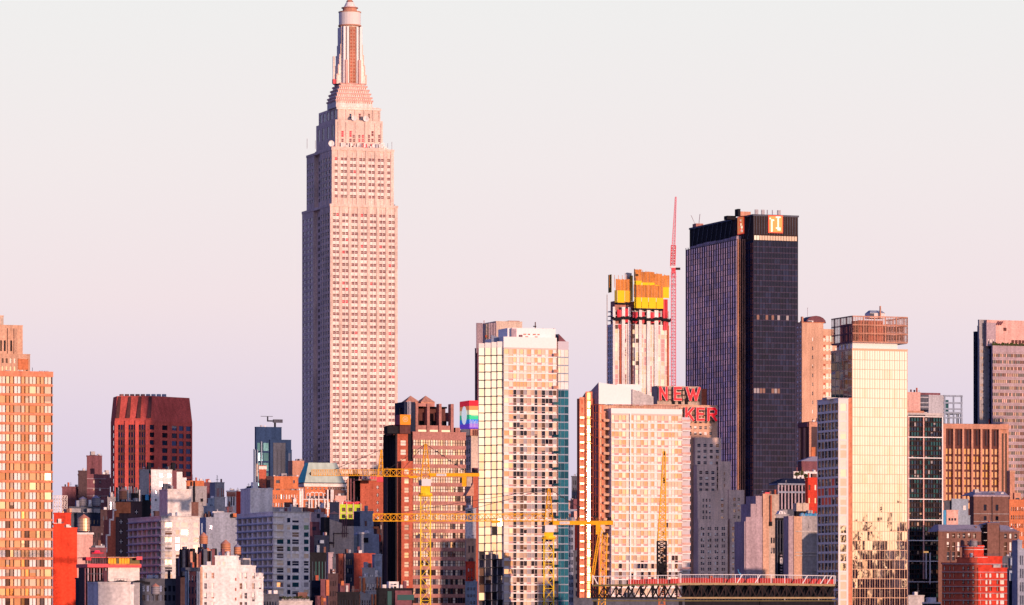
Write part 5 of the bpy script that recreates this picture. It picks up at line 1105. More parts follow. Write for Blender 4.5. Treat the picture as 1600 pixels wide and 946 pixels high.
# roofscape cluster between
s = Site('building', 'jumble of brown brick bulkheads crowded with ducts behind the white corner building', 'building', 284, 1240)
random.seed(3); m = s.m('bulkheads')
for k in range(46):
    px = 281+random.random()*55; t = 850+abs(random.gauss(0,14)); w = 1.5+random.random()*5; v = random.random()*14; x = s.U(px,v); m.box(x, x+w*.17, v, v+2, s.Z(900,0,v), s.Z(t+4,0,v), random.choice(('plum_brick','brown_brick','dark_brick','slate','rust_brick','black_metal','terracotta','steel_blue')))
m.box(s.U(282,15), s.U(338,15), 15, 20, 0, s.Z(872,0,15), 'dark_brick'); s.done()
water_tank('terracotta wooden water tank, leftmost of the three behind the white corner building', 318, 832, 858, 13.5, 1245)
water_tank('orange wooden water tank with peaked cap, middle one above the white corner building', 352.5, 843.5, 870, 16, 1162, leg=.9)
water_tank('brown water tank with dark roof, rightmost one above the white corner building', 371, 850, 870, 11.5, 1165, 'wood_tank', 'slate_roof', leg=.6)
water_tank('dull grey water tank with a faded cap in shadow left of the white corner building', 243, 912, 931, 13.5, 1230, 'grey_tank', 'tin_roof', leg=.4)
bld('dark courtyard wing with dim grid windows in front of the left balcony block', 'building', None, 218, 292, 906, 1260, 'slate', G(2.6,.6,10,.6,'navy'), depth=10)
# construction ring and white box
s = Site('unfinished_building', 'unfinished round building with red edge rails and dark column stubs, bottom left', 'building', 169, 1040)
m = s.m('white_wall'); x0, x1 = s.U(169), s.U(218); m.box(x0, x1, 0, 10, 0, s.Z(884), 'white_brick')
m = s.m('upper_slab'); m.box(s.U(132,2), s.U(221,-.8), -.8, 10, s.Z(887), s.Z(881.5), 'crane_red'); m.box(x0, s.U(219,-.9), -1.0, -.8, s.Z(883.5), s.Z(881), 'orange_brick')
m.box(s.U(134,1.2), s.U(220,-.5), -.3, 9, s.Z(872), s.Z(871), 'crane_red'); m.box(s.U(132,1), s.U(140,1), -.6, 3, s.Z(876), s.Z(871), 'net_red'); m.box(s.U(213,-1), s.U(222,-1), -1.2, -.6, s.Z(875), s.Z(869.8), 'crane_red'); m.box(s.U(168,-1), s.U(221,-1), -1.1, -.95, s.Z(871.6), s.Z(870.6), 'peach_brick')
m = s.m('timber_forms')
for k in range(9): a = 169+k*4.2; m.box(s.U(a), s.U(a+3.6), -.2, .4, s.Z(881), s.Z(872.5), 'crane_yellow' if k not in (3,) and k < 8 else 'olive_steel')
m.box(s.U(169,2), s.U(218,2), 2, 3, s.Z(881), s.Z(872), 'olive_steel')
m = s.m('columns')
for k in range(9): x = s.U(132+k*4.6,.5); m.box(x, x+.28, .3, .9, 0, s.Z(888), 'mauve_stucco' if k % 2 else 'plum_brick'); m.box(s.U(134+k*4.2,.1), s.U(136.4+k*4.2,.1), 0, .5, s.Z(881), s.Z(873), 'dark_brick')
m.box(s.U(131,3), s.U(168.8,1.4), 1.4, 8, 0, s.Z(882), 'dark_brick'); m.box(s.U(131,3), s.U(169,.2), .2, 1.2, s.Z(897.5), s.Z(896.5), 'slate')
m = s.m('dark_netting')
for k in range(24): a = 138+k*4; dy = 2*math.sin(k*.9); m.box(s.U(a,-.6), s.U(a+4.3,-.6), -.8, -.5, s.Z(912+dy), s.Z(908+dy*.6), 'black_metal')
s.done()
s = Site('building', 'small blank white rooftop box at the bottom edge, below the red railed unfinished building', 'building', 153.5, 960)
s.block(137, 153.5, 203.5, 912, 'white_brick', None, None); s.block(None, 203, 209, 916, 'white_paint', None, None, v0=.3, depth=6); s.block(None, 208, 217.5, 913, 'grey_concrete', None, None, v0=.8, depth=6); s.done()
s = Site('building', 'machine room with a glowing red lamp above the red railed unfinished building', 'building', 141, 1120)
s.block(None, 141, 166, 858, 'plum_brick', pw(5,3,.5,.5,'dark'), None, depth=6); m = s.m('roof_kit')
for k in range(12): x = s.U(143+k*1.7,1); m.box(x, x+.25, 1, 1.3, s.Z(858), s.Z(850+random.random()*7), 'slate')
s.done()
r_ = bpy.data.objects.new('warning_lamp', None); COL.objects.link(r_); r_.location = pt(152, 863.5, 1118.5); tag(r_, 'small glowing red lamp on the machine room', 'lamp')
pmat('lamp_red', (.9,.02,.06), .4, emit=(1,.03,.08), es=1.0); m = M(); m.cyl(0,0,0,.45,.75,.55,'lamp_red',12); m.build('lens', r_); m = M(); m.box(-1.4,1.6,-.1,.5,-.3,-.02,'net_red'); m.build('bracket', r_)

# teal mansard building with arches
s = Site('building', 'ornate building with green copper mansard roof and arched upper windows', 'building', 476, 2350)
u0 = 0; uR = s.U(539); zc = s.Z(754); zt = s.Z(722.5); d = 20; iv = 5
m = s.m('mansard_roof'); du = s.U(483)-0; rt = [(s.U(483,iv),iv,zt),(s.U(526,iv),iv,zt),(s.U(526,iv),d-2,zt),(s.U(483,iv),d-2,zt)]
lb = s.V(463, 0); b = [(0,0,zc),(uR,0,zc),(uR,lb,zc),(0,lb,zc)]
lt = [(s.U(482,iv),iv,zt),(s.U(526,iv),iv,zt),(s.U(526,iv),lb-4,zt),(s.U(482,iv),lb-4,zt)]
m.poly([b[0],b[1],lt[1],lt[0]], 'copper_pale'); m.poly([b[3],b[0],lt[0],lt[3]], 'copper_green'); m.poly([b[1],b[2],lt[2],lt[1]], 'copper_green'); m.poly([b[2],b[3],lt[3],lt[2]], 'copper_green'); m.poly(lt, 'copper_green')
x = s.U(508,1); m.poly([(x,.3,zc+.3),(s.U(514,1),1.2,zc+.3),(s.U(512,2),2.0,s.Z(744)),(x+.3,1.8,s.Z(744))], 'copper_green'); m.poly([(s.U(530,1),.5,zc+.3),(s.U(538,1),.5,zc+.3),(s.U(536,1),1.4,s.Z(750)),(s.U(530,1),1.4,s.Z(750))], 'copper_green')
m = s.m('cornice'); m.box(-.8, uR+.8, -.8, lb, s.Z(755.5), zc, 'slate'); m.box(-.5, uR+.5, -.5, lb, s.Z(760.5), s.Z(755.5), 'limestone_trim')
s.block(None, 476, 512, 760.5, 'orange_brick', dict(rows=[(s.Z(765),s.Z(762))], n=5, cf=.4, st='punched'), None, depth=lb); s.block(None, 512, 539, 760.5, 'brown_brick', dict(rows=[(s.Z(765.5),s.Z(761.5))], n=6, cf=.5, st='punched_dark'), None, v0=.02, depth=lb)
m = s.m('arches')
for k in range(5):
    c_ = s.U(480+6.6*k+1.5, -.3); zz_ = s.Z(773); ro, ri = (1.45, 1.05) if 0 < k < 4 else (.95,.65)
    for i in range(8):
        a0, a1 = math.pi*i/8, math.pi*(i+1)/8
        m.poly([(c_+ro*math.cos(a0),-.35,zz_+ro*math.sin(a0)),(c_+ri*math.cos(a0),-.35,zz_+ri*math.sin(a0)),(c_+ri*math.cos(a1),-.35,zz_+ri*math.sin(a1)),(c_+ro*math.cos(a1),-.35,zz_+ro*math.sin(a1))], 'white_paint')
    for sx in (-1,1): m.box(c_+sx*ri, c_+sx*ro, -.45, -.25, s.Z(779.5), zz_, 'white_paint')
    m.box(c_-ri*.7, c_+ri*.7, -.2, -.03, s.Z(779), s.Z(775), 'g_dark')
m = s.m('lower_facade'); zl = s.Z(781)
s.block(None, 474, 541, 781, 'orange_brick', dict(rows=[(s.Z(793),s.Z(784))], n=9, cf=.6, st='punched', side=.6), None, v0=-1.0, depth=2)
s.block(None, 520, 541, 767, 'brown_brick', pw(3,4,.45,.5,'punched_dark',top=1), None, v0=-1.1, depth=1.2)
for px, t in ((467,764),(471,764),(482,779),(486,779),(492,779),(497,779),(506,779),(511,765),(516.5,765),(519,765)): x = s.U(px,-1.6); m.box(x, x+.75, -1.8, -1.15, s.Z(806), s.Z(t), 'white_paint')
m.box(s.U(467,-1.6), s.U(474,-1.6), -1.5, -1.05, s.Z(800), s.Z(768), 'limestone_trim'); m.box(s.U(474,-1.6), s.U(521,-1.6), -1.7, -1.1, s.Z(795.6), s.Z(793.8), 'white_paint'); m.box(s.U(474,-1.6), s.U(512,-1.6), -1.6, -1.1, s.Z(781.5), s.Z(780), 'white_paint')
s.done()
s = Site('building', 'orange brick loft building with rows of paired windows, left of the green copper roof', 'building', 424, 2120)
s.block(None, 424, 468, 767, 'orange_brick', dict(rows=[(s.Z(780),s.Z(773)),(s.Z(792.5),s.Z(786))], n=5, cf=.72, g=2, gg=.35, st='punched', side=.5), None, depth=14)
s.block(None, 428, 466, 745.5, 'orange_brick', dict(rows=[(s.Z(755),s.Z(750)),(s.Z(766),s.Z(763.5))], cols=[(1,1.0+1.9),(9.5,10.3)], st='dark', rec=.4), None, v0=3, depth=10)
m = s.m('roof_kit'); m.box(s.U(463,4), s.U(466,4), 3.5, 5, s.Z(745), s.Z(742), 'white_paint')
for px in (427,432,443,452,456,460): x = s.U(px,4); m.box(x, x+1, 4, 5, s.Z(745), s.Z(742+random.random()*2), 'pale_concrete')
m = s.m('gable_finial'); m.box(s.U(458,-.8), s.U(463,-.8), -1, -.4, s.Z(800), s.Z(780), 'white_paint'); m.cyl(s.U(460.5,-.7), -.7, s.Z(780), s.Z(777), .8, .1, 'white_paint', 10)
s.done()
bld('orange brick block peeking between the dark blue tower and the green copper roof', 'building', 450, 457, 475, 721, 2650, 'terracotta', None, depth=12, v0=-30)
s = Site('chimney_wall', 'thin orange brick chimney wall with tall white flue in front of the dark blue tower', 'chimney', 404, 2150)
s.block(None, 404.5, 416, 728.5, 'rust_brick', None, None, depth=4); s.m('white_cap').box(s.U(404.3), s.U(416.5), -.1, 4.1, s.Z(733.5), s.Z(728), 'limestone_trim'); s.m('flue').box(s.U(400.5), s.U(402.8), -.3, .5, 0, s.Z(725), 'cream_stone'); s.m('dark_wing').box(s.U(416.6,1), s.U(429,1), 1, 5, 0, s.Z(744), 'dark_brick'); s.m('dark_wing').box(s.U(388,2), s.U(408,2), 2, 5, 0, s.Z(760), 'navy_panel')
m = s.m('pitched_roof'); m.prism([(s.U(387,0),-1),(s.U(409,0),-1),(s.U(409,0),5),(s.U(387,0),5)], s.Z(763), s.Z(757), 'navy_panel', top=[(s.U(396,2),2,s.Z(757.5)),(s.U(401,2),2,s.Z(757.5)),(s.U(401,2),3,s.Z(757.5)),(s.U(396,2),3,s.Z(757.5))]); s.done()
bld('long low grey roof block below the orange brick loft building', 'building', None, 424, 472, 794, 1750, 'pale_concrete', pw(5,4,.5,.4,'punched'), depth=8)

# dark shadowed cluster
s = Site('building', 'brown and beige setback building with a white lift box, beside the right balcony block', 'building', 480, 1690)
s.block(None, 480, 506, 802, 'mauve_stucco', dict(rows=[(s.Z(810),s.Z(803))], cols=[(s.U(495),s.U(500))], st='dark'), None, depth=8); s.block(None, 480, 509, 795.5, 'rust_brick', None, None, v0=9, depth=4)
s.block(None, 483, 507, 817, 'plum_brick', dict(rows=[(s.Z(829),s.Z(823.5))], cols=[(1.2,2.8)], st='dark'), None, v0=-1, depth=4); s.m('lift_box').box(s.U(500,-1.5), s.U(506.5,-1.5), -2, -1.1, s.Z(829), s.Z(813), 'white_paint'); s.m('roof_vent').cyl(s.U(508,1), 1, s.Z(812), s.Z(803), 1.1, .4, 'white_paint', 10); s.done()
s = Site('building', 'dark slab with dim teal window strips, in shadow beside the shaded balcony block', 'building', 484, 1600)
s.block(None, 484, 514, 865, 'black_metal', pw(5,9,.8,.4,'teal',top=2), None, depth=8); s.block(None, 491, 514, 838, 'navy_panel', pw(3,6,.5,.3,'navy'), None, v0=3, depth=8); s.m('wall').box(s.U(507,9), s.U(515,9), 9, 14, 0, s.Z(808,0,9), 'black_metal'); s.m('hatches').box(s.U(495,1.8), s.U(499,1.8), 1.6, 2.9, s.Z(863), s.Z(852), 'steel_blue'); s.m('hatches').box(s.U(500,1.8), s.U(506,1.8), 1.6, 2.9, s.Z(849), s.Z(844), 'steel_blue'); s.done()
s = Site('building', 'tan slant topped wall building under a grey water tank', 'building', 514, 1650)
u0, u1, um = 0, s.U(553), s.U(536); m = s.m('wall'); m.poly([(u0,0,0),(um,0,0),(um,0,s.Z(818)),(u0,0,s.Z(811))], 'cream_stone'); m.poly([(um,.0,0),(u1,.0,0),(u1,.0,s.Z(822)),(um,.0,s.Z(822))], 'cream_stone'); m.prism([(u0,.05),(u1,.05),(u1,8),(u0,8)], 0, s.Z(822), 'cream_stone', skip=(0,)); m.prism([(u0,.0),(um,.0),(um,8),(u0,8)], s.Z(822), s.Z(818), 'cream_stone', skip=(0,), top=[(u0,0,s.Z(811)),(um,0,s.Z(818)),(um,8,s.Z(818)),(u0,8,s.Z(811))])
m = s.m('fire_escape'); 
for px in (535,538,541): x = s.U(px,-.4); m.box(x, x+.18, -.5, -.2, s.Z(840), s.Z(811), 'plum_brick')
m.box(s.U(521,-.3), s.U(545,-.3), -.35, -.02, s.Z(834), s.Z(833), 'dark_brick'); m.box(s.U(521,-.3), s.U(521.8,-.3), -.35, -.02, s.Z(856), s.Z(833), 'dark_brick'); m.box(s.U(514,-.3), s.U(522,-.3), -.4, -.02, s.Z(850), s.Z(847), 'dark_brick'); s.done()
water_tank('grey brown water tank with a wide peaked roof on the tan slant topped wall', 522, 799, 817, 16, 1655, 'grey_tank', 'tin_roof', leg=.3)
s = Site('building', 'lime yellow building with pink trim and red rooftop rail', 'building', 530, 1950)
s.block(None, 530, 565, 789.5, 'lime_paint', dict(rows=[(s.Z(py+6),s.Z(py)) for py in (793.5,804,815)], cols=[(s.U(a),s.U(a+5.5)) for a in (534,544.5,557)], st='brownw', rec=.4), None, depth=12)
m = s.m('pink_trim'); 
for px in (529.6,541,551.5,563): x = s.U(px,-.3); m.box(x, x+.45, -.35, -.02, s.Z(825), s.Z(786), 'pink_stucco')
for py in (802,812.5): m.box(s.U(530,-.3), s.U(564,-.3), -.3, -.02, s.Z(py+.6), s.Z(py-.6), 'pink_stucco')
m = s.m('red_rail'); m.box(s.U(537,1), s.U(562,1), 1, 1.4, s.Z(789.5), s.Z(784.5), 'net_red')
for k in range(9): x = s.U(538+k*2.7,1); m.box(x, x+.5, .8, 1, s.Z(787), s.Z(783+random.random()*2), 'crane_red')
s.done()
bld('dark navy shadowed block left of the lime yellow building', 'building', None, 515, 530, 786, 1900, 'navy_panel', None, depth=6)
bld('pink stucco gable block behind the lime yellow building', 'building', None, 524, 541, 776, 2000, 'pink_stucco', pw(2,4,.4,.3,'punched'), depth=8)
s = Site('building', 'dark red windowless block with orange pipes and the distant crane on its roof', 'building', 563, 2000)
s.block(None, 563, 607, 750, 'rust_brick', None, None, depth=14); s.block(None, 545, 563, 742, 'black_metal', None, None, v0=4, depth=8); m = s.m('roof_deck'); m.box(s.U(560,-1), s.U(602,-1), -1.5, 6, s.Z(751), s.Z(749.5), 'peach_brick'); m.box(s.U(566), s.U(600), 1, 4, s.Z(749.5), s.Z(744), 'crane_red')
for k in range(10): x = s.U(561+k*4.3,-1.3); m.box(x, x+.25, -1.4, -1.1, s.Z(749.5), s.Z(744), 'pink_stucco')
m.box(s.U(560,-1.4), s.U(602,-1.4), -1.4, -1.2, s.Z(744.4), s.Z(743.7), 'pink_stucco')
m = s.m('vertical_pipes')
for px in (542.5,547,552): x = s.U(px,3); m.box(x, x+.7, 3, 3.5, 0, s.Z(748), 'peach_brick' if px < 545 else 'plum_brick')
s.done()
for lab, px in (('left one of two white domed tanks beside the distant crane', 568), ('right one of two white domed tanks beside the distant crane', 574.5)):
    x = (px-800)/F*2001; m = M(); z = CZ+(HZ-749.3)*2001/F; m.cyl(0,0,0,3.2,.85,.85,'white_gloss',14); m.cyl(0,0,3.2,4.1,.85,.3,'white_gloss',14); r_ = m.build('storage_tank'); r_.location = (x,2001,z); tag(r_, lab, 'tank', 'white tanks on the dark red block')
s = Site('building', 'blank blue grey wall with dark left half, below the dark red block', 'building', 562, 1700)
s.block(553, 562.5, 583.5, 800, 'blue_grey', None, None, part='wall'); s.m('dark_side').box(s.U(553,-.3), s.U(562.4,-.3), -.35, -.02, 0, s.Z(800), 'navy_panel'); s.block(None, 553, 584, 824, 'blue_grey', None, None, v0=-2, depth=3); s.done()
s = Site('building', 'grey blue building with a slanting left edge, small black window and dish on its roof', 'building', 560, 1660)
m = s.m('wall'); z = s.Z(865); zt = s.Z(834.5); m.poly([(s.U(553),0,z),(s.U(595),0,z),(s.U(595),0,s.Z(866)),(s.U(553),0,z-.01)], 'blue_grey'); w = s.U
m.prism([(w(553),0),(w(595.5),0),(w(595.5),8),(w(553),8)], 0, zt, 'blue_grey', top=[(w(561),0,zt),(w(592),0,zt),(w(592),8,zt),(w(561),8,zt)])
m.prism([(w(529),1),(w(560),1),(w(560),8),(w(529),8)], 0, s.Z(836), 'steel_blue', top=[(w(544),1,s.Z(836)),(w(560),1,s.Z(836)),(w(560),8,s.Z(836)),(w(544),8,s.Z(836))])
s.m('window').box(w(568.5), w(575), -.3, -.02, s.Z(848), s.Z(840.5), 'black_metal'); s.m('roof_slab').box(w(560), w(573), -.3, 3, zt, s.Z(832), 'white_paint')
m = s.m('light_strips')
for px in (538,546.5): m.box(w(px), w(px+1.1), .5, .95, s.Z(866), s.Z(842), 'pink_stucco')
m = s.m('dish'); m.cyl(w(574), 1, s.Z(833), s.Z(829), 1.2, .5, 'white_paint', 12)
m = s.m('orange_duct'); m.box(w(584,2), w(592,2), 2, 3, s.Z(826), s.Z(822.5), 'orange_brick'); m.box(w(590,2), w(593.5,2), 2, 3, s.Z(842), s.Z(826), 'orange_brick'); m.box(w(592,1), w(595,1), .5, 2, s.Z(846), s.Z(836), 'red_brick_bright')
s.done()
s = Site('building', 'maroon brick wall with navy glass strip, low in the shadowed centre left', 'building', 530, 1500)
s.block(None, 553, 576, 866, 'red_brick', None, None, depth=8); s.block(None, 576, 586, 866.5, 'red_brick', None, None, v0=.02, depth=8); s.block(None, 537, 553, 866, 'navy_panel', pw(4,3,.6,.6,'navy'), None, v0=.04, depth=8); s.block(None, 529, 537, 867, 'rust_brick', pw(2,3,.6,.5,'dark'), None, v0=.3, depth=7)
x = s.U(538); s.m('pink_edge').box(x, x+.25, -.4, -.02, s.Z(925), s.Z(866), 'pink_stucco'); s.done()
bld('pale lilac blank sliver wall in the shadowed centre left', 'building', None, 513, 521, 865, 1560, 'mauve_stucco', None, depth=6)
bld('narrow slate building with dim windows beside the pale lilac sliver', 'building', None, 520, 531, 872, 1540, 'slate', pw(3,3,.5,.4,'dark'), depth=6)
s = Site('building', 'grey stepped tenement in front of the dark side of the brown and pink tower', 'building', 567, 1420)
s.block(None, 566, 586, 889, 'grey_concrete', pw(5,3.2,.55,.5,'punched_dark'), None, depth=8); s.block(None, 585, 597, 868, 'blue_grey', pw(5,3,.55,.45,'punched_dark'), None, v0=3, depth=8)
s.block(None, 562, 596, 903, 'grey_concrete', pw(7,3.4,.6,.5,'punched'), None, v0=-2, depth=3); s.block(None, 554, 590, 929, 'grey_concrete', pw(8,3.4,.6,.5,'punched'), None, v0=-5, depth=3)
m = s.m('orange_pilasters')
for px, t, b, v in ((562,903,924,-2.4),(567,903,928,-2.4),(588.5,902,921,-2.4),(593.5,902,922,-2.4),(554,929,960,-5.4),(559,929,960,-5.4),(580.5,929,960,-5.4),(585.5,929,960,-5.4)): x = s.U(px,v); m.box(x, x+(.7 if px in (567,559,585.5) else .35), v-.3, v+.36, s.Z(b,0,v), s.Z(t,0,v), 'orange_brick')
s.done()
s = Site('building', 'low dark building with orange sunlit side walls near the bottom, centre left', 'building', 493, 1330)
s.block(None, 501, 510, 907, 'plum_brick', None, None, v0=0, depth=4); s.m('sunlit_wall').box(s.U(509.5,-.3), s.U(514,-.3), -.5, 3, s.Z(931), s.Z(906), 'orange_brick')  # sunlit tone put into the orange wall colour
s.block(None, 493, 503, 933, 'plum_brick', None, None, v0=-2, depth=3); s.m('sunlit_wall').box(s.U(502,-2.3), s.U(505,-2.3), -2.5, 0, 0, s.Z(932,0,-2), 'orange_brick'); s.m('sunlit_wall').box(s.U(502,-2.3), s.U(509,-2.3), -2.4, 0, s.Z(940,0,-2), s.Z(935,0,-2), 'orange_brick')
s.block(None, 484, 502, 909, 'navy_panel', pw(6,3,.6,.5,'navy'), None, v0=5, depth=5); s.block(None, 512, 528, 898, 'dark_brick', pw(4,3,.5,.4,'dark'), None, v0=6, depth=5); s.done()
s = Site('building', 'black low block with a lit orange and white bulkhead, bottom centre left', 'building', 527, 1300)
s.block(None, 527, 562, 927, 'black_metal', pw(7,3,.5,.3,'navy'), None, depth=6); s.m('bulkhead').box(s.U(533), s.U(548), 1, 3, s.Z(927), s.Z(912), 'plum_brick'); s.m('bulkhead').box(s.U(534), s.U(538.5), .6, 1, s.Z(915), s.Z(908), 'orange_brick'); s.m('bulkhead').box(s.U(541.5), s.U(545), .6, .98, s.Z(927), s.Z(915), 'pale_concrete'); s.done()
s = Site('building', 'dark low annex with one teal window at the foot of the pink banded tower', 'building', 588, 1250)
s.block(None, 588, 645, 921, 'black_metal', None, None, depth=6); m = s.m('panes'); m.box(s.U(605.5,-.2), s.U(612,-.2), -.2, -.02, s.Z(955), s.Z(924), 'g_teal')
s.m('panel').box(s.U(617,-.2), s.U(643,-.2), -.4, -.02, s.Z(960), s.Z(923), 'plum_brick'); s.panes += [(s.U(a,-.5), -.5, s.Z(938), 0, 1.9, 1.5, 'teal', .3) for a in (621,627,637)]; s.done()
s = Site('building', 'beige roof terrace building with planted hedges below the shaded balcony block', 'building', 436, 1180)
s.block(None, 436, 488, 941, 'pale_concrete', None, None, depth=6); m = s.m('planters'); m.box(s.U(440,1), s.U(484,1), 1, 2, s.Z(941), s.Z(936), 'grey_concrete')
random.seed(5); m = s.m('hedge')
for k in range(160):
    x = s.U(441+random.random()*42, 1.2); z = s.Z(937)+random.random()*.8; q = .12+random.random()*.15; a = random.random()*3; m.poly([(x+q*math.cos(a+j*2.1), .8+random.random()*.6, z+q*math.sin(a+j*2.1)) for j in range(3)], 'foliage')
s.done()
bld('dark slate infill block under the shaded balcony block, bottom left of centre', 'building', None, 408, 436, 930, 1240, 'slate', pw(5,3,.6,.5,'navy'), depth=5)

# between brown tower and gold tower
s = Site('building', 'narrow stack of white, orange and red storeys between the brown and the gold towers', 'building', 727, 1680)
s.block(None, 727, 744, 795, 'white_paint', None, None, depth=6); m = s.m('window_box'); m.box(s.U(729,-.3), s.U(739,-.3), -.5, -.02, s.Z(804), s.Z(796.5), 'pale_concrete'); m.box(s.U(731,-.6), s.U(736,-.6), -.6, -.51, s.Z(801), s.Z(799), 'black_metal')
s.block(None, 728, 744, 843, 'peach_brick', pw(2,5,.5,.4,'dark'), None, v0=-2, depth=3); s.block(None, 727.5, 742, 879, 'red_brick_bright', pw(2,3.2,.4,.45,'punched'), None, v0=-4, depth=3); s.block(None, 727, 746, 910, 'steel_blue', pw(3,2.6,.4,.6,'punched_dark'), None, v0=-6, depth=3); s.done()
s = Site('building', 'red gabled brick tower top squeezed left of the gold mirrored bays', 'building', 735, 1740)
s.block(None, 739, 752, 745, 'rust_brick', None, None, depth=8); s.m('roof_turret').box(s.U(741,1), s.U(748,1), 1, 4, s.Z(745), s.Z(731), 'plum_brick'); s.m('bay').prism([(s.U(728),0),(s.U(740),-.4),(s.U(740),4),(s.U(728),4)], s.Z(775), s.Z(768), 'terracotta', top=[(s.U(738),0,s.Z(758)),(s.U(740),0,s.Z(755)),(s.U(740),4,s.Z(755)),(s.U(738),4,s.Z(758))]); s.done()
# between towers centre gap
s = Site('building', 'pink and grey setback buildings seen in the gap between the two frame towers', 'building', 888, 2400)
s.block(None, 888, 897, 783, 'pink_stucco', pw(3,4,.4,.5,'dark'), None, depth=8); s.block(None, 893, 906, 745, 'slate', pw(3,4,.6,.5,'dark'), None, v0=5, depth=8); s.block(None, 896, 910, 781, 'plum_brick', None, None, v0=-3, depth=5); s.block(None, 886, 910, 797, 'blue_grey', pw(6,4,.5,.5,'dark'), None, v0=-5, depth=5); s.block(None, 897, 907, 800, 'pink_stucco', pw(2,5,.4,.5,'warm'), None, v0=-8, depth=4); s.done()
bld('deep red windowless wall in the gap between the two frame towers', 'building', None, 897, 912, 818, 2000, 'red_brick_bright', None, depth=8)
bld('blue grey balcony building at the foot of the gap between the two frame towers', 'building', None, 887, 898, 810, 1800, 'blue_grey', G(3,.6,3,.6,'navy'), depth=8)
bld('dark low block behind the hanging yellow lattice in the gap', 'building', None, 896, 914, 862, 1560, 'slate', G(3,.6,3,.6,'navy'), depth=6)

# right of hotel
s = Site('building', 'mauve stepped blank wall building right of the hotel', 'building', 1163, 1760)
w = s.U
for a, b, t in ((1163,1174,815),(1173,1182,787.5),(1181,1193,775)): s.m('wall').box(w(a), w(b)-.01, 0, 10, 0, s.Z(t), 'mauve_stucco')
s.m('wall').box(w(1165), w(1192), -.3, -.01, 0, s.Z(808), 'mauve_stucco'); s.block(None, 1192, 1201.5, 773, 'peach_brick', None, None, v0=-.6, depth=8); s.block(None, 1201.5, 1217, 774, 'tan_stone', dict(rows=[(s.Z(849),s.Z(840)),(s.Z(865),s.Z(856))], n=3, cf=.7, st='dark', rec=.5), None, v0=-.4, depth=8)
m = s.m('roof_kit'); m.box(w(1197), w(1204), 1, 3, s.Z(773), s.Z(769), 'crane_red'); m.box(w(1203.5,-1), w(1205.5,-1), -1.3, -.65, s.Z(815), s.Z(774), 'rust_brick'); m.box(w(1202.5,-1), w(1206,-1), -1.4, -.66, s.Z(822), s.Z(815), 'black_metal'); s.done()
s = Site('building', 'dark ribbed building with a vertical sign, right of the mauve stepped wall', 'building', 1214, 1700)
s.block(None, 1213, 1233, 811, 'black_metal', dict(rows=[(s.Z(835),s.Z(814)),(s.Z(862),s.Z(841)),(s.Z(905),s.Z(868))], n=4, cf=.7, st='ink', rec=.3), None, depth=10); s.block(None, 1212, 1233, 805, 'grey_concrete', None, None, v0=1, depth=8); m = s.m('ribs')
for k in range(5): x = s.U(1214+k*4.4,-.3); m.box(x, x+.25, -.4, -.02, 0, s.Z(813), 'slate')
m = s.m('roof_kit'); m.prism([(s.U(1216,2),2),(s.U(1230,2),2),(s.U(1230,2),5),(s.U(1216,2),5)], s.Z(805), s.Z(798), 'white_paint', top=[(s.U(1219,2),2.3,s.Z(798)),(s.U(1225,2),2.3,s.Z(798)),(s.U(1225,2),4.6,s.Z(798)),(s.U(1219,2),4.6,s.Z(798))]); s.done()
r_ = bpy.data.objects.new('vertical_sign', None); COL.objects.link(r_); r_.location = pt(1218.2, 907, 1694); tag(r_, 'tall narrow black sign with white blocky characters on the dark ribbed building', 'sign')
k_ = 1694/F; m = M(); m.box(0, 5*k_, 0, .3, 0, 43*k_, 'black_metal'); m.build('board', r_); m = M()
for j, (y0, y1, ws) in enumerate(((35,36,1),(38.5,39.6,0),(28,35,2),(25,28,3),(20,22,1),(15,17.5,0),(11,12.4,1),(5,8,0),(1,2.5,1))):
    if j in (2, 3):
        m.box(.8*k_, 1.8*k_, -.06, 0, y0*k_, y1*k_, 'white_gloss'); m.box(3.2*k_, 4.2*k_, -.06, 0, y0*k_, y1*k_, 'white_gloss'); m.box(.8*k_, 4.2*k_, -.07, 0, y0*k_, (y0+1)*k_, 'white_gloss')
        if j == 2: m.box(.8*k_, 4.2*k_, -.07, 0, (y1-1)*k_, y1*k_, 'white_gloss')
    else: m.box((1.0+.3*ws)*k_, 4.2*k_, -.06, 0, y0*k_, y1*k_, 'mauve_stucco')
m.build('characters', r_)
s = Site('building', 'grey blank wall building with a lit orange stripe, left of the white grid block', 'building', 1232, 1620)
w = s.U
s.block(None, 1232, 1240.5, 808, 'mauve_stucco', None, None, v0=.3, depth=8); s.block(None, 1240.5, 1253, 808.5, 'peach_brick', None, None, v0=0, depth=8); s.block(None, 1253, 1281, 808, 'grey_concrete', None, None, v0=.25, depth=8)  # lit stripe painted by the peach colour of the middle block
for py in (830,863,868): s.m('white_courses').box(w(1243,-.2), w(1280,-.2), -.2, -.02, s.Z(py+1), s.Z(py-.3), 'pale_concrete')
s.done()
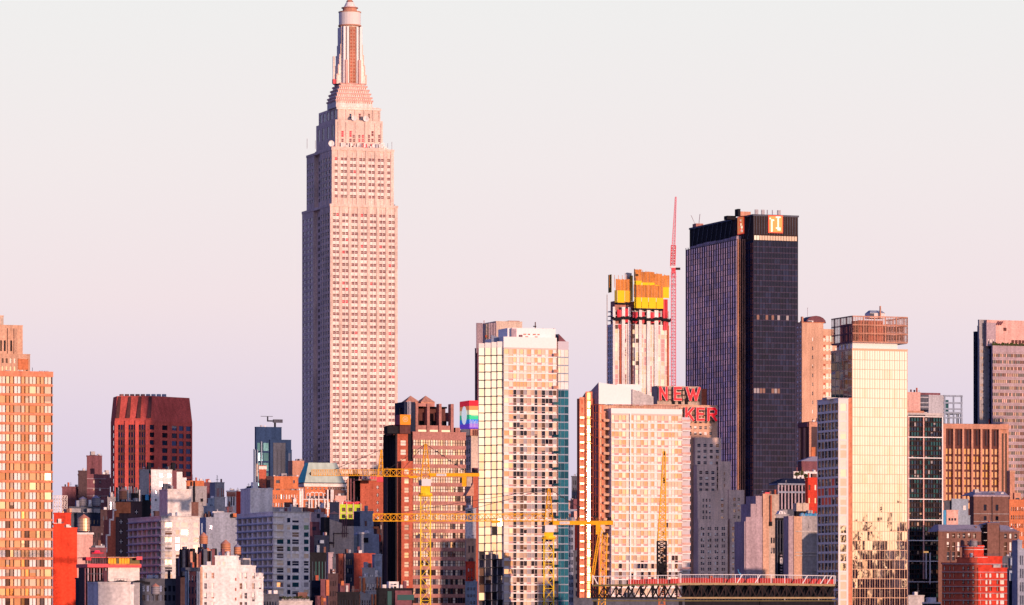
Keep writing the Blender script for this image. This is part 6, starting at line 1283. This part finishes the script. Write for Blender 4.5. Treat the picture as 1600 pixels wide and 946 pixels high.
# roof plant on it
s = Site('cooling_units', 'two cream rooftop cooling units on dark legs, left of the white grid block', 'rooftop units', 1244, 1640)
for a in (1244.5,1254.5): m = M(); m.box(s.U(a), s.U(a+9.4), 0, 3, s.Z(799), s.Z(786.5), 'cream_stone'); m.box(s.U(a+3), s.U(a+6), 1, 2, s.Z(786.5), s.Z(785.6), 'cream_stone'); m.build('housing', s.root)
m = s.m('legs'); m.box(s.U(1245), s.U(1263), .5, 2.6, s.Z(808), s.Z(799), 'black_metal'); s.done()
s = Site('roof_tarps', 'crumpled bright blue tarps on the roof of the grey blank wall building', 'tarps', 1247, 1623)
random.seed(11); m = s.m('tarp')
for k in range(30): a = 1248+random.random()*30; x = s.U(a,1); m.prism([(x,1),(x+.9,1),(x+.9,2.2),(x,2.2)], s.Z(808), s.Z(800)+random.random(), 'blue_tarp' if k % 3 else 'steel_blue', top=[(x+.2,1.2,s.Z(802+random.random()*3)),(x+.8,1.3,s.Z(801+random.random()*3)),(x+.7,2,s.Z(802)),(x+.1,2,s.Z(803))])
s.done()
s = Site('building', 'blue grey building with lilac pilasters under a navy roof, behind the cooling units', 'building', 1215, 2100)
s.block(None, 1215, 1259, 756, 'slate', dict(rows=[(s.Z(767),s.Z(759)),(s.Z(796),s.Z(771))], n=8, cf=.55, st='navy', rec=.5, side=.3), None, depth=14)
m = s.m('pilasters')
for k in range(9): x = s.U(1215.2+k*5.3,-.5); m.box(x, x+.7, -.6, -.02, s.Z(796), s.Z(758), 'mauve_stucco')
m.box(s.U(1215), s.U(1259), -.7, -.02, s.Z(770.5), s.Z(768), 'blue_grey'); m.box(s.U(1215), s.U(1259), -.9, 10, s.Z(757.5), s.Z(755.6), 'blue_grey')
m = s.m('hip_roof'); m.prism([(s.U(1215),-.5),(s.U(1259),-.5),(s.U(1259),12),(s.U(1215),12)], s.Z(755.5), s.Z(747), 'navy_panel', top=[(s.U(1226,4),4,s.Z(747)),(s.U(1256,4),4,s.Z(747)),(s.U(1256,4),8,s.Z(747)),(s.U(1226,4),8,s.Z(747))]); s.done()
bld('red brick building with glowing windows, behind the cooling units next to the white grid block', 'building', None, 1258, 1281, 747.5, 2050, 'red_brick_bright', G(6,.4,2,.3,'warm'), depth=10)
s = Site('building', 'dark building with tall brown piers below the peach apartment tower', 'building', 1264, 2500)
s.block(1247.5, 1264, 1290, 660, 'brown_granite', None, None); m = s.m('piers')
for v in (2, 9): m.box(-.6, -.02, v+2, v+4.2, s.Z(720 if v < 5 else 720), s.Z(668), 'terracotta')
m.box(-.1, s.U(1267), -.6, -.02, 0, s.Z(660), 'terracotta'); m.box(s.U(1267), s.U(1290), -.6, -.02, s.Z(667), s.Z(660), 'terracotta'); m.box(s.U(1267.5), s.U(1290), -.1, -.02, 0, s.Z(667.1), 'dark_brick'); m.box(-.65, -.03, .4, s.V(1248), s.Z(667), s.Z(660), 'plum_brick')
m.box(s.U(1268,-1), s.U(1274,-1), -1.1, -.65, s.Z(714), s.Z(699), 'orange_brick')
m = s.m('canopy_roof'); m.prism([(s.U(1250,-8),-9),(s.U(1290,-8),-9),(s.U(1290,-8),-2),(s.U(1250,-8),-2)], s.Z(722), s.Z(713), 'slate_roof', top=[(s.U(1268,-5),-6,s.Z(714)),(s.U(1290,-5),-6,s.Z(714)),(s.U(1290,-5),-3,s.Z(714)),(s.U(1268,-5),-3,s.Z(714))]); m.box(s.U(1252,-8), s.U(1290,-8), -8.5, -3, 0, s.Z(722), 'plum_brick'); s.done()
bld('white low building with roof plants between the navy hip roof and the dark piered building', 'building', None, 1240, 1281, 738, 2250, 'white_paint', G(4,.4,6,.4,'punched'), depth=6)
random.seed(9)
for i, (px, py, r) in enumerate(((1245,744,4.2),(1252,742,4.5),(1259,745,3.2))):
    lab = ('leftmost of three small dark trees on the roof by the navy hip roof', 'middle one of three small dark trees on the roof by the navy hip roof', 'rightmost and smallest of three dark trees on the roof by the navy hip roof')[i]
    r_ = bpy.data.objects.new('roof_tree', None); COL.objects.link(r_); r_.location = pt(px, py+4, 2235); tag(r_, lab, 'tree', 'roof garden trees'); k_ = 2235/F
    m = M(); m.cyl(0,0,-2,1.2,.15,.08,'bronze',6); m.build('trunk', r_); m = M()
    for k in range(170):
        a = random.random()*6.28; rr = r*k_*random.random()**.5; p = Vector((rr*math.cos(a), random.uniform(-1,1), 1+r*k_*.8+rr*math.sin(a)*.8)); q = .14+random.random()*.2; b_ = random.random()*6
        m.poly([p+Vector((q*math.cos(b_+j*2.1), random.uniform(-.2,.2), q*math.sin(b_+j*2.1))) for j in range(3)], 'foliage')
    m.build('crown', r_)
# far right
s = Site('building', 'square brown brick building with pale hipped roof, right side', 'building', 1521.5, 1700)
s.block(1515, 1521.5, 1576, 774.5, 'brown_brick', dict(rows=[(s.Z(798),s.Z(788.5)),(s.Z(813),s.Z(806.5))], cols=[(s.U(1537),s.U(1541.5)),(s.U(1555.5),s.U(1560))], st='dark', rec=.3), None, cornice=(.4,.25,'mauve_stucco'))
m = s.m('hip_roof'); m.prism([(0,0),(s.U(1576),0),(s.U(1576),12),(0,12)], s.Z(774), s.Z(768), 'slate_roof', top=[(s.U(1527,3),3,s.Z(767.5)),(s.U(1569,3),3,s.Z(767.5)),(s.U(1569,3),8,s.Z(767.5)),(s.U(1527,3),8,s.Z(767.5))])
for py in (803,815): s.m('stone_courses').box(0, s.U(1576), -.15, -.02, s.Z(py+.4), s.Z(py-.4), 'grey_concrete')
x = s.U(1549.5); s.m('drainpipe').box(x, x+.3, -.3, -.02, 0, s.Z(775), 'dark_brick'); s.done()
s = Site('building', 'long brown brick warehouse with arched windows and a grey sloping roof, right side', 'building', 1466, 1560)
s.block(None, 1466, 1533, 831, 'brown_brick', dict(rows=[(s.Z(841),s.Z(833.5)),(s.Z(861),s.Z(847)),(s.Z(876),s.Z(862.5))], cols=[(s.U(1479.5+8.2*k),s.U(1483.7+8.2*k)) for k in range(6)], st='punched', rec=.4), None, depth=14)
s.block(None, 1562, 1592, 831, 'brown_brick', dict(rows=[(s.Z(841),s.Z(833.5)),(s.Z(860),s.Z(847)),(s.Z(876),s.Z(862.5))], cols=[(s.U(a)-s.U(1562),s.U(a+4)-s.U(1562)) for a in (1569,1577.3,1585)], st='punched', rec=.4), None, v0=.03, depth=13)
s.block(None, 1543, 1561.5, 819, 'brown_brick', None, None, v0=-1, depth=10); s.block(None, 1533, 1544, 827, 'dark_brick', None, None, v0=3, depth=8); m = s.m('sloping_roof')
m.prism([(s.U(1466),-.4),(s.U(1533),-.4),(s.U(1533),9),(s.U(1466),9)], s.Z(830.8), s.Z(820), 'slate_roof', top=[(s.U(1466,4),4,s.Z(819.5)),(s.U(1530,4),4,s.Z(819.5)),(s.U(1530,4),7,s.Z(819.5)),(s.U(1466,4),7,s.Z(819.5))])
m.prism([(s.U(1562),-.4),(s.U(1594),-.4),(s.U(1594),9),(s.U(1562),9)], s.Z(830.8), s.Z(820), 'slate_roof', top=[(s.U(1562,4),4,s.Z(819.5)),(s.U(1573,4),4,s.Z(820)),(s.U(1573,4),7,s.Z(820)),(s.U(1562,4),7,s.Z(820))]); m.prism([(s.U(1542.5,-1),-1.2),(s.U(1562,-1),-1.2),(s.U(1562,-1),6),(s.U(1542.5,-1),6)], s.Z(819), s.Z(815), 'slate_roof', top=[(s.U(1545,2),1,s.Z(815.5)),(s.U(1560,2),1,s.Z(815.5)),(s.U(1560,2),4,s.Z(815.5)),(s.U(1545,2),4,s.Z(815.5))])
m = s.m('fire_escape')
for py in (831.5,844,857.5): m.box(s.U(1537,-.6), s.U(1543,-.6), -.8, 1, s.Z(py+.8), s.Z(py), 'pale_concrete')
s.done()
s = Site('rooftop_plant', 'pale blue rooftop machine house with ducts beside the hipped roof building', 'machine house', 1475, 1640)
s.block(None, 1487, 1513, 781, 'steel_blue', None, None, depth=6); s.block(None, 1475, 1489, 784, 'slate', None, None, v0=1, depth=5); s.block(None, 1479, 1497, 798.5, 'pink_stucco', dict(rows=[(s.Z(814),s.Z(810))], n=3, cf=.7, st='dark'), None, v0=-2, depth=3); s.block(None, 1474, 1479, 799, 'blue_tarp', None, None, v0=-1.8, depth=3); s.block(None, 1497, 1516, 807, 'steel_blue', None, None, v0=-1.4, depth=3)
m = s.m('door'); m.box(s.U(1505,-.2), s.U(1509,-.2), -.2, -.02, s.Z(797), s.Z(790), 'white_paint'); s.m('roof_pipe').cyl(s.U(1486,-1), -1, s.Z(800), s.Z(797.5), 1.2, .9, 'pink_stucco', 10); s.done()
s = Site('building', 'peach brick corner building with arched windows and chimney, at the right edge', 'building', 1577, 1950)
s.block(None, 1577, 1620, 782, 'orange_brick', G(3.6,.5,12,.5,'punched',top=2), None, depth=12); s.m('chimney').box(s.U(1578,2), s.U(1585.5,2), 2, 5, 0, s.Z(735), 'terracotta'); s.m('chimney').box(s.U(1577.5,2), s.U(1586,2), 1.8, 5.2, s.Z(738), s.Z(736), 'peach_brick'); s.m('dormer').box(s.U(1585,1), s.U(1595,1), 1, 4, s.Z(782), s.Z(770), 'terracotta')
s.m('dormer').box(s.U(1587,.8), s.U(1593,.8), .8, .99, s.Z(781), s.Z(778), 'g_dark'); s.done()
s = Site('building', 'bright red brick stepped apartment house with white floor lines, bottom right', 'building', 1472, 1250)
w = s.U; rz = [895,905.5,916,926.5,937]
s.block(None, 1472, 1528.5, 881, 'red_brick', dict(rows=[(s.Z(py+6.5),s.Z(py+.2)) for py in (885,896,906.5,917,927.5,938)], cols=[(w(a),w(a+c)) for a, c in ((1475,2.4),(1483.5,2),(1490,1.4),(1504,3.2),(1511.5,3.2),(1519.5,3))], st='punched_dark', rec=.25), None, depth=12)  # darker red for the left half, its shade put into the colour
s.block(None, 1528.5, 1573.5, 889, 'red_brick_bright', dict(rows=[(s.Z(py+6.5),s.Z(py+.2)) for py in (896,906.5,917,927.5,938)], cols=[(w(a,-.3)-w(1528.5,-.3),w(a+c,-.3)-w(1528.5,-.3)) for a, c in ((1532,1.5),(1540,3.6),(1546,3.6),(1557,3.6),(1563,6.6))], st='redw', rec=.25), None, v0=-.3, depth=12)
style('redw', [('b_white',3),('b_sand',3),('g_brown',2)], 'white_frame', 2, 1, .4, 'b_cream')
s.block(None, 1495, 1527, 873, 'red_brick', None, None, v0=1, depth=8); s.block(None, 1522, 1566, 871, 'red_brick_bright', None, None, v0=2, depth=8); s.block(None, 1507, 1521.8, 854, 'red_brick', None, None, v0=3, depth=6); s.block(None, 1521.8, 1537, 854, 'red_brick_bright', None, None, v0=2.9, depth=6)
m = s.m('white_floor_lines')
for py in (881.3,894,906,916.5,927,938): m.box(w(1472,-.5), w(1573.7,-.5), -.6, -.32, s.Z(py+.55), s.Z(py-.45), 'mauve_stucco')
m.box(w(1507,2.7), w(1537,2.7), 2.6, 2.88, s.Z(859), s.Z(858), 'pale_concrete'); m.box(w(1522,1.8), w(1543,1.8), 1.8, 1.98, s.Z(871), s.Z(870.2), 'pale_concrete'); m.box(w(1506,2.7), w(1538,2.7), 2.5, 8, s.Z(854.5), s.Z(853.5), 'mauve_stucco')
s.done()
water_tank('pale water tank with pink pointed cap on top of the red brick apartment house', 1521, 842, 854.5, 13, 1256, 'grey_tank', 'tin_roof', leg=.15)
s = Site('building', 'dark service building with pale blue cabin between the warehouse and the right edge', 'building', 1565, 1400)
s.block(None, 1562, 1592, 871, 'slate', pw(5,3,.6,.4,'dark'), None, depth=8); s.m('cabin').box(s.U(1579,-1), s.U(1590,-1), -1, 3, s.Z(884), s.Z(872), 'steel_blue'); s.block(None, 1573, 1600, 890, 'navy_panel', pw(4,3,.5,.4,'navy'), None, v0=-3, depth=5); s.block(None, 1587, 1625, 897, 'navy_panel', pw(7,3,.5,.4,'teal'), None, v0=-6, depth=5); s.m('pale_column').box(s.U(1577,-3.5), s.U(1582,-3.5), -3.6, -3.1, s.Z(908), s.Z(892), 'steel_blue'); s.done()
bld('pale lavender windowed block cut by the right edge', 'building', None, 1590, 1625, 859, 1350, 'blue_grey', G(4,.7,10,.5,'navy'), depth=6)
bld('slim pale lavender step building left of the block cut by the right edge', 'building', None, 1590, 1597, 846, 1365, 'blue_grey', None, depth=6)
water_tank('dark water tank with blue conical roof near the right edge', 1591, 842, 862, 12, 1480, 'grey_tank', 'slate_roof', leg=.4)
bld('small white box roof at the foot of the black lined tower', 'building', None, 1419, 1444, 932, 1300, 'pale_concrete', None, depth=6)
s = Site('building', 'dark low block with thin white rim at the foot of the black lined tower', 'building', 1441, 1280)
s.block(None, 1441, 1470, 942, 'black_metal', None, None, depth=6, cornice=(.3,.1,'white_gloss')); s.done()
# a few dark back blocks closing the street level gaps
for lab, a, b, t, Y, mt in (('low dark brick block behind the copper water tank', 120, 240, 862, 1720, 'dark_brick'), ('low dark brick block behind the left balcony block', 240, 330, 800, 1950, 'dark_brick'),
    ('low slate block behind the blank pale blue building', 300, 400, 815, 1900, 'slate'), ('low dark block behind the shadowed cluster, left of the brown and pink tower', 470, 610, 812, 1850, 'dark_brick'),
    ('low dark block at the foot of the dark glass office tower', 1150, 1285, 800, 2400, 'slate'), ('low dark block behind the red brick apartment house', 1470, 1610, 866, 1620, 'dark_brick'), ('low dark block beneath the walkway, left half', 896, 1100, 936, 1440, 'slate'), ('low dark block beneath the walkway, right half', 1070, 1300, 914, 1080, 'black_metal'),
    ('low dark block between the orange slab and the unfinished round building', 118, 175, 905, 1300, 'navy_panel')):
    bld(lab, 'building', None, a, b, t, Y, mt, G(3.4,.5,int((b-a)/5),.5,'dark'), depth=8)
# ================================================================= CRANES
def root_at(name, label, cat, loc, group=None):
    r = bpy.data.objects.new(name, None); COL.objects.link(r); r.location = loc; return tag(r, label, cat, group)
def tower_crane(label, Y, mx, mw, cab_y, apex_y, jib, cjib, mast_top, group='yellow tower cranes'):
    """hammerhead crane; everything relative to the mast foot on the ground"""
    k = Y/F; x0 = (mx-800)*k; r = root_at('tower_crane', label, 'crane', (x0, Y, 0), group); Z = lambda py: CZ+(HZ-py)*k; X = lambda px: (px-800)*k-x0
    w = mw*k; m = M(); n = int((Z(mast_top)-0)/(w*1.05)); truss(m, (0,0,0), (0,0,Z(mast_top)), w*.9, w*.9, n, 'crane_gold', .17, Vector((0,1,0))); m.build('mast', r)
    m = M(); m.cyl(0,0,Z(mast_top),Z(mast_top-5),w*.62,w*.62,'crane_gold',16); m.box(-w*.42,w*.42,-w*.42,w*.42,Z(mast_top-5),Z(cab_y+6),'crane_gold'); m.box(-w*.66,w*.66,-w*.66,w*.66,Z(mast_top-1),Z(mast_top-2),'crane_yellow'); m.build('slewing_ring', r)
    m = M(); m.box(-w*.35, w*.5, -w*.75, -w*.1, Z(cab_y+6), Z(cab_y-5), 'white_gloss'); cb = m.build('cab', r); m = M(); m.box(-w*.62, -w*.35, -w*.7, -w*.15, Z(cab_y+5), Z(cab_y-3), 'g_dark'); m.build('window', cb)
    m = M(); truss(m, (0,0,Z(cab_y-5)), (0,0,Z(apex_y)), w*.85, w*.7, 8, 'crane_yellow', .14, Vector((0,1,0)), taper=.18); m.build('tower_head', r)
    tip, jy, jh = jib; m = M(); L = abs(X(tip)); truss(m, (-w*.4*(1 if tip < mx else -1),0,Z(jy)), (X(tip),0,Z(jy)), 1.5, jh*k, int(L/(jh*k*.85)), 'crane_yellow', .15); m.build('jib', r)
    ct, cy, ch = cjib; m = M(); m.box(w*.3, X(ct), -.7, .7, Z(cy)-ch*k/2, Z(cy)+ch*k/2*.6, 'crane_yellow'); m.box(w*.3, X(ct), -.75, -.7, Z(cy)+ch*k/2*.6, Z(cy)+ch*k/2*.6+.25, 'crane_yellow')
    for i in range(int((X(ct)-w)/1.6)): xx = w*.5+i*1.6; m.bar((xx,-.72,Z(cy)+ch*k/2), (xx,-.72,Z(cy)+ch*k/2+.9), .06, 'crane_yellow')
    cj = m.build('counter_jib', r)
    m = M(); m.box(w*1.0, w*1.9, -.82, -.72, Z(cy)-.35, Z(cy)+.35, 'white_gloss')
    for i in range(6): m.box(w*1.08+i*w*.13, w*1.16+i*w*.13, -.86, -.821, Z(cy)-.15, Z(cy)+.15, 'grey_metal')
    m.build('name_plate', cj)
    m = M(); m.box(X(ct)-27*k, X(ct)-20*k, -1, 1, Z(cy+18), Z(cy+3), 'crane_yellow'); m.box(X(ct)-19.5*k, X(ct)-13*k, -1, 1, Z(cy+18), Z(cy+3), 'cream_stone'); m.build('counterweight', r)
    m = M(); m.cyl(X(ct)-6*k, 0, Z(cy-2), Z(cy-9), 3.6*k, 3.2*k, 'black_metal', 10); m.box(X(ct)-14*k, X(ct)-1*k, -.6, .6, Z(cy-1), Z(cy-4), 'bronze'); m.build('winch', r)
    m = M(); 
    for e in ((X(tip)*.55, jy-jh*.5), (X(tip)*.9, jy-jh*.5)): m.bar((0,0,Z(apex_y)), (e[0],0,Z(e[1])), .12, 'cable')
    m.bar((0,0,Z(apex_y)), (X(ct)-16*k,0,Z(cy-2)), .12, 'cable')
    for i in range(5): f = .25+i*.15; xx = (X(ct)-16*k)*f; zz_ = Z(apex_y)+(Z(cy-2)-Z(apex_y))*f; m.box(xx-.5, xx+.5, -.15, .15, zz_-.15, zz_+.15, 'cable')
    m.build('pendant_cables', r)
    m = M(); tx = X(tip)*.30; m.box(tx-1.2, tx+1.2, -.6, .6, Z(jy+jh*.5+3), Z(jy+jh*.5), 'crane_yellow'); m.build('trolley', r)
    return r
tower_crane('tallest yellow tower crane, in front of the brown and pink tower', 1280, 665, 17, 754, 694, (600,739,11), (749,742.5,5), 776)
tower_crane('second yellow tower crane, before the gold mirrored tower, with long jib to the left', 1180, 857.5, 17, 826, 764, (583,809,11), (958,817.5,6), 843)
# distant crane on the dark red block
Y = 1990; k = Y/F; r = root_at('tower_crane', 'small distant yellow crane with long jib over the green copper roof', 'crane', pt(594, 750, Y)); 
m = M(); truss(m, (0,0,0), (2*k,0,47*k), 2.6, 2, 9, 'crane_yellow', .22, Vector((0,1,0)), taper=.15); m.build('tower_head', r)
m = M(); truss(m, (0,0,11*k), (-107*k,0,11*k), 1.8, 9*k, 30, 'crane_yellow', .15); m.build('jib', r)
m = M(); m.bar((2*k,0,47*k), (-74*k,0,15*k), .22, 'cable'); m.bar((2*k,0,47*k), (30*k,0,52*k), .16, 'cable'); m.build('pendant_cables', r)
m = M(); m.box(-1.5,1.5,-1.5,1.5,-1,1.2,'crane_red'); m.build('base', r)
m = M(); m.bar((-109*k,0,8*k), (-111*k,0,10*k), .4, 'bronze'); m.box(-110*k,-108*k,-.3,.3,7*k,12*k,'bronze'); m.build('jib_tip', r)
# luffing crane with black base
Y = 1060; k = Y/F; r = root_at('luffing_crane', 'slim yellow luffing boom rising from a black lattice, in front of the cream tower', 'crane', ((1034-800)*k, Y, 0)); Z = lambda py: CZ+(HZ-py)*k
m = M(); truss(m, (0,0,Z(905)), (0,0,Z(846)), 13.5*k, 11*k, 9, 'black_metal', .26, Vector((0,1,0))); m.box(-5*k,5*k,-.6,.6,Z(905),Z(880),'black_metal'); m.box(-8*k,9*k,-.5,.5,Z(886),Z(884),'black_metal')
random.seed(2)
for i in range(26): x = random.uniform(-6,6)*k; z = Z(random.uniform(850,902)); m.box(x-.2, x+.35, -.7, .7, z, z+random.random()*.9, 'black_metal')
m.build('machinery_deck', r)
m = M(); truss(m, (0,0,Z(846)), (4*k,0,Z(706)), 12.5*k, 8*k, 24, 'crane_yellow', .15, Vector((0,1,0)), taper=.25); m.build('boom', r)
m = M(); m.cyl(4*k,0,Z(712),Z(705),.35,.2,'black_metal',8); m.box(2*k,5*k,-.2,.2,Z(755),Z(746),'black_metal'); m.build('boom_head', r)
m = M(); truss(m, (0,0,0), (0,0,Z(905)), 9*k, 9*k, 8, 'orange_brick', .2, Vector((0,1,0))); m.build('mast', r)
# leaning lattice derrick and hoist by the blazing corner
Y = 1040; k = Y/F; r = root_at('derrick', 'leaning yellow lattice derrick in front of the blazing glass corner', 'crane', ((934-800)*k, Y, 0)); Z = lambda py: CZ+(HZ-py)*k
m = M(); truss(m, (1*k,0,0), (11*k,0,Z(834)), 13*k, 8*k, 20, 'crane_yellow', .14, Vector((0,1,0)), taper=.6); m.build('leg', r)
m = M(); truss(m, (-10*k,0,Z(913)), (4*k,0,Z(824)), 4*k, 4*k, 14, 'crane_yellow', .12, Vector((0,1,0)), taper=.7); m.build('leg', r)
m = M(); m.bar((11*k,0,Z(834)), (4*k,0,Z(824)), .2, 'crane_yellow'); m.bar((-20*k,0,Z(900)), (11*k,0,Z(836)), .1, 'cable'); m.box(8*k,14*k,-.5,.5,Z(836),Z(832),'bronze'); m.build('head', r)
# red crane beside the screens
Y = 3560; k = Y/F; r = root_at('tower_crane', 'tall pink and red lattice crane standing beside the yellow screened tower', 'crane', ((1052.3-800)*k, Y, 0)); Z = lambda py: CZ+(HZ-py)*k
pmat('crane_pink', (.78,.24,.30), .5)
m = M(); truss(m, (0,0,Z(640)), (0,0,Z(425)), 3.4, 3.4, 46, 'crane_pink', .42, Vector((0,1,0))); m.build('mast', r)
m = M(); m.box(-1.7,1.7,-1.7,1.7,Z(428),Z(419),'crane_red'); m.box(-2.6,1.8,-1.8,1.8,Z(419),Z(416),'white_gloss'); m.box(1.5,5.4,-1,1,Z(422),Z(418.5),'bronze'); m.box(-2.2,2.2,-2,2,Z(433),Z(431.5),'crane_pink'); m.box(-2.2,2.2,-2,2,Z(446),Z(445),'crane_pink'); m.build('slewing_ring', r)
m = M(); truss(m, (-.6,0,Z(416)), (0,0,Z(384)), 3.4, 2.6, 8, 'crane_red', .5, Vector((0,1,0))); m.build('tower_head', r)
m = M(); truss(m, (0,0,Z(384)), (1.8,0,Z(308)), 2.4, 1.6, 20, 'crane_pink', .30, Vector((0,1,0)), taper=.35); m.build('boom', r)

# ================================================================= WALKWAY
Y = 830; k = Y/F; r = root_at('walkway', 'raised steel truss gangway with white rails and red mesh along the bottom right', 'walkway', ((925-800)*k, Y, 0)); X = lambda px: (px-925)*k; Z = lambda py: CZ+(HZ-py)*k
def dk(px): # deck height curve
    return 914-2.0*math.sin((px-925)/380*math.pi)-(1.0 if px > 1062 else 0)
m = M(); xs = [925+i*9.5 for i in range(41)]
for a, b in zip(xs, xs[1:]):
    mt = 'olive_steel' if b < 1066 else 'deck_tan'; za, zb = Z(dk(a)), Z(dk(b)); th = 3.4*k if b >= 1066 else 2.6*k
    m.poly([(X(a),0,za-th),(X(b),0,zb-th),(X(b),0,zb),(X(a),0,za)], mt); m.poly([(X(a),0,za),(X(b),0,zb),(X(b),3,zb),(X(a),3,za)], mt); m.poly([(X(a),3,za-th),(X(b),3,zb-th),(X(b),0,zb-th),(X(a),0,za-th)][::-1], mt)
m.build('deck', r)
m = M()
for side, mt1 in ((0, None), (2.8, 'black_metal')):
    for a, b in zip(xs, xs[1:]):
        mt = mt1 or ('black_metal' if b < 1066 else 'deck_tan'); m.bar((X(a),side,Z(934.5)), (X(b),side,Z(934.5)), .30, mt)
    for i in range(0, 40, 2):
        a, b = xs[i], xs[i+2]; mid = (a+b)/2; mt = mt1 or ('black_metal' if b < 1066 else 'bronze')
        m.bar((X(a),side,Z(dk(a)+3)), (X(mid),side,Z(934)), .17, mt); m.bar((X(mid),side,Z(934)), (X(b),side,Z(dk(b)+3)), .17, mt); m.bar((X(a),side,Z(dk(a)+3)), (X(a),side,Z(934)), .2, mt)
        if b < 1066: m.bar((X(mid),side,Z(dk(mid)+3)), (X(a),side,Z(934)), .2, mt)
m.box(X(925), X(1306), .2, 2.6, Z(940), Z(938.2), 'olive_steel'); m.box(X(1066), X(1303), 1.2, 1.5, Z(933), Z(dk(1100)+4), 'black_metal')
m.build('truss', r)
m = M()
for side in (0.05, 2.8):
    for a, b in zip(xs, xs[1:]):
        for dz, w in ((13.0,.11),): m.bar((X(a),side,Z(dk(a)-dz)), (X(b),side,Z(dk(b)-dz)), w, 'white_gloss')
for px in (926,944,985,1028,1062.5,1064,1149,1184,1205,1226,1303,1305): m.bar((X(px),0,Z(dk(px))), (X(px),0,Z(dk(px)-15 if px > 1060 and px < 1066 or px < 930 else dk(px)-13)), .13, 'white_gloss')
for px in (1152,1180,1254,1282,1292): m.bar((X(px),0,Z(dk(px))), (X(px+8),0,Z(dk(px)-13)), .18, 'white_gloss')
m.bar((X(926),0,Z(899)), (X(934),0,Z(913)), .2, 'white_gloss')
for i in range(96): px = 928+i*3.9; m.bar((X(px),2.7,Z(dk(px))), (X(px),2.7,Z(dk(px)-13)), .035, 'white_gloss')
m.build('rail', r)
m = M()
for a, b in zip(xs, xs[1:]):
    if a > 975: h = 8 if random.random() < .85 else 7; m.poly([(X(a),2.9,Z(dk(a))),(X(b),2.9,Z(dk(b))),(X(b),2.9,Z(dk(b)-h)),(X(a),2.9,Z(dk(a)-h))], 'red_mesh')
m.build('red_mesh', r)
for px in (930, 1064, 1190, 1300): m = M(); m.box(X(px)-.3, X(px)+.3, .3, 2.5, 0, Z(940), 'black_metal'); m.build('leg', r)
r = root_at('small_crane', 'tiny blue hoist standing behind the walkway rail', 'hoist', pt(1157, 910, 845)); k = 845/F
m = M(); m.bar((0,0,0), (0,0,14*k), .2, 'blue_tarp'); m.bar((0,0,9*k), (-4*k,0,20*k), .12, 'blue_tarp'); m.bar((-2*k,0,6*k), (3*k,0,6*k), .2, 'blue_tarp'); m.build('arm', r)

# ================================================================= BLOCKS OUTSIDE THE FRAME (they shade and mirror in the glass)
def shade_block(label, q0, q1, t, px_ref, Yref, z):  # unseen block, added only to throw shade on its target
    """q = distance across the sun's direction; t = metres towards the sun from the referenced target"""
    c, sn = math.cos(PHI), math.sin(PHI)
    x = (px_ref-800)/F*Yref; along = -x*sn+Yref*c-t      # coordinate away from the sun
    qc = (q0+q1)/2; cx_ = qc*c-along*sn; cy_ = qc*sn+along*c
    r = root_at('office_tower', label, 'office tower', (cx_, cy_, 0)); r.rotation_euler = (0,0,PHI)
    m = M(); w = (q1-q0)/2; m.box(-w, w, -12, 12, 0, z, 'grey_concrete'); m.box(-w*.6, w*.6, -8, 8, z, z+6, 'grey_concrete'); m.build('wall', r)
    m = M()
    for i in range(int(z/3.8)-1): m.box(-w*.95, w*.95, -12.15, -12.05, 3+i*3.8, 5.2+i*3.8, 'g_dark')
    m.build('window_bands', r)
shade_block('unseen grey block added outside the right edge to shade the diagonal brown tower', 1166, 1222, 980, 233, 2300, 190)
shade_block('unseen grey block added outside the right edge to shade the right balcony block', 764, 800, 620, 427, 1450, 74)
shade_block('unseen low block added outside the right edge to shade half of the red apartment house', 803, 824.5, 240, 1500, 1250, 44)
shade_block('unseen grey block added outside the right edge to shade the lower floors of the hotel', 1798, 1858, 600, 1100, 3000, 148)
# the far bank behind the camera, seen only as a mirrored skyline in the glass
random.seed(21)
for i in range(46):
    a = R(14+i*1.15+random.random()*.6); D = 520+random.random()*500; h = 38+random.random()*34+(24 if random.random() < .15 else 0); w = 9+random.random()*12
    r = root_at('far_bank_block', 'block on the near bank behind the viewpoint, seen mirrored in the glass towers', 'building', (D*math.sin(a), -D*math.cos(a), 0), 'blocks on the near bank, mirrored in the glass'); r.rotation_euler = (0,0,a)
    m = M(); mt = random.choice(('brown_brick','rust_brick','grey_concrete','tan_stone','slate')); m.box(-w, w, -8, 8, 0, h, mt); m.box(-w*.3, w*.2, -4, 4, h, h+3+random.random()*5, mt); m.build('wall', r)

for i in range(26):      # taller riverside towers mirrored low in the gold glass tower
    x = 1690+i*15+random.random()*8; y = -300-random.random()*160; h = 52+random.random()*52; w = 5+random.random()*5
    r = root_at('far_bank_tower', 'riverside tower on the near bank behind the viewpoint, mirrored in the gold glass tower', 'building', (x, y, 0), 'riverside towers on the near bank, mirrored in the gold glass'); r.rotation_euler = (0,0,R(44))
    m = M(); mt = random.choice(('mauve_stucco','plum_brick','pink_stucco','brown_brick','terracotta')); m.box(-w, w, -8, 8, 0, h, mt); m.box(-w*.4, w*.3, -4, 4, h, h+3+random.random()*7, mt); m.build('wall', r)
